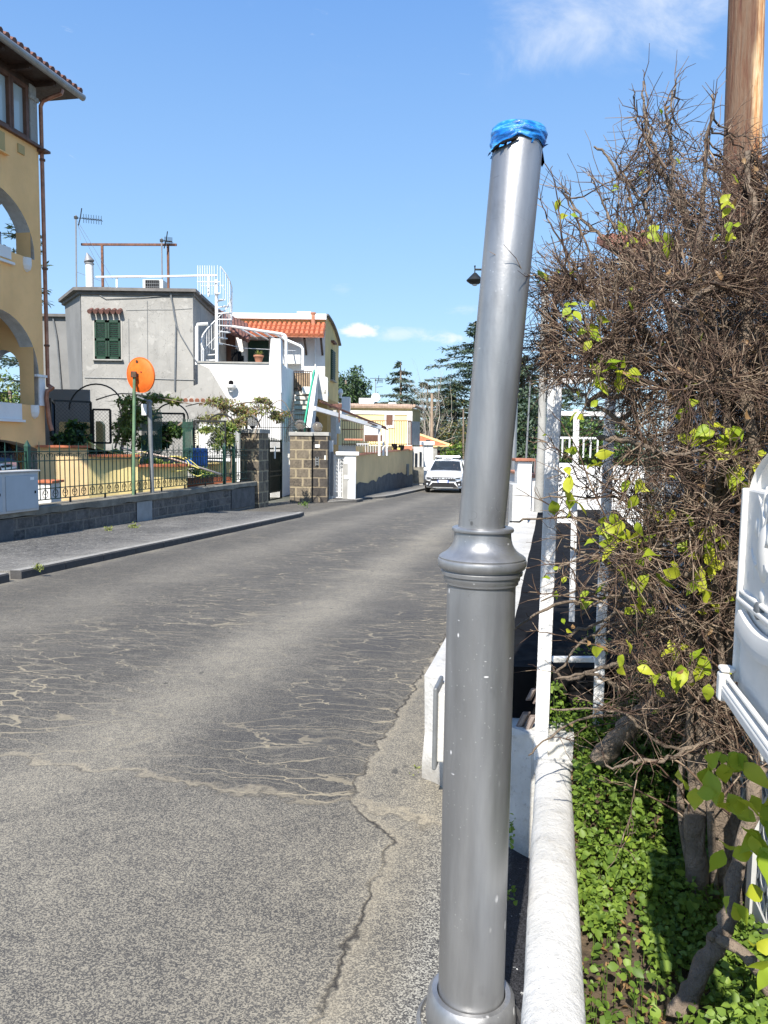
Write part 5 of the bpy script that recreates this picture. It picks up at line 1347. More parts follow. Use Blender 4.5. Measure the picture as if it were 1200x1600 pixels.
# laundry, pot, wall lamp
pt_ = at(404, 567, DT + .1); pot = thing('flower_pot', V(pt_.x, DT + .12, ztr + .055), 'clay flower pot with small plant on the terrace parapet', 'flower pot')
MB().lathe(V(pt_.x, DT + .12, ztr + .055), [(.10, 0), (.14, .16), (.165, .18), (.165, .23), (.14, .235)], 16).build('pot', M['pot'], pot, shade='auto')
b = MB(); r7 = random.Random(2)
for k in range(50):
    a = r7.uniform(0, 6.28); p = V(pt_.x, DT + .12, ztr + .28); dn_ = V(math.cos(a), math.sin(a), r7.uniform(.3, 1.6)).normalized(); L = r7.uniform(.08, .24); s = dn_.cross(UP).normalized() * .02
    b.add([p, p + dn_ * L * .5 + s, p + dn_ * L, p + dn_ * L * .5 - s], [(0, 1, 2, 3)])
tag(b.build('leaves', M['leaf_olive'], pot), kind='stuff')
b = MB()
for (x, y, w_, h_) in ((366, 555, .22, .42), (371, 560, .26, .5), (376, 566, .2, .45)):
    c = at(x, y, 27); b.add([c + V(-w_ / 2, 0, h_ / 2), c + V(w_ / 2, .04, h_ / 2), c + V(w_ / 2 + .03, .05, -h_ / 2), c + V(0, -.05, -h_ / 2 - .04), c + V(-w_ / 2, .03, -h_ / 2 + .05)], [(0, 1, 2, 3, 4)])
sm_ = b.build('laundry', M['black']); md = sm_.modifiers.new('s', 'SOLIDIFY'); md.thickness = .02; tag(sm_, 'dark clothes hanging on a line on the terrace', 'laundry')
b = MB(); b.tube([at(340, 535, 26.5), at(380, 544, 27), at(462, 548, 27.5)], .008, 4); tag(b.build('clothes_line', M['whitemetal']), 'clothes line strung across the terrace', 'clothes line')
q = at(361, 612, DT - .15); wlmp = thing('wall_lamp', q, 'white lantern with dark top fixed to the white terrace wall', 'lamp')
MB().lathe(q, [(.05, 0), (.05, .05), (.15, .12), (.17, .2), (.10, .22)], 14).build('shade', M['white'], wlmp, shade='auto'); MB().lathe(q + UP * .22, [(.08, 0), (.08, .08), (.05, .13)], 12).build('cap', M['black'], wlmp, shade='auto')

# ------------------------------------------------------------------ yellow and white house behind the terrace
DY = 31.0
xa, xb = xat(326, DY), xat(507, DY); zpar = zt_at(496, DY, 440); xc = xat(528, 35.5)
yh = thing('yellow_house', V((xa + xb) / 2, DY, gz(31)), 'white and yellow house with red tile canopy and rounded roof edge', 'house')
b = MB(); zc1 = zt_at(520, DY, 440)
b.quad(V(xa, DY, -1), V(xb, DY, -1), V(xb, DY, zc1 + .1), V(xa, DY, zc1 + .1)); b.build('front_wall', M['white'], yh)
b = MB(); b.quad(V(xat(355, DY), DY + .02, zc1), V(xb, DY + .02, zc1), V(xb, DY + .02, zpar), V(xat(355, DY), DY + .02, zpar))
# right flank with curved roof line
N = 8; top = [V(xb + (xc - xb) * t, DY + (35.5 - DY) * t, zpar + .10 - .62 * t ** 2.5) for t in [i / N for i in range(N + 1)]]
b.add([V(xb, DY, -1), V(xc, 35.5, -1)] + top[::-1], [tuple(range(N + 3))]); b.build('side_wall', M['yellow'], yh)
b = MB()
for i in range(N):
    p, q = top[i], top[i + 1]; o_ = V(.12, 0, 0); b.add([p + o_, q + o_, q + o_ + UP * .07, p + o_ + UP * .07, p - V(3, 0, 0), q - V(3, 0, 0), q - V(3, 0, 0) + UP * .07, p - V(3, 0, 0) + UP * .07], [(0, 1, 2, 3), (3, 2, 6, 7), (0, 4, 5, 1), (0, 3, 7, 4)])
b.build('roof', M['bitumen'], yh)
MB().box(V((xat(362, DY) + xb) / 2, DY + .0, zpar + .03), (xb - xat(362, DY) + .1, .3, .22)).build('parapet', M['white'], yh, bevel=.01)
def lowx(px, d, z): return V(xat(px, d), d, z)
# projecting tile canopy
ca0, ca1 = xat(374, DY), xat(508, DY); zt_a = zt_at(505, DY, 440); zb_a = zt_at(524, DY - 1.0, 440)
b = MB(); n = int((ca1 - ca0) / .19)
for k in range(n):
    x = ca0 + (ca1 - ca0) * (k + .5) / n
    for j in range(3):
        t0, t1 = j / 3, (j + 1.15) / 3
        p0 = V(x, DY, zt_a).lerp(V(x, DY - 1.0, zb_a), t0); p1 = V(x, DY, zt_a).lerp(V(x, DY - 1.0, zb_a), min(1.02, t1))
        b.tube([p0, p1 + UP * .02], [.085, .10], 6)
b.build('tile_canopy', M['orange_tile'], yh, shade='auto')
b = MB(); b.prism([V(ca0, DY, zt_a - .05), V(ca1, DY, zt_a - .05), V(ca1, DY - 1.0, zb_a - .06), V(ca0, DY - 1.0, zb_a - .06)], V(0, 0, .03)); b.build('canopy_boards', M['terracotta'], yh)
for px in (434, 478, 503): x = xat(px, DY); MB().beam(V(x, DY, zb_a - .6), V(x, DY - .8, zb_a - .08), .08, .08).build('canopy_bracket', M['wood_dark'], yh)
# left slope of the canopy over the terrace door
b = MB()
for k in range(9):
    p0 = at(342 + k * 5.2, 486 + k * 2.6, 29.5 + k * .1); p1 = p0 + V(.25, -1.0, -.75); b.tube([p0, p1], .09, 6)
b.build('side_tiles', M['tile_dark'], yh, shade='auto')
b = MB(); b.box(V(xat(404, DY - .02), DY - .03, zt_at(556, DY, 400)), (xat(420, DY) - xat(388, DY), .06, 1.2)); b.build('terrace_door', M['greenshut'], yh)
b = MB(); b.box(V(xat(361, DY - .02), DY - .03, zt_at(552, DY, 360)), (xat(369, DY) - xat(354, DY), .06, 1.5)); b.build('brown_door', M['wood'], yh)
MB().box(V(xat(335, DY - .02), DY - .03, zt_at(552, DY, 335)), (.5, .06, 1.5)).build('green_door', M['greenshut'], yh)
# white shed box and pipes on the front
c = at(455.5, 552, DY - .2); MB().box(V(c.x, DY - .2, c.z), (.75, .4, .85)).build('wall_cupboard', M['white'], yh, bevel=.01)
b = MB(); poly_tube(b, ((492, 522), (492.5, 560), (493, 583)), DY - .06, .03); poly_tube(b, ((462, 540), (465, 550), (468, 553)), DY - .25, .03); b.build('drain_pipe', M['whitemetal'], yh)
for px, py, w_ in ((483, 493.5, .55), ):
    pass
# side window
sh = at(518, 571, 33.2); sxy = V(xb + (xc - xb) * .50, DY + 4.5 * .50, 0); sdir = V(xc - xb, 4.5, 0).normalized(); snn = V(sdir.y, -sdir.x, 0)
zz0, zz1 = zt_at(594, 33.2, 518), zt_at(548, 33.2, 518)
b = MB(); b.box(V(sxy.x, sxy.y, (zz0 + zz1) / 2) + snn * .03, (1.1, .06, zz1 - zz0), (sdir, snn, UP)); 
for k in range(14): b.box(V(sxy.x, sxy.y, zz0 + (zz1 - zz0) * (k + .5) / 14) + snn * .07, (1.0, .03, .05), (sdir, snn, UP))
b.build('side_shutter', M['greenshut'], yh)
MB().box(V(sxy.x, sxy.y, zz0 - .04) + snn * .05, (1.3, .15, .05), (sdir, snn, UP)).build('side_sill', M['conc'], yh)
MB().box(V(sxy.x, sxy.y, zz1 + .35) + snn * .06, (1.0, .16, .07), (sdir, snn, UP)).build('side_hood', M['tile_dark'], yh)
# roof items
for px0, px1, py0, lab in ((464, 486, 489.5, 'flat white air conditioner with dark grille by the terracotta flue'), (390, 410, 492, 'low white roof unit half hidden behind the parapet')):
    t = thg('air_conditioner', (px0 + px1) / 2, 495, DY + .6, lab, 'air conditioner', 'roof air conditioners')
    x0_, x1_ = xat(px0, DY + .6), xat(px1, DY + .6); z1_ = zt_at(py0, DY + .6, px0); MB().box(V((x0_ + x1_) / 2, DY + .6, z1_ - .14), (x1_ - x0_, .5, .36)).build('case', M['offwhite'], t, bevel=.02)
    MB().box(V((x0_ + x1_) / 2, DY + .34, z1_ - .14), ((x1_ - x0_) * .7, .02, .22)).build('grille', M['darkglass'], t)
p = at(489.5, 507, DY - .1); q = at(489.5, 491, DY - .1); t = thing('roof_flue', p, 'short terracotta flue on the red tile canopy', 'flue'); MB().tube([p, q], .09, 10).build('pipe', M['pot'], t, shade='auto'); MB().lathe(q, [(.11, 0), (.12, .05), (.09, .07)], 10).build('collar', M['pot'], t, shade='auto')
# white pergola tubes above terrace
pg_ = thing('pergola', at(447, 575, 26), 'white tube pergola frame over the terrace stairs', 'pergola')
b = MB(); b.tube([at(447, 577, 26), at(447, 528, 26), at(445, 524, 26.2), at(440, 522, 26.6), at(362, 510, 29)], .05, 8); b.build('front_tube', M['whitemetal'], pg_, shade='auto')
b = MB(); b.tube([at(473, 578, 28.6), at(473, 545, 28.6), at(470, 541, 28.6), at(445, 530, 28.9), at(440, 522, 28.9)], .05, 8); b.build('rear_tube', M['whitemetal'], pg_, shade='auto')
for k in range(4): MB().tube([at(372 + k * 18, 512 + k * 2.6, 28.7 - k * .55), at(402 + k * 17, 528 + k * 2.6, 30.2)], .03, 6).build('rafter', M['whitemetal'], pg_, shade='auto')
# lower ochre storey under the stair: arch recess, small canopy
lo = thing('ochre_annex', V(xat(505, 29.5), 29.5, gz(29)), 'ochre annex below the outside stair with round arched door', 'annex')
b = MB(); x0_, x1_ = xat(483, 29.3), xat(511, 29.3); zq = zt_at(622, 29.3, 500)
b.quad(V(x0_, 29.3, -1), V(x1_, 29.3, -1), V(x1_, 29.3, zq), V(x0_, 29.3, zq)); b.quad(V(x1_, 29.3, -1), V(xat(529, 33), 33, -1), V(xat(529, 33), 33, zq), V(x1_, 29.3, zq)); b.build('wall', painted('deep_ochre', (.52, .32, .11), .12, .9, scale=1.5, bump=.2, dirt=.2), lo)
b = MB(); P = [at(487, 700, 29.25), at(500, 700, 29.25)] + [at(493.5 + 5 * math.cos(a), 657 - 7 * math.sin(a), 29.25) for a in [math.pi * i / 8 for i in range(9)]]; b.add(P, [tuple(range(len(P)))]); b.build('arched_door', M['wood_dark'], lo)
MB().box(at(519, 668, 30.5), (.35, .3, 1.35)).build('meter_cupboard', M['whitewash'], lo, bevel=.02)
MB().box(at(526, 662, 30.8), (.3, .3, .8)).build('white_cabinet', M['offwhite'], lo, bevel=.02)
MB().box(at(516, 634, 30), (.9, .12, .14)).build('tile_hood', M['tile_dark'], lo)

HK = 1.0
# ------------------------------------------------------------------ pale yellow flat house in the middle distance
D5 = 48.0
x0, x1 = xat(526, D5), xat(643, D5); z1 = zt_at(637, D5, 590)
fh = thing('pale_yellow_house', V((x0 + x1) / 2, D5, gz(48)), 'pale yellow single storey house with tiled roof edge and one small window', 'house')
b = MB(); b.quad(V(x0, D5, -2), V(x1, D5, -2), V(x1, D5, z1), V(x0, D5, z1)); b.build('wall', M['paleyel'], fh)
b = MB(); xs_ = xat(656, 52); b.quad(V(x1, D5, -2), V(xs_, 52, -2), V(xs_, 52, z1), V(x1, D5, z1)); b.build('side_wall', M['tan'], fh)
b = MB(); b.box(V((x0 + x1) / 2, D5 - .03, z1 - .30), (x1 - x0, .08, .22)); b.box(V(x1 - .14, D5 - .04, z1 - 1.4), (.32, .1, 2.4)); b.build('white_bands', M['white'], fh)
b = MB(); n = 46
for k in range(n): x = x0 + (x1 - x0) * (k + .5) / n; b.tube([V(x, D5 - .25, z1 + .03), V(x, D5 + .3, z1 + .20)], .075, 6)
b.tube([V(x1 + .1, D5 - .2, z1 + .15), V(xs_ + .1, 52, z1 + .15)], .1, 6); b.build('roof_tiles', painted('pale_tiles', (.46, .33, .24), .25, .85, scale=3, dirt=.4, dirtc=(.2, .12, .08), vert=1), fh, shade='auto')
MB().box(V((x0 + x1) / 2, D5 + 3.1, z1 - .1), (x1 - x0 - .1, 6, .19)).build('roof_slab', M['white'], fh)
wf = MB().box(at(608.5, 656, D5 - .03), (at(616, 650, D5).x - at(601, 650, D5).x, .07, 1.0)).build('window_surround', M['white'], fh)
MB().box(at(608.5, 656, D5 - .07), (.40, .05, .62)).build('shutter', M['wood'], wf)
c = at(587, 621, D5 + .3); sdish = thing('satellite_dish', c - UP * .3, 'round white satellite dish on the pale yellow roof', 'satellite dish')
MB().lathe(c, [(.02, .06), (.18, .03), (.28, 0), (.28, -.02), (.16, .01), (.01, .03)], 24, V(0, -1, .2)).build('dish', M['white'], sdish, shade='auto'); MB().tube([c + V(0, .06, 0), V(c.x, c.y + .1, z1)], .025, 6).build('mast', M['blackiron'], sdish)
aerial(587, 615, 587, 590, D5 + .3, .45, 'small television aerial above the satellite dish')
MB_ = MB(); MB_.tube([at(578, 591, D5 + .3), at(604, 592, D5 + .3)], .015, 4); MB_.tube([at(586, 605, D5 + .3), at(598, 604, D5 + .3)], .012, 4); tag(MB_.build('aerial_rods', M['blackiron']), 'thin horizontal aerial rods above the satellite dish', 'aerial')
for (a_, c_, t_, d_, lab) in ((533, 546, 620, 46, 'white chimney block beside the yellow house flank'), (560, 583, 622, 50, 'low white roof block left of the satellite dish'), (606, 618, 629, 50, 'flat dark topped roof unit right of the satellite dish')):
    boxthing('roof_block', a_, c_, t_, d_, 1.0, z1 - .5, M['white'], lab, 'roof block', group='blocks on the far flat roofs')
t = thg('chimney_pot', 532, 622, 45.5, 'small white urn shaped chimney pot against the dark pine', 'chimney'); MB().lathe(at(532, 622, 45.5), [(.09, 0), (.09, .2), (.15, .28), (.14, .42), (.06, .55)], 12).build('pot', M['white'], t, shade='auto')
# balcony railing and grey side wall
D6 = 44.0
rl = thing('balcony_railing', V(xat(590, D6), D6, .9), 'long plain iron railing in front of the pale yellow house', 'railing')
b = MB()
for k in range(30):
    px = 535 + k * 3.7; b.beam(at(px, 697, D6), at(px, 657.5, D6), .03, .03, Y0)
b.beam(at(534, 657.5, D6), at(643, 657.5, D6), .05, .05); b.beam(at(534, 694, D6), at(643, 694, D6), .05, .05); b.beam(at(534, 671, D6), at(575, 671, D6), .05, .05)
tag(b.build('bars', M['rust'], rl), kind='stuff')
b = MB(); b.quad(V(xat(527, D6), D6 + .1, -2), V(xat(645, D6), D6 + .1, -2), V(xat(645, D6), D6 + .1, zt_at(697, D6)), V(xat(527, D6), D6 + .1, zt_at(697, D6)))
b.quad(V(xat(527, D6), D6 + .1, zt_at(697, D6)), V(xat(645, D6), D6 + .1, zt_at(697, D6)), V(xat(643, D5), D5, zt_at(697, D6)), V(xat(527, D5), D5, zt_at(697, D6))); tag(b.build('low_terrace', M['white']), 'white terrace base under the long iron railing', 'terrace')
b = MB(); b.prism([at(641.5, 658, D6), at(656, 659, D6 + 2.5), at(656, 696, D6 + 2.5), at(641.5, 695, D6)], V(-.15, .02, 0)); tag(b.build('balcony_wall', M['conc']), 'grey solid end wall of the balcony beside the pale yellow house', 'wall')
MB1 = MB().box(at(585, 684.5, 43.6), (at(597, 680, 43.6).x - at(566, 680, 43.6).x, .08, .35)); tag(MB1.build('brick_grille', M['wood']), 'brown slotted panel behind the white pergola posts', 'grille')
MB1 = MB().box(at(581, 676, 43.7), (.9, .06, 1.0)); tag(MB1.build('white_board', M['white']), 'white board behind the brown slotted panel', 'board')
# sloping white pergola over the white gate yard
pg2 = thing('pergola', at(596, 705, 33), 'long sloping white pergola beam with posts behind the yellow garden wall', 'pergola')
MB().beam(at(491, 638, 29.5), at(594, 668, 33), .14, .16).build('beam', M['whitemetal'], pg2)
b = MB(); b.tube([at(500, 627, 30.5), at(603, 668, 33.5)], .04, 5); b.tube([at(502, 629, 30.4), at(606, 671, 33.6)], .02, 5); b.tube([at(530, 639, 30.4), at(530, 660, 30.4)], .03, 5); b.tube([at(575, 660, 32), at(605, 671, 33.6)], .03, 5); b.build('dark_rods', M['wood'], pg2)
for px, d_ in ((592.5, 33), (599, 34), (604.5, 35)): MB().beam(at(px, 712, d_), at(px, 667, d_), .10, .10, Y0).build('post', M['whitemetal'], pg2)
MB1 = MB()
for k in range(9): MB1.tube([at(559 + k * 4.0, 707, 32), at(559 + k * 4.0, 694, 32)], .012, 4)
MB1.tube([at(557, 694, 32), at(577, 694, 32)], .02, 4); tag(MB1.build('white_rail', M['whitemetal']), 'short white railing above the left end of the yellow garden wall', 'railing')
MB1 = MB().box(at(553, 687, 31), (.75, .6, .08)); tag(MB1.build('tile_stack', M['pot'], bevel=.02), 'flat stack of pinkish tiles above the white pillar', 'tiles')
b = MB(); b.quad(at(556, 715, 30.6), at(640, 707, 44.5), at(640, 697, 44.5), at(556, 697, 30.6)); tag(b.build('yard_wall', M['cream']), 'cream yard wall just above the yellow garden wall coping', 'wall')
for px, lab in ((616, 'round dark bucket left of two on the garden wall'), (627, 'square dark bucket right of two on the garden wall')):
    t = thg('bucket', px, 703, 39, lab, 'bucket', 'dark buckets on the garden wall'); b = MB(); b.lathe(at(px, 703, 39), [(.10, 0), (.15, .1), (.15, .24), (.11, .32 if px == 616 else .25)], 12); b.build('body', M['black'], t, shade='auto')
    MB().box(at(px - 4, 701.5, 38.9), (.14, .1, .12)).build('yellow_handle', M['hose'], t, bevel=.01)
MB1 = MB().box(at(637, 700, 42), (.5, .4, .25)); tag(MB1.build('brick_stack', M['pot'], bevel=.01), 'orange bricks at the far end of the yellow garden wall', 'bricks')
# grey white shed next to the yellow wall, gate posts, tiled house
bt = boxthing('white_shed', 645.5, 662, 698, 44.5, 3, -1.3, M['whitewash'], 'peeling white shed with two dark narrow windows at the end of the yellow wall', 'shed')
for px, y0_, y1_ in ((650, 708, 730), (657, 706, 728)): MB().box(at(px, (y0_ + y1_) / 2, 44.45), (.14 if px < 655 else .12, .08, .8)).build('window', M['darkglass'], bt)
b = MB(); b.box(at(654, 742, 44.46), (.6, .05, .9)); b.build('damp_patch', M['conc_old'], bt)
gw = thing('white_gateway', at(670, 745, 48), 'white gateway with flat lintel and posts left of the white car', 'gateway')
for px in (664, 672.5): MB().beam(at(px, 750, 48), at(px, 694, 48), .32, .3, Y0).build('post', M['white'], gw)
MB().box(at(666, 692.5, 48), (1.0, .6, .24)).build('lintel', M['white'], gw, bevel=.02); MB().box(at(668.5, 705, 48.2), (.28, .05, 1.4)).build('dark_opening', M['darkglass'], gw)
b = MB(); b.quad(at(674, 750, 50), at(683, 750, 50), at(683, 701, 50), at(674, 701, 50)); b.build('side_panel', M['greywall'], gw)
th = thing('tiled_house', at(690, 740, 60), 'small house with bright orange hipped tile roof behind the white car', 'house')
b = MB(); zz = zt_at(698, 60, 680); apex = at(654, 679, 62); e0 = at(640, 700, 60); e1 = at(706, 697, 60); e2 = at(712, 697, 68)
b.prism([apex, e0, e1], V(0, 0, -.1)); b.prism([apex, e1, e2], V(0, 0, -.1)); b.build('roof', M['orange_tile'], th)
b = MB(); b.tube([apex, e1], .14, 6); b.tube([at(640, 700, 60), e1], .09, 6); b.build('ridge_tiles', painted('pale_ridge', (.72, .48, .22), .15, .8, scale=5), th, shade='auto')
b = MB(); xq0, xq1 = xat(676, 60.5), xat(701, 60.5); b.quad(V(xq0, 60.5, -2), V(xq1, 60.5, -2), V(xq1, 60.5, zz + .2), V(xq0, 60.5, zz + .2)); b.build('wall', painted('brownish_wall', (.34, .28, .22), .1, .9, scale=1.5), th)  # brownish house wall below the orange roof
for px in (686.5, 692.5): MB().box(at(px, 711, 60.4), (.26, .1, 1.4)).build('shutter', M['wood_dark'], th)
MB().box(at(698.5, 712, 60.4), (.18, .12, 1.8)).build('corner_pier', M['cream'], th)

# ------------------------------------------------------------------ garden behind the fence
def wall_strip(pts, z0, ztops, m, name, parent, th_=.2):
    b = MB()
    for (p, q, za, zb_) in zip(pts, pts[1:], ztops, ztops[1:]):
        b.quad(V(p.x, p.y, z0), V(q.x, q.y, z0), V(q.x, q.y, zb_), V(p.x, p.y, za)); n_ = V(-(q - p).y, (q - p).x, 0).normalized() * th_
        b.quad(V(p.x, p.y, za), V(q.x, q.y, zb_), V(q.x + n_.x, q.y + n_.y, zb_), V(p.x + n_.x, p.y + n_.y, za))
    return b.build(name, m, parent)
rw = thing('curved_garden_wall', at(150, 760, 18.5), 'curved cream retaining wall with terracotta coping behind the green fence', 'wall')
P1 = [xyz for xyz in (at(58, 700, 17.2), at(85, 700, 17.35), at(110, 700, 17.5), at(138, 700, 17.7))]
P2 = [at(138, 700, 17.7), at(160, 700, 18.0), at(185, 700, 18.3), at(215, 700, 18.6)]
zA = at(60, 698.5, 17.2).z; zB = at(170, 713, 18.1).z
stained = painted('stained_cream', (.80, .58, .30), .12, .9, scale=1.6, bump=.2, dirt=.5, dirtc=(.42, .40, .36), vert=.5)
wall_strip(P1, -.8, [zA, zA - .01, zA - .02, zA - .03], stained, 'high_part', rw); wall_strip(P2, -.8, [zB] * 4, M['cream'], 'low_part', rw)
for PP, z_, nm in ((P1, zA, 'coping'), (P2, zB, 'coping')):
    b = MB(); 
    for i in range(len(PP) - 1): b.beam(V(PP[i].x, PP[i].y, z_ + .02), V(PP[i + 1].x, PP[i + 1].y, z_ + .02), .3, .05)
    b.build(nm, M['orange_tile'], rw)
rw2 = thing('planter_wall', at(250, 760, 19.8), 'low cream planter wall with orange coping behind the green fence', 'wall')
P3 = [at(213, 700, 18.7), at(250, 700, 19.1), at(292, 700, 19.7)]; zC = at(250, 729, 19.1).z
wall_strip(P3, -.8, [zC] * 3, M['cream'], 'face', rw2)
b = MB(); [b.beam(V(P3[i].x, P3[i].y, zC + .03), V(P3[i + 1].x, P3[i + 1].y, zC + .03), .3, .06) for i in range(2)]; b.build('coping', M['orange_tile'], rw2)
P4 = [at(292, 740, 21.5), at(330, 740, 22), at(362, 740, 22.6)]
rw3 = thing('garden_step', at(325, 760, 22), 'low orange edged step with yellow weeds near the fence end', 'step')
wall_strip(P4, -.8, [at(320, 746, 22).z] * 3, M['orange_tile'], 'face', rw3)
wall_strip([p + V(0, .8, 0) for p in P4], -.8, [at(320, 722, 22.8).z] * 3, M['cream'], 'back_face', rw3)
# terrace ground of the garden
b = MB(); b.add([at(60, 700, 18.4), at(140, 700, 19.4), at(215, 712, 20.0), at(215, 712, 25), at(60, 700, 27)], [(0, 1, 2, 3, 4)]); b.add([at(213, 729, 19.8), at(292, 729, 20.5), at(375, 722, 24), at(375, 722, 25), at(213, 712, 25)], [(0, 1, 2, 3, 4)])
struct(b.build('garden_ground', M['earth']))
# low white box with orange top next to building
boxthing('planter', 53, 78, 755, 15.6, .5, gz(15) - .1, M['white'], 'small white planter block with orange top at the foot of the ochre building', 'planter', M['orange_tile'])
# short yellow walls with rounded tops
for pxs, d_, py0, lab in (((93, 143), 22, 659, 'short yellow wall behind the dark shrub'), ((150, 161), 21.5, 658, 'narrow rounded yellow wall end between the mesh gates')):
    b = MB(); x0_, x1_ = xat(pxs[0], d_), xat(pxs[1], d_); zt_1 = zt_at(py0, d_, pxs[0]); 
    P = [V(x0_, d_, .8), V(x1_, d_, .8), V(x1_, d_, zt_1 - .1), V(x1_ - .08, d_, zt_1), V(x0_ + .03, d_, zt_1), V(x0_, d_, zt_1 - .04)]
    b.prism(P, V(0, .2, 0)); tag(b.build('yellow_wall', M['yellow']), lab, 'wall')
# chain-link panels
def meshpanel(px0, px1, py0, py1, d0, d1, label, cell=.10, m='blackiron', thick=.0035):
    A, B = at(px0, 690, d0), at(px1, 690, d1); za, zb_ = at((px0 + px1) / 2, py1, (d0 + d1) / 2).z, at((px0 + px1) / 2, py0, (d0 + d1) / 2).z
    X = V(B.x - A.x, B.y - A.y, 0); L = X.length; X.normalize(); H = zb_ - za; O = V(A.x, A.y, za)
    t = thing('mesh_panel', O + X * L / 2, label, 'fence panel', 'chain link panels in the garden')
    f = MB()
    for p, q in ((0, 0), (L, L)): f.beam(O + X * p, O + X * q + UP * H, .05, .05, Y0)
    for z in (0, H): f.beam(O + UP * z, O + X * L + UP * z, .05, .05)
    f.build('frame', M['blackiron'], t)
    b = MB(); k = -H
    while k < L:
        for sgn in (1, -1):
            # line x = k + s, z = s (or mirrored)
            s0 = max(0, -k); s1 = min(H, L - k)
            if s1 > s0:
                p0 = (k + s0, s0); p1 = (k + s1, s1)
                if sgn < 0: p0 = (L - p0[0], p0[1]); p1 = (L - p1[0], p1[1])
                b.tube([O + X * p0[0] + UP * p0[1], O + X * p1[0] + UP * p1[1]], thick, 3, False)
        k += cell
    tag(b.build('mesh', M['zinc' if m != 'blackiron' else 'blackiron'], t), kind='stuff')
meshpanel(80, 85, 627, 680, 18.6, 20.6, 'narrow mesh side panel leaning by the ochre building drainpipe')
meshpanel(85, 143, 627, 690, 20.6, 21.2, 'dark mesh gate beside the ochre building, behind the shrub')
meshpanel(146, 173, 640, 692, 20.8, 20.8, 'small mesh panel right of the narrow yellow wall')
meshpanel(232, 288, 646, 716, 21.6, 21.6, 'wide mesh panel behind the steel pole', m='z')
meshpanel(303, 352, 658, 716, 22.2, 22.2, 'mesh panel in front of the louvred doors', m='z')
b = MB(); b.box(at(101, 660, 22.4), (1.5, .05, 1.9)); tag(b.build('dark_door', M['greydark']), 'dark grey metal door in the side yard behind the mesh gate', 'door')
b = MB()
for k in range(16):
    px = 222 + k * 2.0; b.beam(at(px, 716, 20.8), at(px, 640 + (k % 2) * 4, 20.8), .022, .022, Y0)
b.beam(at(222, 652, 20.8), at(254, 652, 20.8), .04, .04); tag(b.build('inner_gate', M['greenmetal']), 'tall narrow green iron gate behind the steel pole', 'gate')
b = MB()
for k in range(9):
    px = 286 + k * 1.8; b.beam(at(px, 716, 21), at(px, 655 + (k % 2) * 4, 21), .022, .022, Y0)
b.beam(at(284, 666, 21), at(302, 666, 21), .03, .03); tag(b.build('inner_fence', M['greenmetal']), 'short green bar fence between the wide mesh panel and louvred doors', 'fence')
b = MB()
for k in range(13): px = 352 + k * 2.0; b.beam(at(px, 716, 23), at(px, 664, 23), .02, .02, Y0)
b.beam(at(352, 668, 23), at(378, 668, 23), .03, .03); tag(b.build('inner_fence', M['greenmetal']), 'green bar fence piece just left of the stone gate pillar', 'fence')
# arch hoops of the trellis
b = MB()
for (cx_, cy_, rr_, d_) in ((150, 640, 42, 21), (268, 655, 26, 21.5), (345, 668, 22, 22.5), (388, 668, 18, 24)):
    P = [at(cx_ + rr_ * math.cos(a), cy_ - rr_ * .95 * math.sin(a), d_) for a in [math.pi * i / 16 for i in range(17)]]; b.tube(P, .022, 5)
tag(b.build('trellis_hoops', M['blackiron']), 'thin dark iron hoops carrying the climbing plants', 'trellis')
# white gate grid far behind (between pillars)
b = MB()
for k in range(24):
    px = 395 + k * 3.3; b.beam(at(px, 690, 27.6), at(px, 646, 27.6), .018, .018, Y0)
b.beam(at(393, 646, 27.6), at(472, 643, 27.6), .03, .03); b.beam(at(393, 668, 27.6), at(472, 668, 27.6), .02, .02); tag(b.build('yard_railing', M['blackiron']), 'thin dark railing at the foot of the outside stairs', 'railing')
# blue barrel, cane, hose, yellow lamp
t = thg('barrel', 307, 716, 21.8, 'blue plastic barrel behind the green fence', 'barrel'); q = at(307, 731, 21.8)
MB().lathe(q, [(.30, 0), (.33, .2), (.32, .24), (.33, .3), (.32, .52), (.28, .56)], 24).build('drum', M['blue'], t, shade='auto')
b = MB(); b.tube([at(190, 700, 19.2), at(260, 714, 19.6), at(345, 741, 20.4)], [.018, .024, .028], 7); tag(b.build('cane', M['bamboo'], shade=True), 'long pale cane leaning diagonally behind the green fence', 'cane')
b = MB(); hp = [(138, 690), (155, 700), (180, 708), (205, 710), (228, 706), (222, 712), (217, 722), (222, 731), (245, 736), (275, 736), (290, 734), (295, 724), (285, 716), (265, 713), (290, 715), (312, 732), (300, 728), (294, 735), (308, 744), (318, 740)]
P = [at(x, y, 18.9 + i * .05) for i, (x, y) in enumerate(hp)]; 
def smoothpts(P, k=4):
    out = []
    for i in range(len(P) - 1):
        p0, p1, p2, p3 = P[max(i - 1, 0)], P[i], P[i + 1], P[min(i + 2, len(P) - 1)]
        for j in range(k):
            t = j / k; out.append(0.5 * ((2 * p1) + (p2 - p0) * t + (2 * p0 - 5 * p1 + 4 * p2 - p3) * t * t + (3 * p1 - p0 - 3 * p2 + p3) * t ** 3))
    return out + [P[-1]]
b.tube(smoothpts(P), .011, 6); tag(b.build('garden_hose', M['hose'], shade=True), 'yellow garden hose looping down behind the green fence', 'hose')
q = at(385, 676, 24); t = thing('post_lamp', q, 'small yellow topped post left of the globe lamp', 'post'); MB().tube([q, at(385, 651, 24)], .04, 8).build('stem', M['greenmetal'], t); MB().lathe(at(385, 651, 24), [(.05, 0), (.08, .03), (.07, .12), (.02, .18)], 10).build('yellow_cap', painted('yellow_cap', (.85, .5, .03), .1, .5, scale=5), t, shade='auto')
MB1 = MB().box(at(366, 694, 22.9), (.07, .05, .3)); tag(MB1.build('white_tag', M['white']), 'white plastic tag hanging near the fence end post', 'tag')
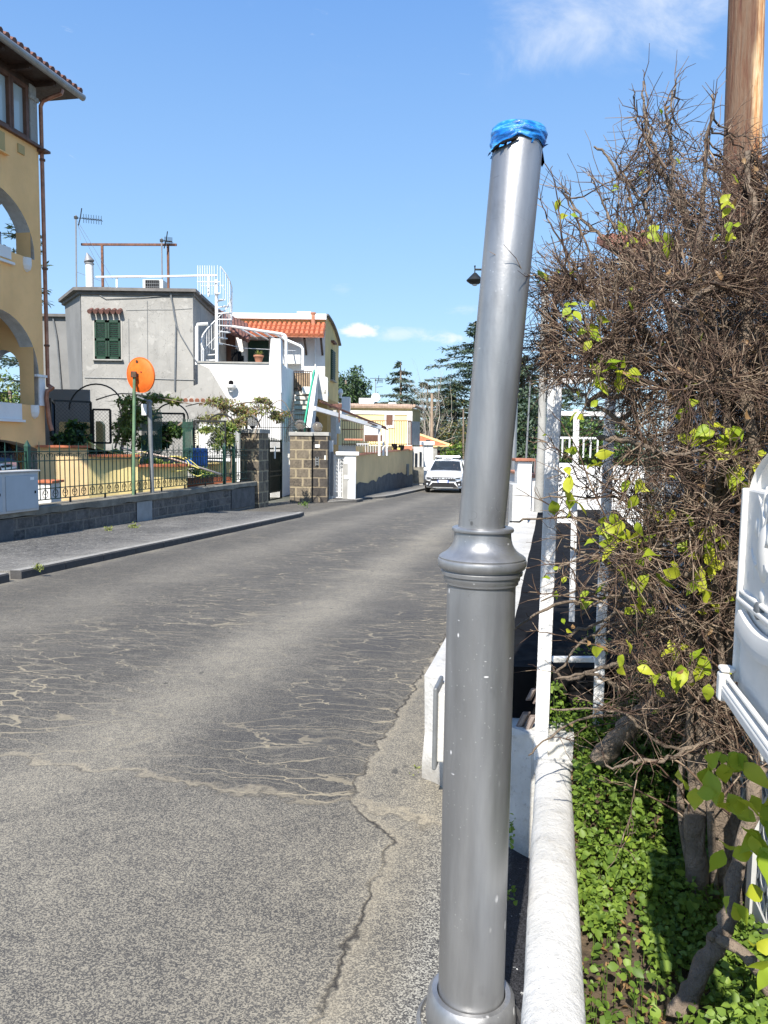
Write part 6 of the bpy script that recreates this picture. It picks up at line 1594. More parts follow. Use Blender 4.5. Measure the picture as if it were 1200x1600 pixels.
# ------------------------------------------------------------------ vegetation tools
def add_arrays(name, m, parent, verts, faces_n, nv, loc=None, smooth=False):
    """verts (N*nv,3) array, each group of nv verts forms faces listed in faces_n (local indices)"""
    off = np.zeros(3)
    p = parent
    while p: off = off + np.array(p.location); p = p.parent
    if parent is None: off = np.array([(verts[:, 0].min() + verts[:, 0].max()) / 2, (verts[:, 1].min() + verts[:, 1].max()) / 2, verts[:, 2].min()])
    N = len(verts) // nv; me = bpy.data.meshes.new(name)
    loops = []; starts = []; tot = []; base = np.arange(N)[:, None] * nv
    per = np.concatenate([np.array(f) for f in faces_n]); lens = np.array([len(f) for f in faces_n])
    L = (base + per[None, :]).ravel(); st = (np.arange(N)[:, None] * per.size + np.concatenate([[0], np.cumsum(lens)[:-1]])[None, :]).ravel()
    me.vertices.add(len(verts)); me.vertices.foreach_set('co', (verts - off).astype(np.float32).ravel())
    me.loops.add(len(L)); me.loops.foreach_set('vertex_index', L.astype(np.int32))
    me.polygons.add(len(st)); me.polygons.foreach_set('loop_start', st.astype(np.int32)); me.polygons.foreach_set('loop_total', np.tile(lens, N).astype(np.int32))
    me.materials.append(m)
    if smooth: me.polygons.foreach_set('use_smooth', np.ones(len(st), bool))
    me.update(calc_edges=True); me.validate()
    o = bpy.data.objects.new(name, me); col.objects.link(o)
    if parent: o.parent = parent
    else: o.location = off
    return o
def unit(a): return a / np.maximum(1e-9, np.linalg.norm(a, axis=-1, keepdims=True))
def segs_mesh(name, m, parent, A, B, ra, rb, sides=3):
    """independent tapered prisms for many twig pieces"""
    D = unit(B - A); ref = np.where(np.abs(D[:, 2:3]) > .9, np.array([[1., 0, 0]]), np.array([[0, 0, 1.]])); X = unit(np.cross(D, ref)); Y = np.cross(D, X)
    vs = []
    for P, r in ((A, ra), (B, rb)):
        for k in range(sides):
            a = 2 * math.pi * k / sides; vs.append(P + (X * math.cos(a) + Y * math.sin(a)) * r[:, None])
    verts = np.stack(vs, 1).reshape(-1, 3)
    return add_arrays(name, m, parent, verts, [(k, (k + 1) % sides, sides + (k + 1) % sides, sides + k) for k in range(sides)], 2 * sides, smooth=True)
def leaves_mesh(name, m, parent, P, D, Nn, L, W, fold=.25, curl=.2):
    """pointed folded leaves: base P, direction D, normal Nn, lengths L, widths W"""
    D = unit(D); S_ = unit(np.cross(D, Nn)); Nn = np.cross(S_, D); L = L[:, None]; W = W[:, None]
    v = [P, P + D * L * .3 + S_ * W * .42 + Nn * W * fold, P + D * L * .62 + S_ * W * .40 + Nn * (W * fold - L * curl * .3), P + D * L - Nn * L * curl,
         P + D * L * .62 - S_ * W * .40 + Nn * (W * fold - L * curl * .3), P + D * L * .3 - S_ * W * .42 + Nn * W * fold, P + D * L * .45 - Nn * L * curl * .12]
    verts = np.stack(v, 1).reshape(-1, 3)
    return add_arrays(name, m, parent, verts, [(0, 1, 6), (1, 2, 6), (2, 3, 6), (3, 4, 6), (4, 5, 6), (5, 0, 6)], 7)
def fine_leaves(name, m, parent, P, D, Nn, L, W):
    """pointed oval leaves with a folded midrib, arched along their length"""
    D = unit(D); S_ = unit(np.cross(D, Nn)); Nn = np.cross(S_, D); L = L[:, None]; W = W[:, None]; n = len(P)
    prof_ = [(0, 0), (.10, .20), (.24, .44), (.42, .52), (.60, .42), (.78, .22), (.90, .09), (1.0, 0)]
    cu = nr.uniform(.05, .45, (n, 1)); fo = nr.uniform(.1, .5, (n, 1)); wv = nr.uniform(0, 6, (n, 1)); v = []
    for side in (1, 0, -1):
        for t, w_ in prof_: v.append(P + D * L * t - Nn * L * cu * t * t + S_ * W * w_ * side + Nn * (W * w_ * fo * abs(side) + .06 * W * np.sin(wv + t * 9 + side) * (w_ > .1)))
    fs = []
    for k in range(7): fs.append((k, k + 1, 8 + k + 1, 8 + k)); fs.append((8 + k, 8 + k + 1, 16 + k + 1, 16 + k))
    verts = np.stack(v, 1).reshape(-1, 3)
    return add_arrays(name, m, parent, verts, fs, 24, smooth=True)
def atn(px, py, d):
    """vectorised at()"""
    r = np.stack([(px - 600) / F, (800 - py) / F, -np.ones_like(px)], 1) @ np.array(cam_rot).T
    return np.array(CAM) + r * (d / r[:, 1])[:, None]

# ------------------------------------------------------------------ the bare climbing bush
def bez(p0, p1, p2, n): t = np.linspace(0, 1, n)[:, None]; return (1 - t) ** 2 * p0 + 2 * t * (1 - t) * p1 + t * t * p2
A_ = lambda x, y, d: np.array(at(x, y, d))
bush = thing('climbing_bush', at(1100, 1450, 2.25), 'large mostly bare climbing bush with a tangle of brown twigs and few lime leaves', 'bush')
limbs = [  # (pixel path with depth, radii)
    ([(1100, 1450, 2.25), (1085, 1300, 2.25), (1100, 1150, 2.3), (1085, 1000, 2.35), (1100, 860, 2.35), (1070, 720, 2.4), (1075, 600, 2.45), (1040, 470, 2.5)], .034, .012),
    ([(1125, 1460, 2.3), (1130, 1320, 2.3), (1115, 1180, 2.35), (1135, 1000, 2.4), (1120, 850, 2.4), (1145, 700, 2.4), (1120, 560, 2.45), (1090, 400, 2.5), (1060, 300, 2.5)], .040, .010),
    ([(1060, 1590, 1.75), (1100, 1510, 1.8), (1135, 1440, 1.85), (1160, 1330, 1.95), (1190, 1200, 2.0)], .026, .018),
    ([(1230, 1590, 1.7), (1170, 1500, 1.75), (1110, 1460, 1.8)], .018, .012),
    ([(935, 1190, 2.75), (985, 1130, 2.7), (1040, 1090, 2.6), (1090, 1050, 2.4)], .040, .030),
    ([(1090, 880, 2.35), (1050, 900, 2.3), (1100, 890, 2.2), (1150, 885, 2.1)], .022, .014),
    ([(1240, 1250, 2.0), (1180, 1000, 2.0), (1190, 800, 2.1), (1160, 560, 2.2), (1180, 380, 2.3), (1165, 240, 2.4)], .026, .008),
    ([(1075, 620, 2.45), (1010, 520, 2.3), (960, 480, 2.2), (900, 440, 2.2)], .013, .004),
    ([(1100, 480, 2.5), (1040, 420, 2.4), (1010, 330, 2.4), (960, 260, 2.45), (930, 225, 2.5)], .010, .003),
    ([(1060, 320, 2.5), (1030, 260, 2.5), (1010, 190, 2.5), (1003, 130, 2.5)], .009, .0025),
    ([(1060, 330, 2.45), (1048, 230, 2.45), (1045, 180, 2.45), (1056, 125, 2.45)], .007, .0022),
    ([(1090, 400, 2.4), (1100, 280, 2.4), (1105, 220, 2.4), (1117, 150, 2.4)], .009, .003),
    ([(1100, 760, 2.35), (1020, 700, 2.2), (940, 640, 2.15), (880, 600, 2.2)], .010, .003),
    ([(1110, 950, 2.35), (1030, 930, 2.2), (950, 880, 2.2), (880, 850, 2.25)], .011, .003),
    ([(1120, 1100, 2.3), (1040, 1060, 2.2), (960, 1040, 2.2), (890, 1060, 2.3), (860, 1040, 2.35)], .010, .003),
    ([(1110, 1150, 2.2), (1060, 1180, 2.1), (1000, 1190, 2.1), (950, 1200, 2.15)], .008, .003),
    ([(1120, 560, 2.45), (1060, 540, 2.2), (980, 560, 2.1), (900, 540, 2.2), (850, 520, 2.25)], .010, .003),
    ([(1060, 400, 2.4), (980, 400, 2.3), (920, 350, 2.35), (880, 300, 2.4)], .008, .003),
    ([(1100, 620, 2.2), (1060, 500, 2.1), (1130, 430, 2.1), (1190, 330, 2.2)], .012, .005),
]
for k_ in range(46):      # crossing middle-sized stems through the thick of the bush
    x = rng.uniform(960, 1230); y = rng.uniform(430, 1180); a_ = rng.uniform(-.9, .5) + (math.pi if rng.random() < .7 else 0); L_ = rng.uniform(90, 230); d_ = rng.uniform(2.05, 2.6); r_ = rng.uniform(.0035, .009)
    limbs.append(([(x + L_ * .5 * math.cos(a_ + .5) * -1, y + L_ * .4 * math.sin(a_ + .5), d_ + .1), (x, y, d_), (x + L_ * .5 * math.cos(a_), y - L_ * .4 * math.sin(a_), d_ - .05), (x + L_ * math.cos(a_ + .3), y - L_ * .7 * math.sin(a_ + .3), d_ - .1)], r_, r_ * .4))
skel = []; Ls = MB()
for li, (pts, r0, r1) in enumerate(limbs):
    P = [at(x, y, d) for x, y, d in pts]
    P = smoothpts(P, 7); n = len(P)
    q = [Vector(p) + V(rng.gauss(0, .004), rng.gauss(0, .004), rng.gauss(0, .004)) for p in P]
    rr = [(r0 + (r1 - r0) * i / (n - 1)) * (1 + .12 * math.sin(i * 1.7 + li)) for i in range(n)]
    Ls.tube(q, rr, 9 if r0 > .015 else 6)
    for i, p in enumerate(q):
        if i > n * .25: skel.append((p, rr[i]))
# extra strands wound round the two trunks
for k in range(7):
    s = k * .9; src = [(1100, 1450), (1085, 1250), (1100, 1050), (1090, 850), (1085, 650), (1060, 480)] if k % 2 else [(1135, 1450), (1130, 1250), (1118, 1050), (1130, 850), (1130, 650), (1110, 480)]
    P = [at(x + 22 * math.sin(s + j * 1.3 + k), y, 2.27 + .05 * math.cos(s + j * 1.5)) for j, (x, y) in enumerate(src)]
    P = smoothpts(P, 7); Ls.tube(P, [.013 - .006 * i / len(P) for i in range(len(P))], 6)
    for p in P[len(P) // 3:]: skel.append((p, .006))
Ls.build('branches', M['bark'], bush, shade=True)
SK = np.array([tuple(p) for p, r in skel])
topline = [(838, 520), (845, 330), (862, 300), (880, 285), (905, 270), (935, 240), (955, 235), (985, 240), (1000, 205), (1020, 165), (1050, 160), (1075, 215), (1110, 195), (1140, 230), (1180, 245), (1230, 200), (1300, 180)]
tx_, ty_ = np.array(topline).T
leftline = [(150, 990), (240, 930), (300, 880), (420, 845), (520, 832), (650, 842), (800, 846), (950, 838), (1080, 850), (1160, 900), (1200, 990)]
ly_, lx_ = np.array(leftline).T
def sample(n, xr=(830, 1290), yr=(110, 1190)):
    out = []
    while len(out) < n:
        x = nr.uniform(*xr); y = nr.uniform(*yr)
        if y < np.interp(x, tx_, ty_) or x < np.interp(y, ly_, lx_): continue
        if y > 1060 and nr.random() > .45: continue
        if x < 965 and y > 600 and nr.random() > (.12 if x < 905 else .24): continue
        if x < 975 and y < 400 and nr.random() > .38: continue
        if x < 905 and y < 600 and nr.random() > .6: continue
        if y < 260 and nr.random() > .6: continue
        d = np.clip(nr.normal(2.4, .28), 1.95, 3.1)
        if x < 900: d = np.clip(nr.normal(2.3, .15), 2.05, 2.7)
        out.append((x, y, d))
    return np.array(out)
TW_A, TW_B, TW_R0, TW_R1 = [], [], [], []
tips = []
def strand(P, r0, r1):
    n = len(P)
    for i in range(n - 1):
        TW_A.append(P[i]); TW_B.append(P[i + 1] + (P[i + 1] - P[i]) * .04); TW_R0.append(r0 + (r1 - r0) * i / (n - 1)); TW_R1.append(r0 + (r1 - r0) * (i + 1) / (n - 1))
tg = np.vstack([sample(1450), sample(950, (960, 1290), (330, 1150)), sample(260, (838, 1000), (420, 610))])
TG = atn(tg[:, 0], tg[:, 1], tg[:, 2])
for (x, y, d), p in zip(tg, TG):
    dd = np.linalg.norm(SK - p, axis=1) + nr.uniform(0, .22, len(SK)); j = int(np.argmin(dd)); s = SK[j]
    L = np.linalg.norm(p - s)
    if L < .05: continue
    if L > .75: s = p + (s - p) * .75 / L; L = .75
    up = .18 * L if y < 450 else (-.02 * L if y > 620 else .06 * L)
    mid = (s + p) / 2 + np.array([0, 0, -up]) + nr.normal(0, .10 * L, 3)
    n = max(5, int(L / .035)); P = bez(s, mid, p, n) + np.vstack([np.zeros(3), nr.normal(0, .0040, (n - 1, 3))])
    r = .0019 + .0028 * L * nr.uniform(.6, 1.3); strand(P, r, .0009)
    # side twigs
    for k in range(int(n * 1.25)):
        i = nr.integers(1, n - 1) if n > 3 else 1; base = P[i]; ax = unit(P[min(i + 1, n - 1)] - P[i - 1])
        dv = unit(ax * nr.uniform(.3, 1.1) + nr.normal(0, .6, 3) + np.array([0, 0, .25 if y < 480 else 0]) + np.array([-.25 if x < 1000 else 0, 0, 0])); l = nr.uniform(.03, .15)
        m_ = max(3, int(l / .028)); Q = [base]
        for q in range(m_): Q.append(Q[-1] + (dv + nr.normal(0, .14, 3)) * l / m_)
        Q = np.array(Q); strand(Q, .0014, .0007)
        if nr.random() < .7:
            b2 = Q[m_ // 2]; d2_ = unit(dv + nr.normal(0, .8, 3)); l2 = nr.uniform(.015, .06); strand(np.array([b2, b2 + d2_ * l2 * .5, b2 + d2_ * l2 + nr.normal(0, .005, 3)]), .0010, .0006)
    if nr.random() < .35: tips.append((P[-1], unit(P[-1] - P[-2])))
# a few long whips that stand clear of the mass
whips = [[(905, 470), (880, 380), (872, 320), (862, 258)], [(900, 420), (860, 350), (843, 310)], [(930, 430), (905, 350), (880, 300), (868, 290)], [(985, 470), (965, 330), (972, 240)], [(960, 360), (935, 300), (918, 275)], [(1000, 360), (975, 280), (962, 250), (975, 235)], [(1040, 260), (1004, 210), (1012, 160), (1004, 108)], [(1012, 190), (995, 175), (990, 140)], [(1042, 200), (1040, 165), (1060, 118)], [(1100, 260), (1106, 200), (1120, 145)], [(1010, 220), (990, 178)], [(880, 480), (850, 440), (825, 428), (797, 413)], [(900, 600), (860, 560), (835, 530)],
         [(1055, 820), (960, 840), (880, 800), (820, 770)], [(1050, 880), (960, 830), (900, 700), (856, 640)], [(1000, 620), (930, 590), (870, 590), (830, 600)], [(1140, 1270), (1060, 1190), (1020, 1190), (1000, 1200), (985, 1270), (970, 1325), (985, 1300)], [(1100, 1300), (1010, 1240), (940, 1220)], [(1120, 1020), (1010, 1030), (930, 1010), (860, 990), (830, 985)], [(1180, 1190), (1050, 1050), (960, 950), (870, 930), (815, 925)], [(1200, 800), (1120, 900), (1050, 860), (940, 850)], [(1190, 1000), (1080, 960), (960, 880), (880, 880), (810, 890)], [(1150, 700), (1060, 800), (950, 760), (870, 700), (830, 690)],
         [(1180, 1220), (1120, 1060), (1010, 960), (900, 920)], [(1170, 1100), (1090, 1020), (1000, 1040), (900, 1090)], [(1130, 1180), (1010, 1120), (930, 1100), (880, 1080)], [(1080, 1280), (1060, 1230), (1000, 1180), (960, 1210)], [(1110, 1260), (1160, 1200), (1130, 1100), (1100, 1010)]]
for wpts in whips:
    d0 = nr.uniform(2.12, 2.3); P = smoothpts([at(x, y, (1.93 if x < 830 and 400 < y < 450 else d0 - .02 * i)) for i, (x, y) in enumerate(wpts)], 6); P = np.array([tuple(p) for p in P]) + nr.normal(0, .002, (len(P), 3))
    strand(P, .0042, .0011)
    for k in range(len(P) // 2 + 3):
        i = nr.integers(2, len(P) - 1); dv = unit(unit(P[i] - P[i - 1]) + nr.normal(0, .6, 3)); l = nr.uniform(.02, .09); strand(np.array([P[i], P[i] + dv * l * .5 + nr.normal(0, .003, 3), P[i] + dv * l + nr.normal(0, .007, 3)]), .0014, .0007)
    if wpts[-1][1] > 500: tips.append((P[-4], unit(P[-1] - P[-4])))
tw = segs_mesh('twigs', M['twig'], bush, np.array(TW_A), np.array(TW_B), np.array(TW_R0), np.array(TW_R1), 3)
tag(tw, kind='stuff')
print('twig pieces', len(TW_A))
# leaves: lime ones in small groups, plus dry ones
LC = [(885, 505, 3, .03), (910, 480, 4, .04), (935, 515, 6, .045), (930, 540, 3, .05), (975, 375, 3, .04), (1025, 365, 3, .05), (1055, 365, 2, .05), (965, 285, 2, .035), (870, 325, 2, .035), (895, 322, 1, .03), (1130, 315, 3, .05), (1145, 360, 3, .035), (960, 580, 5, .06), (945, 590, 3, .05), (975, 600, 2, .07), (905, 630, 3, .04), (910, 700, 2, .06), (935, 718, 2, .06), (905, 725, 2, .04), (878, 785, 4, .07), (980, 760, 2, .05), (990, 765, 2, .05), (1060, 635, 3, .05), (1075, 690, 4, .05), (1110, 670, 6, .06), (1130, 680, 4, .06), (1105, 690, 3, .05), (1160, 720, 5, .07), (1150, 730, 4, .07),
      (940, 830, 4, .05), (960, 835, 6, .06), (985, 820, 5, .06), (1000, 850, 6, .07), (955, 850, 4, .07), (1010, 880, 3, .07), (970, 870, 3, .05), (1040, 800, 3, .05), (1050, 855, 3, .05), (1095, 845, 6, .07), (1120, 850, 4, .06), (1105, 880, 5, .06), (1100, 905, 4, .06), (985, 940, 4, .05), (1000, 950, 3, .05), (865, 890, 2, .035), (930, 915, 2, .05), (875, 925, 2, .04), (910, 945, 2, .04), (880, 975, 2, .03), (1060, 1000, 3, .05), (1085, 1030, 4, .06), (1055, 1045, 3, .06), (1015, 1050, 2, .06), (975, 1035, 3, .05), (940, 1010, 2, .05), (1110, 1055, 3, .06), (1110, 940, 3, .05), (1140, 700, 3, .05), (1115, 1205, 3, .08), (1130, 1230, 5, .09), (1165, 1190, 4, .08), (1160, 1310, 4, .07), (1185, 1260, 5, .11), (1195, 1320, 4, .10), (1150, 1400, 3, .07), (1190, 1500, 3, .08), (1095, 1250, 3, .07), (850, 430, 1, .03), (835, 400, 2, .03), (1190, 1060, 2, .06)]
P, D, Nn, L, W = [], [], [], [], []; PT = []
for (x, y, n, s) in LC:
    d = nr.uniform(1.98, 2.2); 
    s = min(s, .075)
    if s >= .07 and y > 1150: d = 1.6
    c = A_(x, y, d)
    for k in range(n + (1 if n > 2 else 0)):
        p = c + nr.normal(0, .018, 3); dv = unit(nr.normal(0, 1, 3) * [1, .7, 1] + np.array([0, -.2, -.5])); P.append(p); D.append(dv); Nn.append(unit(nr.normal(0, .5, 3) + np.array([-.2, -.7, .7]))); l = s * nr.uniform(.6, 1.0); L.append(l); W.append(l * nr.uniform(.48, .68))
    for k in range(2): PT.append((c, c + nr.normal(0, .03, 3) + np.array([.05, .08, -.01])))
for (p, dv) in tips[::7]:
    P.append(p); D.append(unit(dv + nr.normal(0, .5, 3))); Nn.append(np.array([-.2, -.6, .7]) + nr.normal(0, .3, 3)); l = nr.uniform(.018, .04); L.append(l); W.append(l * .5)
lf = fine_leaves('leaves', M['leaf_lime'], bush, np.array(P), np.array(D), np.array(Nn), np.array(L), np.array(W)); tag(lf, kind='stuff')
s3 = sample(260); P = atn(s3[:, 0], s3[:, 1], s3[:, 2]); n = len(P)
dl = leaves_mesh('dry_leaves', M['leaf_dry'], bush, P, nr.normal(0, 1, (n, 3)), nr.normal(0, 1, (n, 3)), nr.uniform(.015, .035, n), nr.uniform(.008, .018, n), .4, .5); tag(dl, kind='stuff')
# ------------------------------------------------------------------ planted bed: soil and low green leaves
b = MB(); nx, ny = 14, 40; vs = []
def soilz(u, y): return .10 + .05 * math.sin(u * 6 + 1) * math.sin(y * 3) + .05 * (u - .1) + (.25 if y > 3.0 else .25 * max(0, (y - 2.5) / .5)) * (1 if y > 2.5 else 0)
for j in range(ny + 1):
    for i in range(nx + 1):
        u = .10 + (1.5 - .10) * i / nx; y = .6 + (5 - .6) * j / ny; vs.append(uy(u, y, soilz(u, y) + rng.uniform(-.015, .015)))
b.add(vs, [(j * (nx + 1) + i, j * (nx + 1) + i + 1, (j + 1) * (nx + 1) + i + 1, (j + 1) * (nx + 1) + i) for j in range(ny) for i in range(nx)])
struct(b.build('soil', M['earth']))
def bed(n, urange, yrange, hmax, dens=None):
    u = nr.uniform(*urange, n); y = nr.uniform(*yrange, n); h = nr.beta(2, 1.3, n) * hmax
    keep = np.ones(n, bool)
    if dens is not None: keep = nr.random(n) < dens(u, y)
    u, y, h = u[keep], y[keep], h[keep]
    lump = .65 + .45 * np.sin(u * 13 + 2) * np.sin(y * 9) ; h = h * np.clip(lump, .25, 1.2)
    z0 = np.array([soilz(a, c) for a, c in zip(u, y)])
    return np.stack([u + .2167 * y, y, z0 + h + .01], 1)
def dens(u, y):
    d = np.ones_like(u)
    d[(y < 2.2 + .12 * np.sin(u * 25)) & (u < .31)] = .07; d[(y < 1.95) & (u < .45)] = .22; d[np.sin(u * 31 + 1) * np.sin(y * 17) > .75] *= .35
    return d
P = np.vstack([bed(13000, (.125, .62), (1.35, 3.1), .14, dens), bed(7000, (.0, .75), (2.9, 3.9), .30), bed(1400, (.13, .42), (2.9, 3.3), .42)])
n = len(P); Dv = unit(nr.normal(0, 1, (n, 3)) * [1, 1, .35] + np.array([-.1, -.4, -.1])); Nn = unit(nr.normal(0, .55, (n, 3)) + np.array([0, -.15, 1]))
L = nr.uniform(.010, .027, n) * np.where(nr.random(n) < .14, 1.5, 1)
gc = leaves_mesh('ground_cover', M['leaf_green'], None, P, Dv, Nn, L, L * nr.uniform(.72, .95, n), .12, .25); tag(gc, 'low bright green nettle like leaves covering the bed behind the white wall', 'ground cover', kind='stuff')
sel = nr.random(n) < .15; q = P[sel]; st = segs_mesh('stems', M['leaf_mid'], None, q - np.array([0, 0, .09]), q, np.full(len(q), .0015), np.full(len(q), .001), 3); tag(st, 'thin green stems of the low leafy ground cover', 'stems', kind='stuff')
# fallen leaves on the bare soil
n = 420; u = nr.uniform(.12, .48, n); y = nr.uniform(1.2, 3.0, n); P = np.stack([u + .2167 * y, y, [soilz(a, c) + .012 for a, c in zip(u, y)]], 1)
fl_ = leaves_mesh('fallen_leaves', M['leaf_dry'], None, P, unit(nr.normal(0, 1, (n, 3)) * [1, 1, .2]), unit(nr.normal(0, .3, (n, 3)) + [0, 0, 1]), nr.uniform(.015, .04, n), nr.uniform(.01, .025, n), .3, .2); tag(fl_, 'dry fallen leaves scattered over the soil of the bed', 'leaves', kind='stuff')
# small weeds on the white wall
def weed(c, n, r, label, l=(.01, .025), m='leaf_green', down=0.0):
    c = np.array(c); P = c + nr.normal(0, 1, (n, 3)) * r; D = unit(nr.normal(0, 1, (n, 3)) + [0, 0, .2 - down]); Nn = unit(nr.normal(0, .5, (n, 3)) + [-.2, -.5, .6]); L = nr.uniform(*l, n)
    o = leaves_mesh('weed', M[m], None, P, D, Nn, L, L * .75, .1, .2); tag(o, label, 'weed', 'weeds growing at the foot of walls'); return o
weed(at(826, 1180, 2.98), 46, np.array([.012, .02, .05]), 'small trailing weed hanging below the brown plastic pieces')
weed(at(797, 1300, 2.75), 26, np.array([.010, .02, .035]), 'tiny weed on the white wall close right of the silver post')
weed(at(657, 1205, 3.72), 60, np.array([.03, .04, .015]), 'dry weed tuft at the road corner of the white wall', (.006, .016), 'leaf_olive')
weed(at(795, 1400, 2.5), 16, np.array([.01, .02, .02]), 'few weed leaves low between the post and white wall')
for (px, py, s, lab) in ((208, 822, .09, 'weed tuft at the wall foot below the mirror pole'), (60, 886, .07, 'grass in the gap between two kerb stones'), (475, 787, .12, 'weeds at the foot of the black intercom pillar'), (648, 752, .25, 'weeds at the far end of the yellow garden wall'), (170, 826, .08, 'small weed between two larger tufts at the wall foot')):
    g_ = gnd(px, py + 3, KH); weed((g_.x, g_.y, g_.z + s * .4), 120, np.array([s * .5, s * .2, s * .3]), lab, (s * .15, s * .5), 'leaf_mid' if s > .1 else 'leaf_olive')

# ------------------------------------------------------------------ garden shrubs and climbers behind the fence
def shrub(name, label, cat, blobs, n, lsz, mats, stems=(), d_tw=.012, group=None, twig_n=0):
    """blobs: (px,py,d,rx_px,ry_px,rdepth)"""
    c0 = at(blobs[0][0], blobs[0][1], blobs[0][2]); t = thing(name, Vector((c0.x, c0.y, c0.z - .5)), label, cat, group)
    P = []
    wts = np.array([b_[3] * b_[4] for b_ in blobs], float); wts /= wts.sum()
    for b_, w_ in zip(blobs, wts):
        k = int(n * w_); v = nr.normal(0, 1, (k, 3)); v = unit(v) * (nr.random((k, 1)) ** (1 / 2.2))
        # clumps: pull points toward random clump centres
        cc = unit(nr.normal(0, 1, (max(4, k // 40), 3))) * nr.random((max(4, k // 40), 1)) ** .5; idx = nr.integers(0, len(cc), k); v = v * .35 + cc[idx] * .75 
        P.append(atn(b_[0] + v[:, 0] * b_[3], b_[1] + v[:, 1] * b_[4], b_[2] + v[:, 2] * b_[5]))
    P = np.vstack(P); n = len(P); parts = np.array_split(nr.permutation(n), len(mats))
    for m_, idx in zip(mats, parts):
        k = len(idx); L = nr.uniform(.55, 1.2, k) * lsz
        o = leaves_mesh('foliage', M[m_], t, P[idx], nr.normal(0, 1, (k, 3)) + [0, 0, -.2], nr.normal(0, .6, (k, 3)) + [0, -.3, .8], L, L * nr.uniform(.4, .7, k), .15, .2); tag(o, kind='stuff')
    if stems:
        b = MB()
        for path, r in stems: b.tube(smoothpts([at(*q) for q in path], 4), [r * (1 - .6 * i / (len(path) * 4)) for i in range((len(path) - 1) * 4 + 1)], 5)
        b.build('stems', M['twig_far'], t, shade=True)
    if twig_n:
        k = twig_n; i0 = nr.integers(0, n, k); A2 = P[i0]; B2 = A2 + nr.normal(0, 1, (k, 3)) * lsz * 1.1
        o = segs_mesh('twigs', M['twig_far'], t, A2, B2, np.full(k, .007), np.full(k, .004), 3); tag(o, kind='stuff')
    return t
shrub('dark_shrub', 'dark green shrub on the curved garden wall beside the ochre building', 'shrub', [(110, 688, 20.0, 38, 14, .5), (128, 706, 19.6, 22, 9, .3), (118, 668, 20.2, 18, 10, .3), (155, 712, 20, 18, 8, .3)], 2600, .16, ['leaf_dark', 'leaf_mid', 'leaf_dark'])
shrub('climber', 'green climbing plant spreading over the hoop behind the traffic mirror', 'climber', [(200, 628, 21, 26, 10, .5), (240, 622, 21.2, 36, 12, .5), (215, 650, 21, 34, 26, .5), (196, 672, 21, 24, 30, .4), (272, 628, 21.3, 18, 8, .3), (230, 690, 21, 30, 18, .4)], 5200, .105, ['leaf_olive', 'leaf_mid', 'leaf_olive'], [([(190, 705, 21), (196, 670, 21), (201, 640, 21)], .05), ([(206, 706, 21), (210, 680, 21), (222, 650, 21)], .04), ([(180, 700, 21), (190, 660, 21), (185, 630, 21)], .03), ([(150, 625, 21), (190, 615, 21), (250, 622, 21), (300, 632, 21)], .02)], twig_n=500)
shrub('dark_shrub', 'drooping dark tree branch in front of the wide mesh panel', 'shrub', [(268, 672, 21.2, 26, 12, .4), (255, 690, 21.2, 16, 12, .3)], 1300, .15, ['leaf_dark', 'leaf_dark', 'leaf_mid'], [([(235, 708, 21.2), (255, 686, 21.2), (285, 660, 21.2)], .05)])
shrub('flowering_climber', 'thin yellow green climber arching in front of the white terrace wall', 'climber', [(345, 632, 23, 34, 12, .5), (390, 640, 23.5, 44, 14, .5), (432, 648, 24, 24, 14, .5), (330, 655, 23, 26, 12, .4), (410, 625, 23.5, 24, 8, .3), (370, 660, 23, 30, 12, .4)], 2900, .095, ['leaf_olive', 'leaf_olive', 'leaf_dry'], [([(340, 710, 23), (338, 670, 23), (350, 640, 23), (400, 628, 23.5), (450, 645, 24)], .03), ([(365, 700, 23), (360, 660, 23), (330, 630, 23), (290, 635, 23)], .025), ([(395, 690, 23.6), (410, 650, 23.6), (440, 625, 24), (460, 660, 24)], .02)], twig_n=900)
shrub('garden_shrub', 'bright leafy shrub near the right end of the green fence', 'shrub', [(345, 688, 22.5, 26, 22, .5), (352, 668, 22.6, 20, 12, .4), (325, 670, 22.4, 18, 10, .4)], 2800, .10, ['leaf_mid', 'leaf_olive', 'leaf_olive'], [([(352, 742, 22.5), (350, 710, 22.5), (345, 680, 22.5)], .05), ([(360, 742, 22.5), (362, 710, 22.5), (352, 690, 22.5)], .04)])
shrub('planter_greenery', 'low green plants on top of the cream planter wall', 'plants', [(240, 722, 20.2, 22, 6, .3), (265, 726, 20.4, 24, 5, .3), (315, 738, 21.3, 26, 7, .3), (180, 706, 19.9, 20, 4, .2)], 1500, .10, ['leaf_green', 'leaf_mid', 'leaf_olive'])

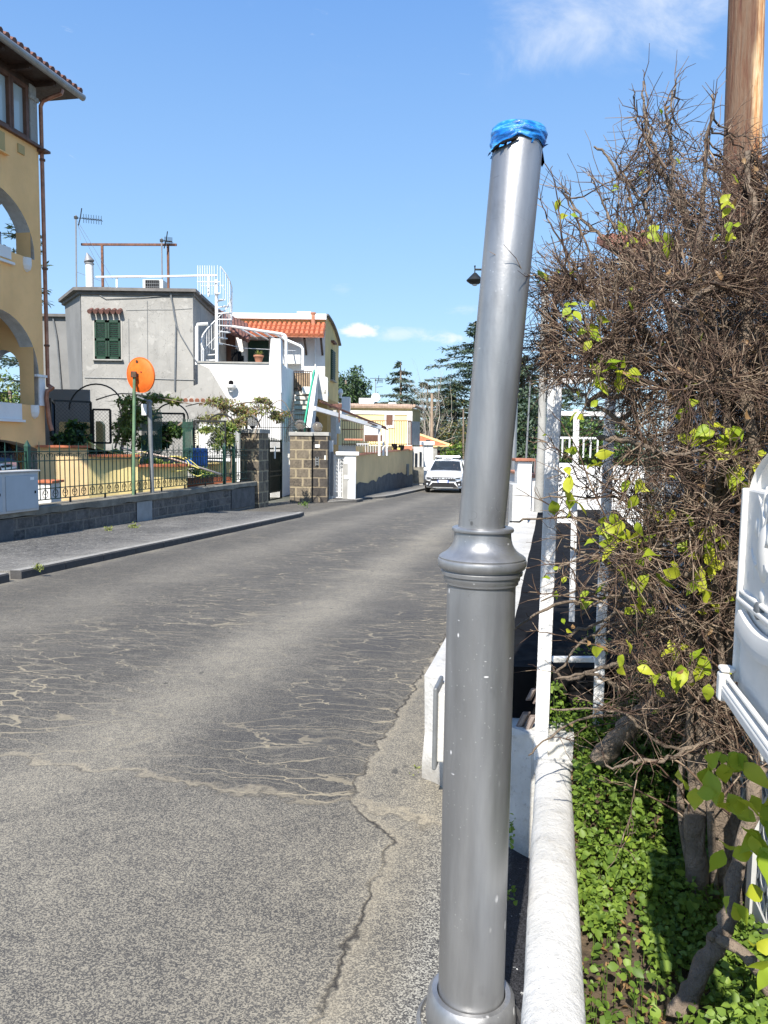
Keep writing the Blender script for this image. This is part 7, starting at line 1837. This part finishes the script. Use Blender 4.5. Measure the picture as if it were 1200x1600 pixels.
# ------------------------------------------------------------------ background trees
def cedar(px, pbase, ptop, d, spread, label, layers=15, dens=1.0, mats=('cedar', 'cedar'), lean=0, seed=1, droop=.15, name='cedar_tree'):
    q = np.random.default_rng(seed)
    base = at(px, pbase, d); top = at(px + lean, ptop, d); base.z = gz(d) - .2
    t = thing(name, base, label, 'tree', 'cedars and pines behind the houses')
    H = top.z - base.z; b = MB(); ax = top - base
    b.tube([base, base + ax * .5, top], [.32, .2, .04], 8); b.build('trunk', M['bark'], t, shade=True)
    A2, B2, R0_, R1_ = [], [], [], []; LP, LD, LN, LL = [], [], [], []
    for k in range(layers):
        f = .22 + .77 * k / (layers - 1); R_ = spread * (1 - f) ** .75 * 1.25 + .35
        for j in range(q.integers(4, 7)):
            a = q.uniform(0, 2 * math.pi); Lb = R_ * q.uniform(.55, 1.1); dr = np.array([math.cos(a), math.sin(a), .12 - droop * q.random()])
            p0 = np.array(base + ax * (f + q.uniform(-.02, .02))); n = 7; P = [p0]
            for i in range(n): P.append(P[-1] + (dr + np.array([0, 0, .06 - .035 * i]) + q.normal(0, .06, 3)) * Lb / n)
            P = np.array(P)
            for i in range(n): A2.append(P[i]); B2.append(P[i + 1]); R0_.append(.05 * (1 - i / (n + 1))); R1_.append(.05 * (1 - (i + 1) / (n + 1)))
            m_ = int(60 * dens * Lb / 2 + 26)
            s = q.random(m_) ** .7; c = P[0] + (P[-1] - P[0]) * s[:, None] + (P[n // 2] - (P[0] + P[-1]) / 2) * (1 - (2 * s - 1) ** 2)[:, None]
            side = np.cross(dr, [0, 0, 1]); wd = .30 * Lb * (1 - .65 * s); c = c + side[None] * (q.uniform(-1, 1, m_) * wd)[:, None] + np.array([0, 0, 1]) * q.normal(-.03, .07, m_)[:, None]
            LP.append(c); dd_ = unit(dr[None] * .7 + side[None] * q.uniform(-1, 1, m_)[:, None] + q.normal(0, .25, (m_, 3)) + [0, 0, -.1]); LD.append(dd_); LN.append(unit(q.normal(0, .35, (m_, 3)) + [0, 0, 1])); LL.append(q.uniform(.22, .5, m_))
    o = segs_mesh('branches', M['bark'], t, np.array(A2), np.array(B2), np.array(R0_), np.array(R1_), 4)
    LP = np.vstack(LP); LD = np.vstack(LD); LN = np.vstack(LN); LL = np.concatenate(LL); idx = q.permutation(len(LP)); h = int(len(idx) * .8)
    for m_, ii in ((mats[0], idx[:h]), (mats[1], idx[h:])):
        o = leaves_mesh('crown', M[m_], t, LP[ii], LD[ii], LN[ii], LL[ii], LL[ii] * .35, .1, .1); tag(o, kind='stuff')
    return t
cedar(628, 715, 568, 78, 6.0, 'dark cedar with flat tiers standing alone behind the pale yellow house', 12, 1.0, seed=2, lean=-2)
cedar(668, 720, 600, 78, 8.0, 'broad flat cedar whose lowest tier shows brown twigs, left of the post', 8, 1.0, ('cedar', 'twig_far' if False else 'cedar_y'), seed=3)
cedar(738, 760, 505, 76, 9.0, 'tallest dark cedar partly hidden by the silver post', 20, 1.3, seed=4, lean=4)
cedar(712, 770, 600, 72, 5.6, 'low dark cedar with yellowing inner branches beside the silver post', 12, 1.2, ('cedar', 'cedar_y'), seed=5)
cedar(815, 770, 560, 58, 6.0, 'dark cedar seen between the silver post and the first white post', 18, 1.3, ('cedar', 'cedar_y'), seed=6)
cedar(868, 760, 590, 62, 6.0, 'dark cedar seen through the frame of white posts', 14, 1.2, seed=7)
cedar(925, 760, 640, 66, 6.0, 'low dark cedar behind the bare bush right of the white posts', 12, 1.0, seed=8)
def roundtree(px, py, d, R_, label, mats, n=3500, lsz=.3, seed=1, name='pine_tree', sq=.85, trunk=True):
    q = np.random.default_rng(seed); c = at(px, py, d); base = Vector((c.x, c.y, gz(d) - .2)); t = thing(name, base, label, 'tree', 'cedars and pines behind the houses')
    MB().tube([base, Vector((c.x + .1, c.y, c.z - R_ * .3)), c + V(0, 0, R_ * .4)], [.3, .2, .08], 8).build('trunk', M['bark'], t, shade=True)
    cl_ = unit(q.normal(0, 1, (26, 3))) * (q.random((26, 1)) ** .45) * R_ * [1, 1, sq]; b = MB()
    for c_ in cl_[:14]: b.tube([base.lerp(c, .7), c + Vector(c_) * .9], [.07, .02], 4)
    b.build('branches', M['bark'], t)
    idx = q.integers(0, 26, n); P = np.array(c) + cl_[idx] + unit(q.normal(0, 1, (n, 3))) * (q.random((n, 1)) ** .5) * R_ * .34
    h = np.array_split(q.permutation(n), len(mats))
    for m_, ii in zip(mats, h): k = len(ii); L = q.uniform(.5, 1.1, k) * lsz; tag(leaves_mesh('crown', M[m_], t, P[ii], q.normal(0, 1, (k, 3)), q.normal(0, .6, (k, 3)) + [0, 0, .8], L, L * .45), kind='stuff')
    return t
roundtree(540, 610, 75, 2.4, 'round green pine behind the yellow house corner', ['pine', 'cedar'], 4200, .42, 1)
roundtree(556, 632, 80, 2.0, 'lower bluish tree beside the round green pine', ['cedar', 'cedar'], 1800, .4, 2)
roundtree(722, 735, 50, 1.9, 'leafy light green bush behind the white car', ['leaf_mid', 'leaf_green'], 2600, .3, 3, 'leafy_bush')
roundtree(706, 700, 68, 2.4, 'dull yellow green shrub mass above the white car', ['cedar_y', 'cedar'], 3000, .3, 4, 'hedge_bush')
roundtree(835, 700, 48, 3.6, 'dark leafy tree mass behind the thin pole right of the silver post', ['cedar', 'leaf_dark'], 5000, .35, 5, 'dark_tree')
roundtree(905, 712, 44, 2.6, 'mid green leafy tree beyond the white tube railing', ['leaf_mid', 'leaf_dark'], 4000, .3, 6, 'garden_tree')
roundtree(16, 640, 38, 2.3, 'leafy tree seen through the lower white arch of the ochre building', ['leaf_mid', 'leaf_olive'], 2200, .3, 7, 'garden_tree')
cedar(36, 640, 340, 52, 4.5, 'cedar top seen through the upper arch of the ochre building', 14, .6, seed=9)
# bare pale trees between the cedars
q = np.random.default_rng(5)
for (px, d, top, seed) in ((655, 68, 640, 1), (668, 67, 628, 2), (682, 69, 634, 3)):
    base = at(px, 740, d); base.z = gz(d); lab = {655: 'bare pale tree above the tiled house, leftmost of three', 668: 'bare pale tree above the tiled house, middle of three', 682: 'bare pale tree above the tiled house, rightmost of three'}[px]
    t = thing('bare_tree', base, lab, 'tree', 'bare pale trees behind the tiled house'); H = at(px, top, d).z - base.z
    A2, B2, r0_, r1_ = [], [], [], []
    def grow(p, dv, L, r, lv):
        n = 4
        for i in range(n):
            p2 = p + (dv + q.normal(0, .10, 3)) * L / n; A2.append(p); B2.append(p2); r0_.append(r); r1_.append(r * .85); r *= .85; p = p2
            if lv < 4 and q.random() < .75: grow(p, unit(dv + q.normal(0, .45, 3) + [0, 0, .2]), L * .62, r * .6, lv + 1)
    for s in range(3): grow(np.array(base) + q.normal(0, .15, 3) * [1, 1, 0], unit(np.array([q.normal(0, .12), q.normal(0, .12), 1.])), H * .8, .09, 0)
    segs_mesh('trunk_and_branches', painted('pale_bark', (.42, .37, .30), .2, .9, scale=3), t, np.array(A2), np.array(B2), np.array(r0_), np.array(r1_), 4)
pole('wooden_pole', ((674, 745), (675, 615)), 66, .16, .12, painted('pole_tan', (.36, .27, .19), .2, .9, scale=2), 'pale wooden pole standing among the bare trees above the tiled house')
pole('wooden_pole', ((724, 760), (724, 640)), 50, .07, .05, M['twig_far'], 'thin grey pole in front of the cedars beside the silver post')
# backdrop wood far away
q = np.random.default_rng(8); n = 9000
x = q.uniform(-40, 120, n); y = q.uniform(95, 130, n); z = gz(60) + q.beta(1.2, 2, n) * (5 + 2 * np.sin(x * .13) + 1.5 * np.sin(x * .41)); P = np.stack([x, y, z], 1); L = q.uniform(.7, 1.5, n)
fw = leaves_mesh('far_woods', M['cedar'], None, P, q.normal(0, 1, (n, 3)), q.normal(0, .6, (n, 3)) + [0, 0, .8], L, L * .5); tag(fw, 'dark strip of far woods closing the view beyond the road', 'woods', kind='stuff')
# ------------------------------------------------------------------ cars
def carpaint(name, c): return mat(name, lambda g: {'Base Color': c, 'Roughness': .28, 'Coat Weight': .8, 'Coat Roughness': .08, 'Specular IOR Level': .5})
M['carwhite'] = carpaint('white_car_paint', (.80, .81, .82)); M['carblue'] = carpaint('dark_blue_paint', (.02, .035, .06))
M['windscreen'] = mat('windscreen', lambda g: {'Base Color': (.10, .13, .17), 'Roughness': .03, 'Transmission Weight': .75, 'IOR': 1.1, 'Specular IOR Level': .8})
M['headlamp'] = mat('headlamp', lambda g: {'Base Color': (.75, .78, .82), 'Roughness': .1, 'Metallic': .3, 'Coat Weight': 1})
M['trim'] = painted('black_trim', (.018, .018, .02), .15, .55, scale=8); M['plate'] = painted('plate_white', (.75, .76, .78), .03, .4, scale=8); M['plateblue'] = painted('plate_blue', (.03, .10, .45), .05, .4, scale=8)
M['skin'] = painted('skin', (.52, .30, .21), .08, .6, scale=20); M['redcloth'] = painted('red_shirt', (.45, .04, .05), .12, .9, scale=20); M['hair'] = painted('dark_hair', (.03, .02, .015), .2, .7, scale=30)
def car(origin, label, paint, taxi):
    """front at -Y (towards the viewer), length along +Y; built round the origin then turned"""
    t = thing('car', V(0, 0, 0), label, 'car')
    # body: cross-sections along the length (y, half width, z of sill, belt, roof half width, roof z)
    st = [(0.05, .68, .30, .62, .66), (0.11, .80, .24, .70, .70), (0.22, .89, .22, .88, .78), (0.60, .91, .22, .98, .82), (1.00, .915, .22, 1.03, .84), (1.35, .92, .22, 1.05, .86), (2.2, .92, .22, 1.06, .88), (3.2, .92, .22, 1.08, .88), (4.0, .90, .24, 1.08, .84), (4.25, .84, .30, 1.0, .78), (4.30, .76, .40, .9, .7)]
    vs = []; prof = lambda y, w, z0, zb, wt: [(-w * .92, z0), (-w, z0 + .18), (-w, (z0 + zb) / 2 + .05), (-w * .985, zb - .10), (-wt * 1.02, zb - .02), (-wt * .6, zb + .015), (0, zb + .025), (wt * .6, zb + .015), (wt * 1.02, zb - .02), (w * .985, zb - .10), (w, (z0 + zb) / 2 + .05), (w, z0 + .18), (w * .92, z0)]
    for s in st: vs += [V(x, s[0], z) for x, z in prof(*s)]
    k = 13; b = MB(); b.add(vs, [(i * k + j, i * k + (j + 1) % k, (i + 1) * k + (j + 1) % k, (i + 1) * k + j) for i in range(len(st) - 1) for j in range(k)] + [tuple(range(k - 1, -1, -1)), tuple((len(st) - 1) * k + j for j in range(k))])
    body = b.build('body', paint, t, shade='auto')
    # cabin pillars and roof
    b = MB(); rs = [(1.78, .62, 1.50), (2.0, .64, 1.55), (2.6, .66, 1.585), (3.4, .65, 1.57), (4.0, .62, 1.50)]; vs = []
    for y, w, z in rs: vs += [V(-w - .03, y, z - .06), V(-w, y, z), V(-w * .5, y, z + .03), V(w * .5, y, z + .03), V(w, y, z), V(w + .03, y, z - .06)]
    b.add(vs, [(i * 6 + j, i * 6 + j + 1, (i + 1) * 6 + j + 1, (i + 1) * 6 + j) for i in range(4) for j in range(5)] + [(0, 1, 2, 3, 4, 5), (29, 28, 27, 26, 25, 24)])
    for sx in (-1, 1):
        b.beam(V(sx * .80, 1.05, 1.02), V(sx * .65, 1.80, 1.48), .07, .06); b.beam(V(sx * .87, 2.55, 1.05), V(sx * .69, 2.55, 1.52), .05, .10, V(0, 1, 0)); b.beam(V(sx * .84, 3.9, 1.05), V(sx * .66, 3.8, 1.5), .06, .22, V(0, 1, 0))
    b.build('roof', paint, t, shade='auto')
    b = MB(); b.add([V(-.78, 1.06, 1.03), V(.78, 1.06, 1.03), V(.62, 1.78, 1.49), V(-.62, 1.78, 1.49), V(0, 1.0, 1.035), V(0, 1.76, 1.515)], [(0, 4, 5, 3), (4, 1, 2, 5)]); b.build('windscreen', M['windscreen'], t)
    for sx in (-1, 1):
        b = MB(); b.add([V(sx * .865, 1.2, 1.04), V(sx * .87, 2.5, 1.05), V(sx * .68, 2.5, 1.50), V(sx * .66, 1.85, 1.47)], [(0, 1, 2, 3)]); b.add([V(sx * .87, 2.6, 1.05), V(sx * .85, 3.85, 1.06), V(sx * .67, 3.75, 1.48), V(sx * .68, 2.6, 1.50)], [(0, 1, 2, 3)]); b.build('side_window', M['darkglass'], t)
    b = MB(); b.box(V(0, 2.6, 1.06), (1.5, 2.6, .03)); b.build('interior', M['trim'], t)
    b = MB(); b.box(V(0, 4.02, 1.28), (1.25, .04, .4)); b.build('rear_window', M['darkglass'], t)
    # front end
    b = MB(); b.box(V(0, .035, .68), (1.16, .12, .15)); gr_ = b.build('grille', M['trim'], t, bevel=.01)
    b = MB()
    for k_ in range(4): 
        for sx in (-1, 1): b.box(V(sx * (.16 + k_ * .12), -.03, .70), (.085, .02, .035))
    b.box(V(0, -.032, .70), (.14, .02, .05)); b.build('grille_marks', M['headlamp'], gr_)
    for sx in (-1, 1):
        FX = .05
        h = MB().add([V(sx * .54, -.04, .76), V(sx * .88, .10, .80), V(sx * .89, .14, .66), V(sx * .60, -.02, .62), V(sx * .56, .1, .74), V(sx * .86, .3, .78), V(sx * .87, .34, .66), V(sx * .60, .12, .62)], [(0, 1, 2, 3), (0, 4, 5, 1), (3, 2, 6, 7), (1, 5, 6, 2), (0, 3, 7, 4)]).build('headlight', M['headlamp'], t)
        MB().add([V(sx * .58, -.05, .72), V(sx * .80, .04, .735), V(sx * .80, .045, .69), V(sx * .60, -.045, .67)], [(0, 1, 2, 3)]).build('light_strip', M['trim'], h)
        MB().add([V(sx * .60, -.02, .54), V(sx * .87, .06, .60), V(sx * .87, .08, .36), V(sx * .72, -.01, .33), V(sx * .55, .12, .56), V(sx * .84, .22, .60), V(sx * .84, .24, .36), V(sx * .70, .15, .33)], [(0, 1, 2, 3), (0, 4, 5, 1), (3, 2, 6, 7), (0, 3, 7, 4), (1, 5, 6, 2)]).build('fog_light_housing', M['trim'], t)
        MB().lathe(V(sx * .76, .0, .42), [(.045, 0), (.045, .03), (.03, .035)], 12, V(0, -1, 0)).build('fog_light', M['headlamp'], t)
        m_ = MB().box(V(sx * 1.0, 1.22, 1.08), (.2, .10, .15)); mm = m_.build('side_mirror', paint, t, bevel=.03); MB().beam(V(sx * .88, 1.25, 1.03), V(sx * .95, 1.23, 1.06), .04, .04).build('mirror_arm', M['trim'], mm)
        b = MB()
        for y in (.78, 3.45): b.tube([V(sx * .93, y + .40 * math.cos(a), .33 + .40 * math.sin(a)) for a in [math.pi * q_ / 10 for q_ in range(11)]], .04, 5)
        b.build('wheel_arch_trim', M['trim'], t)
        b = MB(); b.box(V(sx * .915, 2.1, .28), (.05, 1.9, .14)); b.build('sill_trim', M['trim'], t)
        for y in (.78, 3.45):
            w_ = MB().lathe(V(sx * .72, y, .33), [(.24, 0), (.32, .01), (.335, .04), (.335, .18), (.32, .21), (.23, .215)], 28, V(sx, 0, 0)).build('tyre', M['rubber'], t, shade='auto')
            MB().lathe(V(sx * .72, y, .33), [(.22, .19), (.20, .205), (.07, .20), (.05, .215), (.01, .215)], 20, V(sx, 0, 0)).build('rim', M['steelgrey'], w_, shade='auto')
    b = MB(); b.add([V(-.50, -.02, .48), V(.50, -.02, .48), V(.70, .0, .29), V(-.70, .0, .29), V(-.58, .12, .50), V(.58, .12, .50), V(.72, .16, .28), V(-.72, .16, .28)], [(0, 1, 2, 3), (0, 4, 5, 1), (3, 2, 6, 7)]); b.build('lower_intake', M['trim'], t)
    MB().box(V(0, .0, .255), (1.0, .12, .05)).build('skid_plate', M['steelgrey'], t, bevel=.02)
    p_ = MB().box(V(0, -.05, .56), (.52, .02, .13)).build('number_plate', M['plate'], t)
    [MB().box(V(sx * .235, -.062, .56), (.045, .01, .13)).build('blue_band', M['plateblue'], p_) for sx in (-1, 1)]
    b = MB(); b.beam(V(-.3, 1.04, 1.05), V(.35, 1.0, 1.055), .02, .02); b.beam(V(.1, 1.02, 1.05), V(.65, 1.06, 1.07), .02, .02); b.build('wiper', M['trim'], t)
    if taxi:
        b = MB(); 
        for sx in (-1, 1): b.beam(V(sx * .58, 1.9, 1.63), V(sx * .58, 3.9, 1.62), .05, .05)
        b.build('roof_rail', M['trim'], t)
        MB().box(V(0, 2.25, 1.70), (1.25, .5, .09)).build('roof_rack', paint, t, bevel=.03)
        ts = MB().box(V(0, 1.82, 1.625), (.50, .12, .13)).build('taxi_sign', M['plate'], t, bevel=.02)
        cu = bpy.data.curves.new('taxi_text', 'FONT'); cu.body = 'TAXI'; cu.size = .15; cu.align_x = 'CENTER'; cu.align_y = 'CENTER'; cu.extrude = .004
        tmp = bpy.data.objects.new('tmp', cu); me = bpy.data.meshes.new_from_object(tmp); bpy.data.objects.remove(tmp); tx = bpy.data.objects.new('lettering', me); col.objects.link(tx); me.materials.clear(); me.materials.append(M['trim']); tx.parent = ts; tx.location = V(0, 1.755, 1.625); tx.rotation_euler = (R(90), 0, 0)
    return t
def turncar(t, loc, rz): t.location = loc; t.rotation_euler = (0, 0, rz)
c1 = car(None, 'white taxi coming down the road beyond the silver post', M['carwhite'], True)
cc = at(692, 772, 36.5); cc.z = gz(36.5); turncar(c1, cc, -AL * .85)
c2_ = car(None, 'dark blue parked car behind the fence in front of the garage', M['carblue'], False)
turncar(c2_, V(at(-48, 740, 15.7).x, 15.7, .0), R(28))
c2_.location.z = .28
# driver, sitting on the viewer's right
def skinbody(name, pts, edges, radii, m, parent, sub=2, root=0):
    me = bpy.data.meshes.new(name); me.from_pydata([tuple(p) for p in pts], edges, []); me.materials.append(m); o = bpy.data.objects.new(name, me); col.objects.link(o); o.parent = parent
    sk = o.modifiers.new('skin', 'SKIN'); 
    for i, r in enumerate(radii): me.skin_vertices[0].data[i].radius = (r, r)
    me.skin_vertices[0].data[root].use_root = True
    s = o.modifiers.new('sub', 'SUBSURF'); s.levels = sub; s.render_levels = sub
    return o
def make_skin(name, pts, edges, radii, m, parent, sub=1):
    me = bpy.data.meshes.new(name); me.from_pydata([tuple(p) for p in pts], edges, []); me.materials.append(m)
    o = bpy.data.objects.new(name, me); col.objects.link(o); o.parent = parent
    bpy.context.view_layer.objects.active = o
    if not me.skin_vertices: 
        with bpy.context.temp_override(object=o, active_object=o): bpy.ops.mesh.customdata_skin_add()
    for i, r in enumerate(radii): me.skin_vertices[0].data[i].radius = (r, r)
    me.skin_vertices[0].data[0].use_root = True
    o.modifiers.new('skin', 'SKIN'); s = o.modifiers.new('sub', 'SUBSURF'); s.levels = sub; s.render_levels = sub
    return o
pr = thing('person', V(0, 0, 0), 'driver in a red shirt at the wheel of the white taxi', 'person')
pts = [(0, 0, .55), (0, .03, .80), (0, .02, 1.02), (0, .0, 1.10), (0, -.02, 1.18), (0, -.03, 1.27), (-.17, .0, 1.0), (-.24, -.15, .82), (-.14, -.42, .92), (-.10, -.50, .95), (.17, 0, 1.0), (.24, -.15, .82), (.14, -.42, .92), (.10, -.50, .95), (-.10, -.4, .55), (.10, -.4, .55), (-.12, -.55, .2), (.12, -.55, .2)]
ed = [(0, 1), (1, 2), (2, 3), (3, 4), (4, 5), (2, 6), (6, 7), (7, 8), (8, 9), (2, 10), (10, 11), (11, 12), (12, 13), (0, 14), (0, 15), (14, 16), (15, 17)]
rd = [.15, .14, .14, .055, .085, .08, .07, .05, .035, .035, .07, .05, .035, .035, .08, .08, .05, .05]
make_skin('body', pts, ed, rd, M['skin'], pr)
make_skin('shirt', [(0, 0, .58), (0, .03, .80), (0, .02, 1.0), (-.17, .0, .99), (-.24, -.14, .83), (.17, 0, .99), (.24, -.14, .83)], [(0, 1), (1, 2), (2, 3), (3, 4), (2, 5), (5, 6)], [.165, .155, .15, .085, .07, .085, .07], M['redcloth'], pr)
b = MB(); b.ball(V(0, .01, 1.275), .092, 14, (1, 1.05, .85)); b.build('hair', M['hair'], pr, shade=True)
b = MB(); b.ball(V(0, -.105, 1.20), .016, 8); b.build('nose', M['skin'], pr, shade=True)
pr.location = c1.matrix_basis @ V(0, 0, 0)
import mathutils
Mx = Matrix.Translation(c1.location) @ Matrix.Rotation(c1.rotation_euler.z, 4, 'Z')
pr.location = Mx @ V(.38, 1.95, .03); pr.rotation_euler = (0, 0, c1.rotation_euler.z)
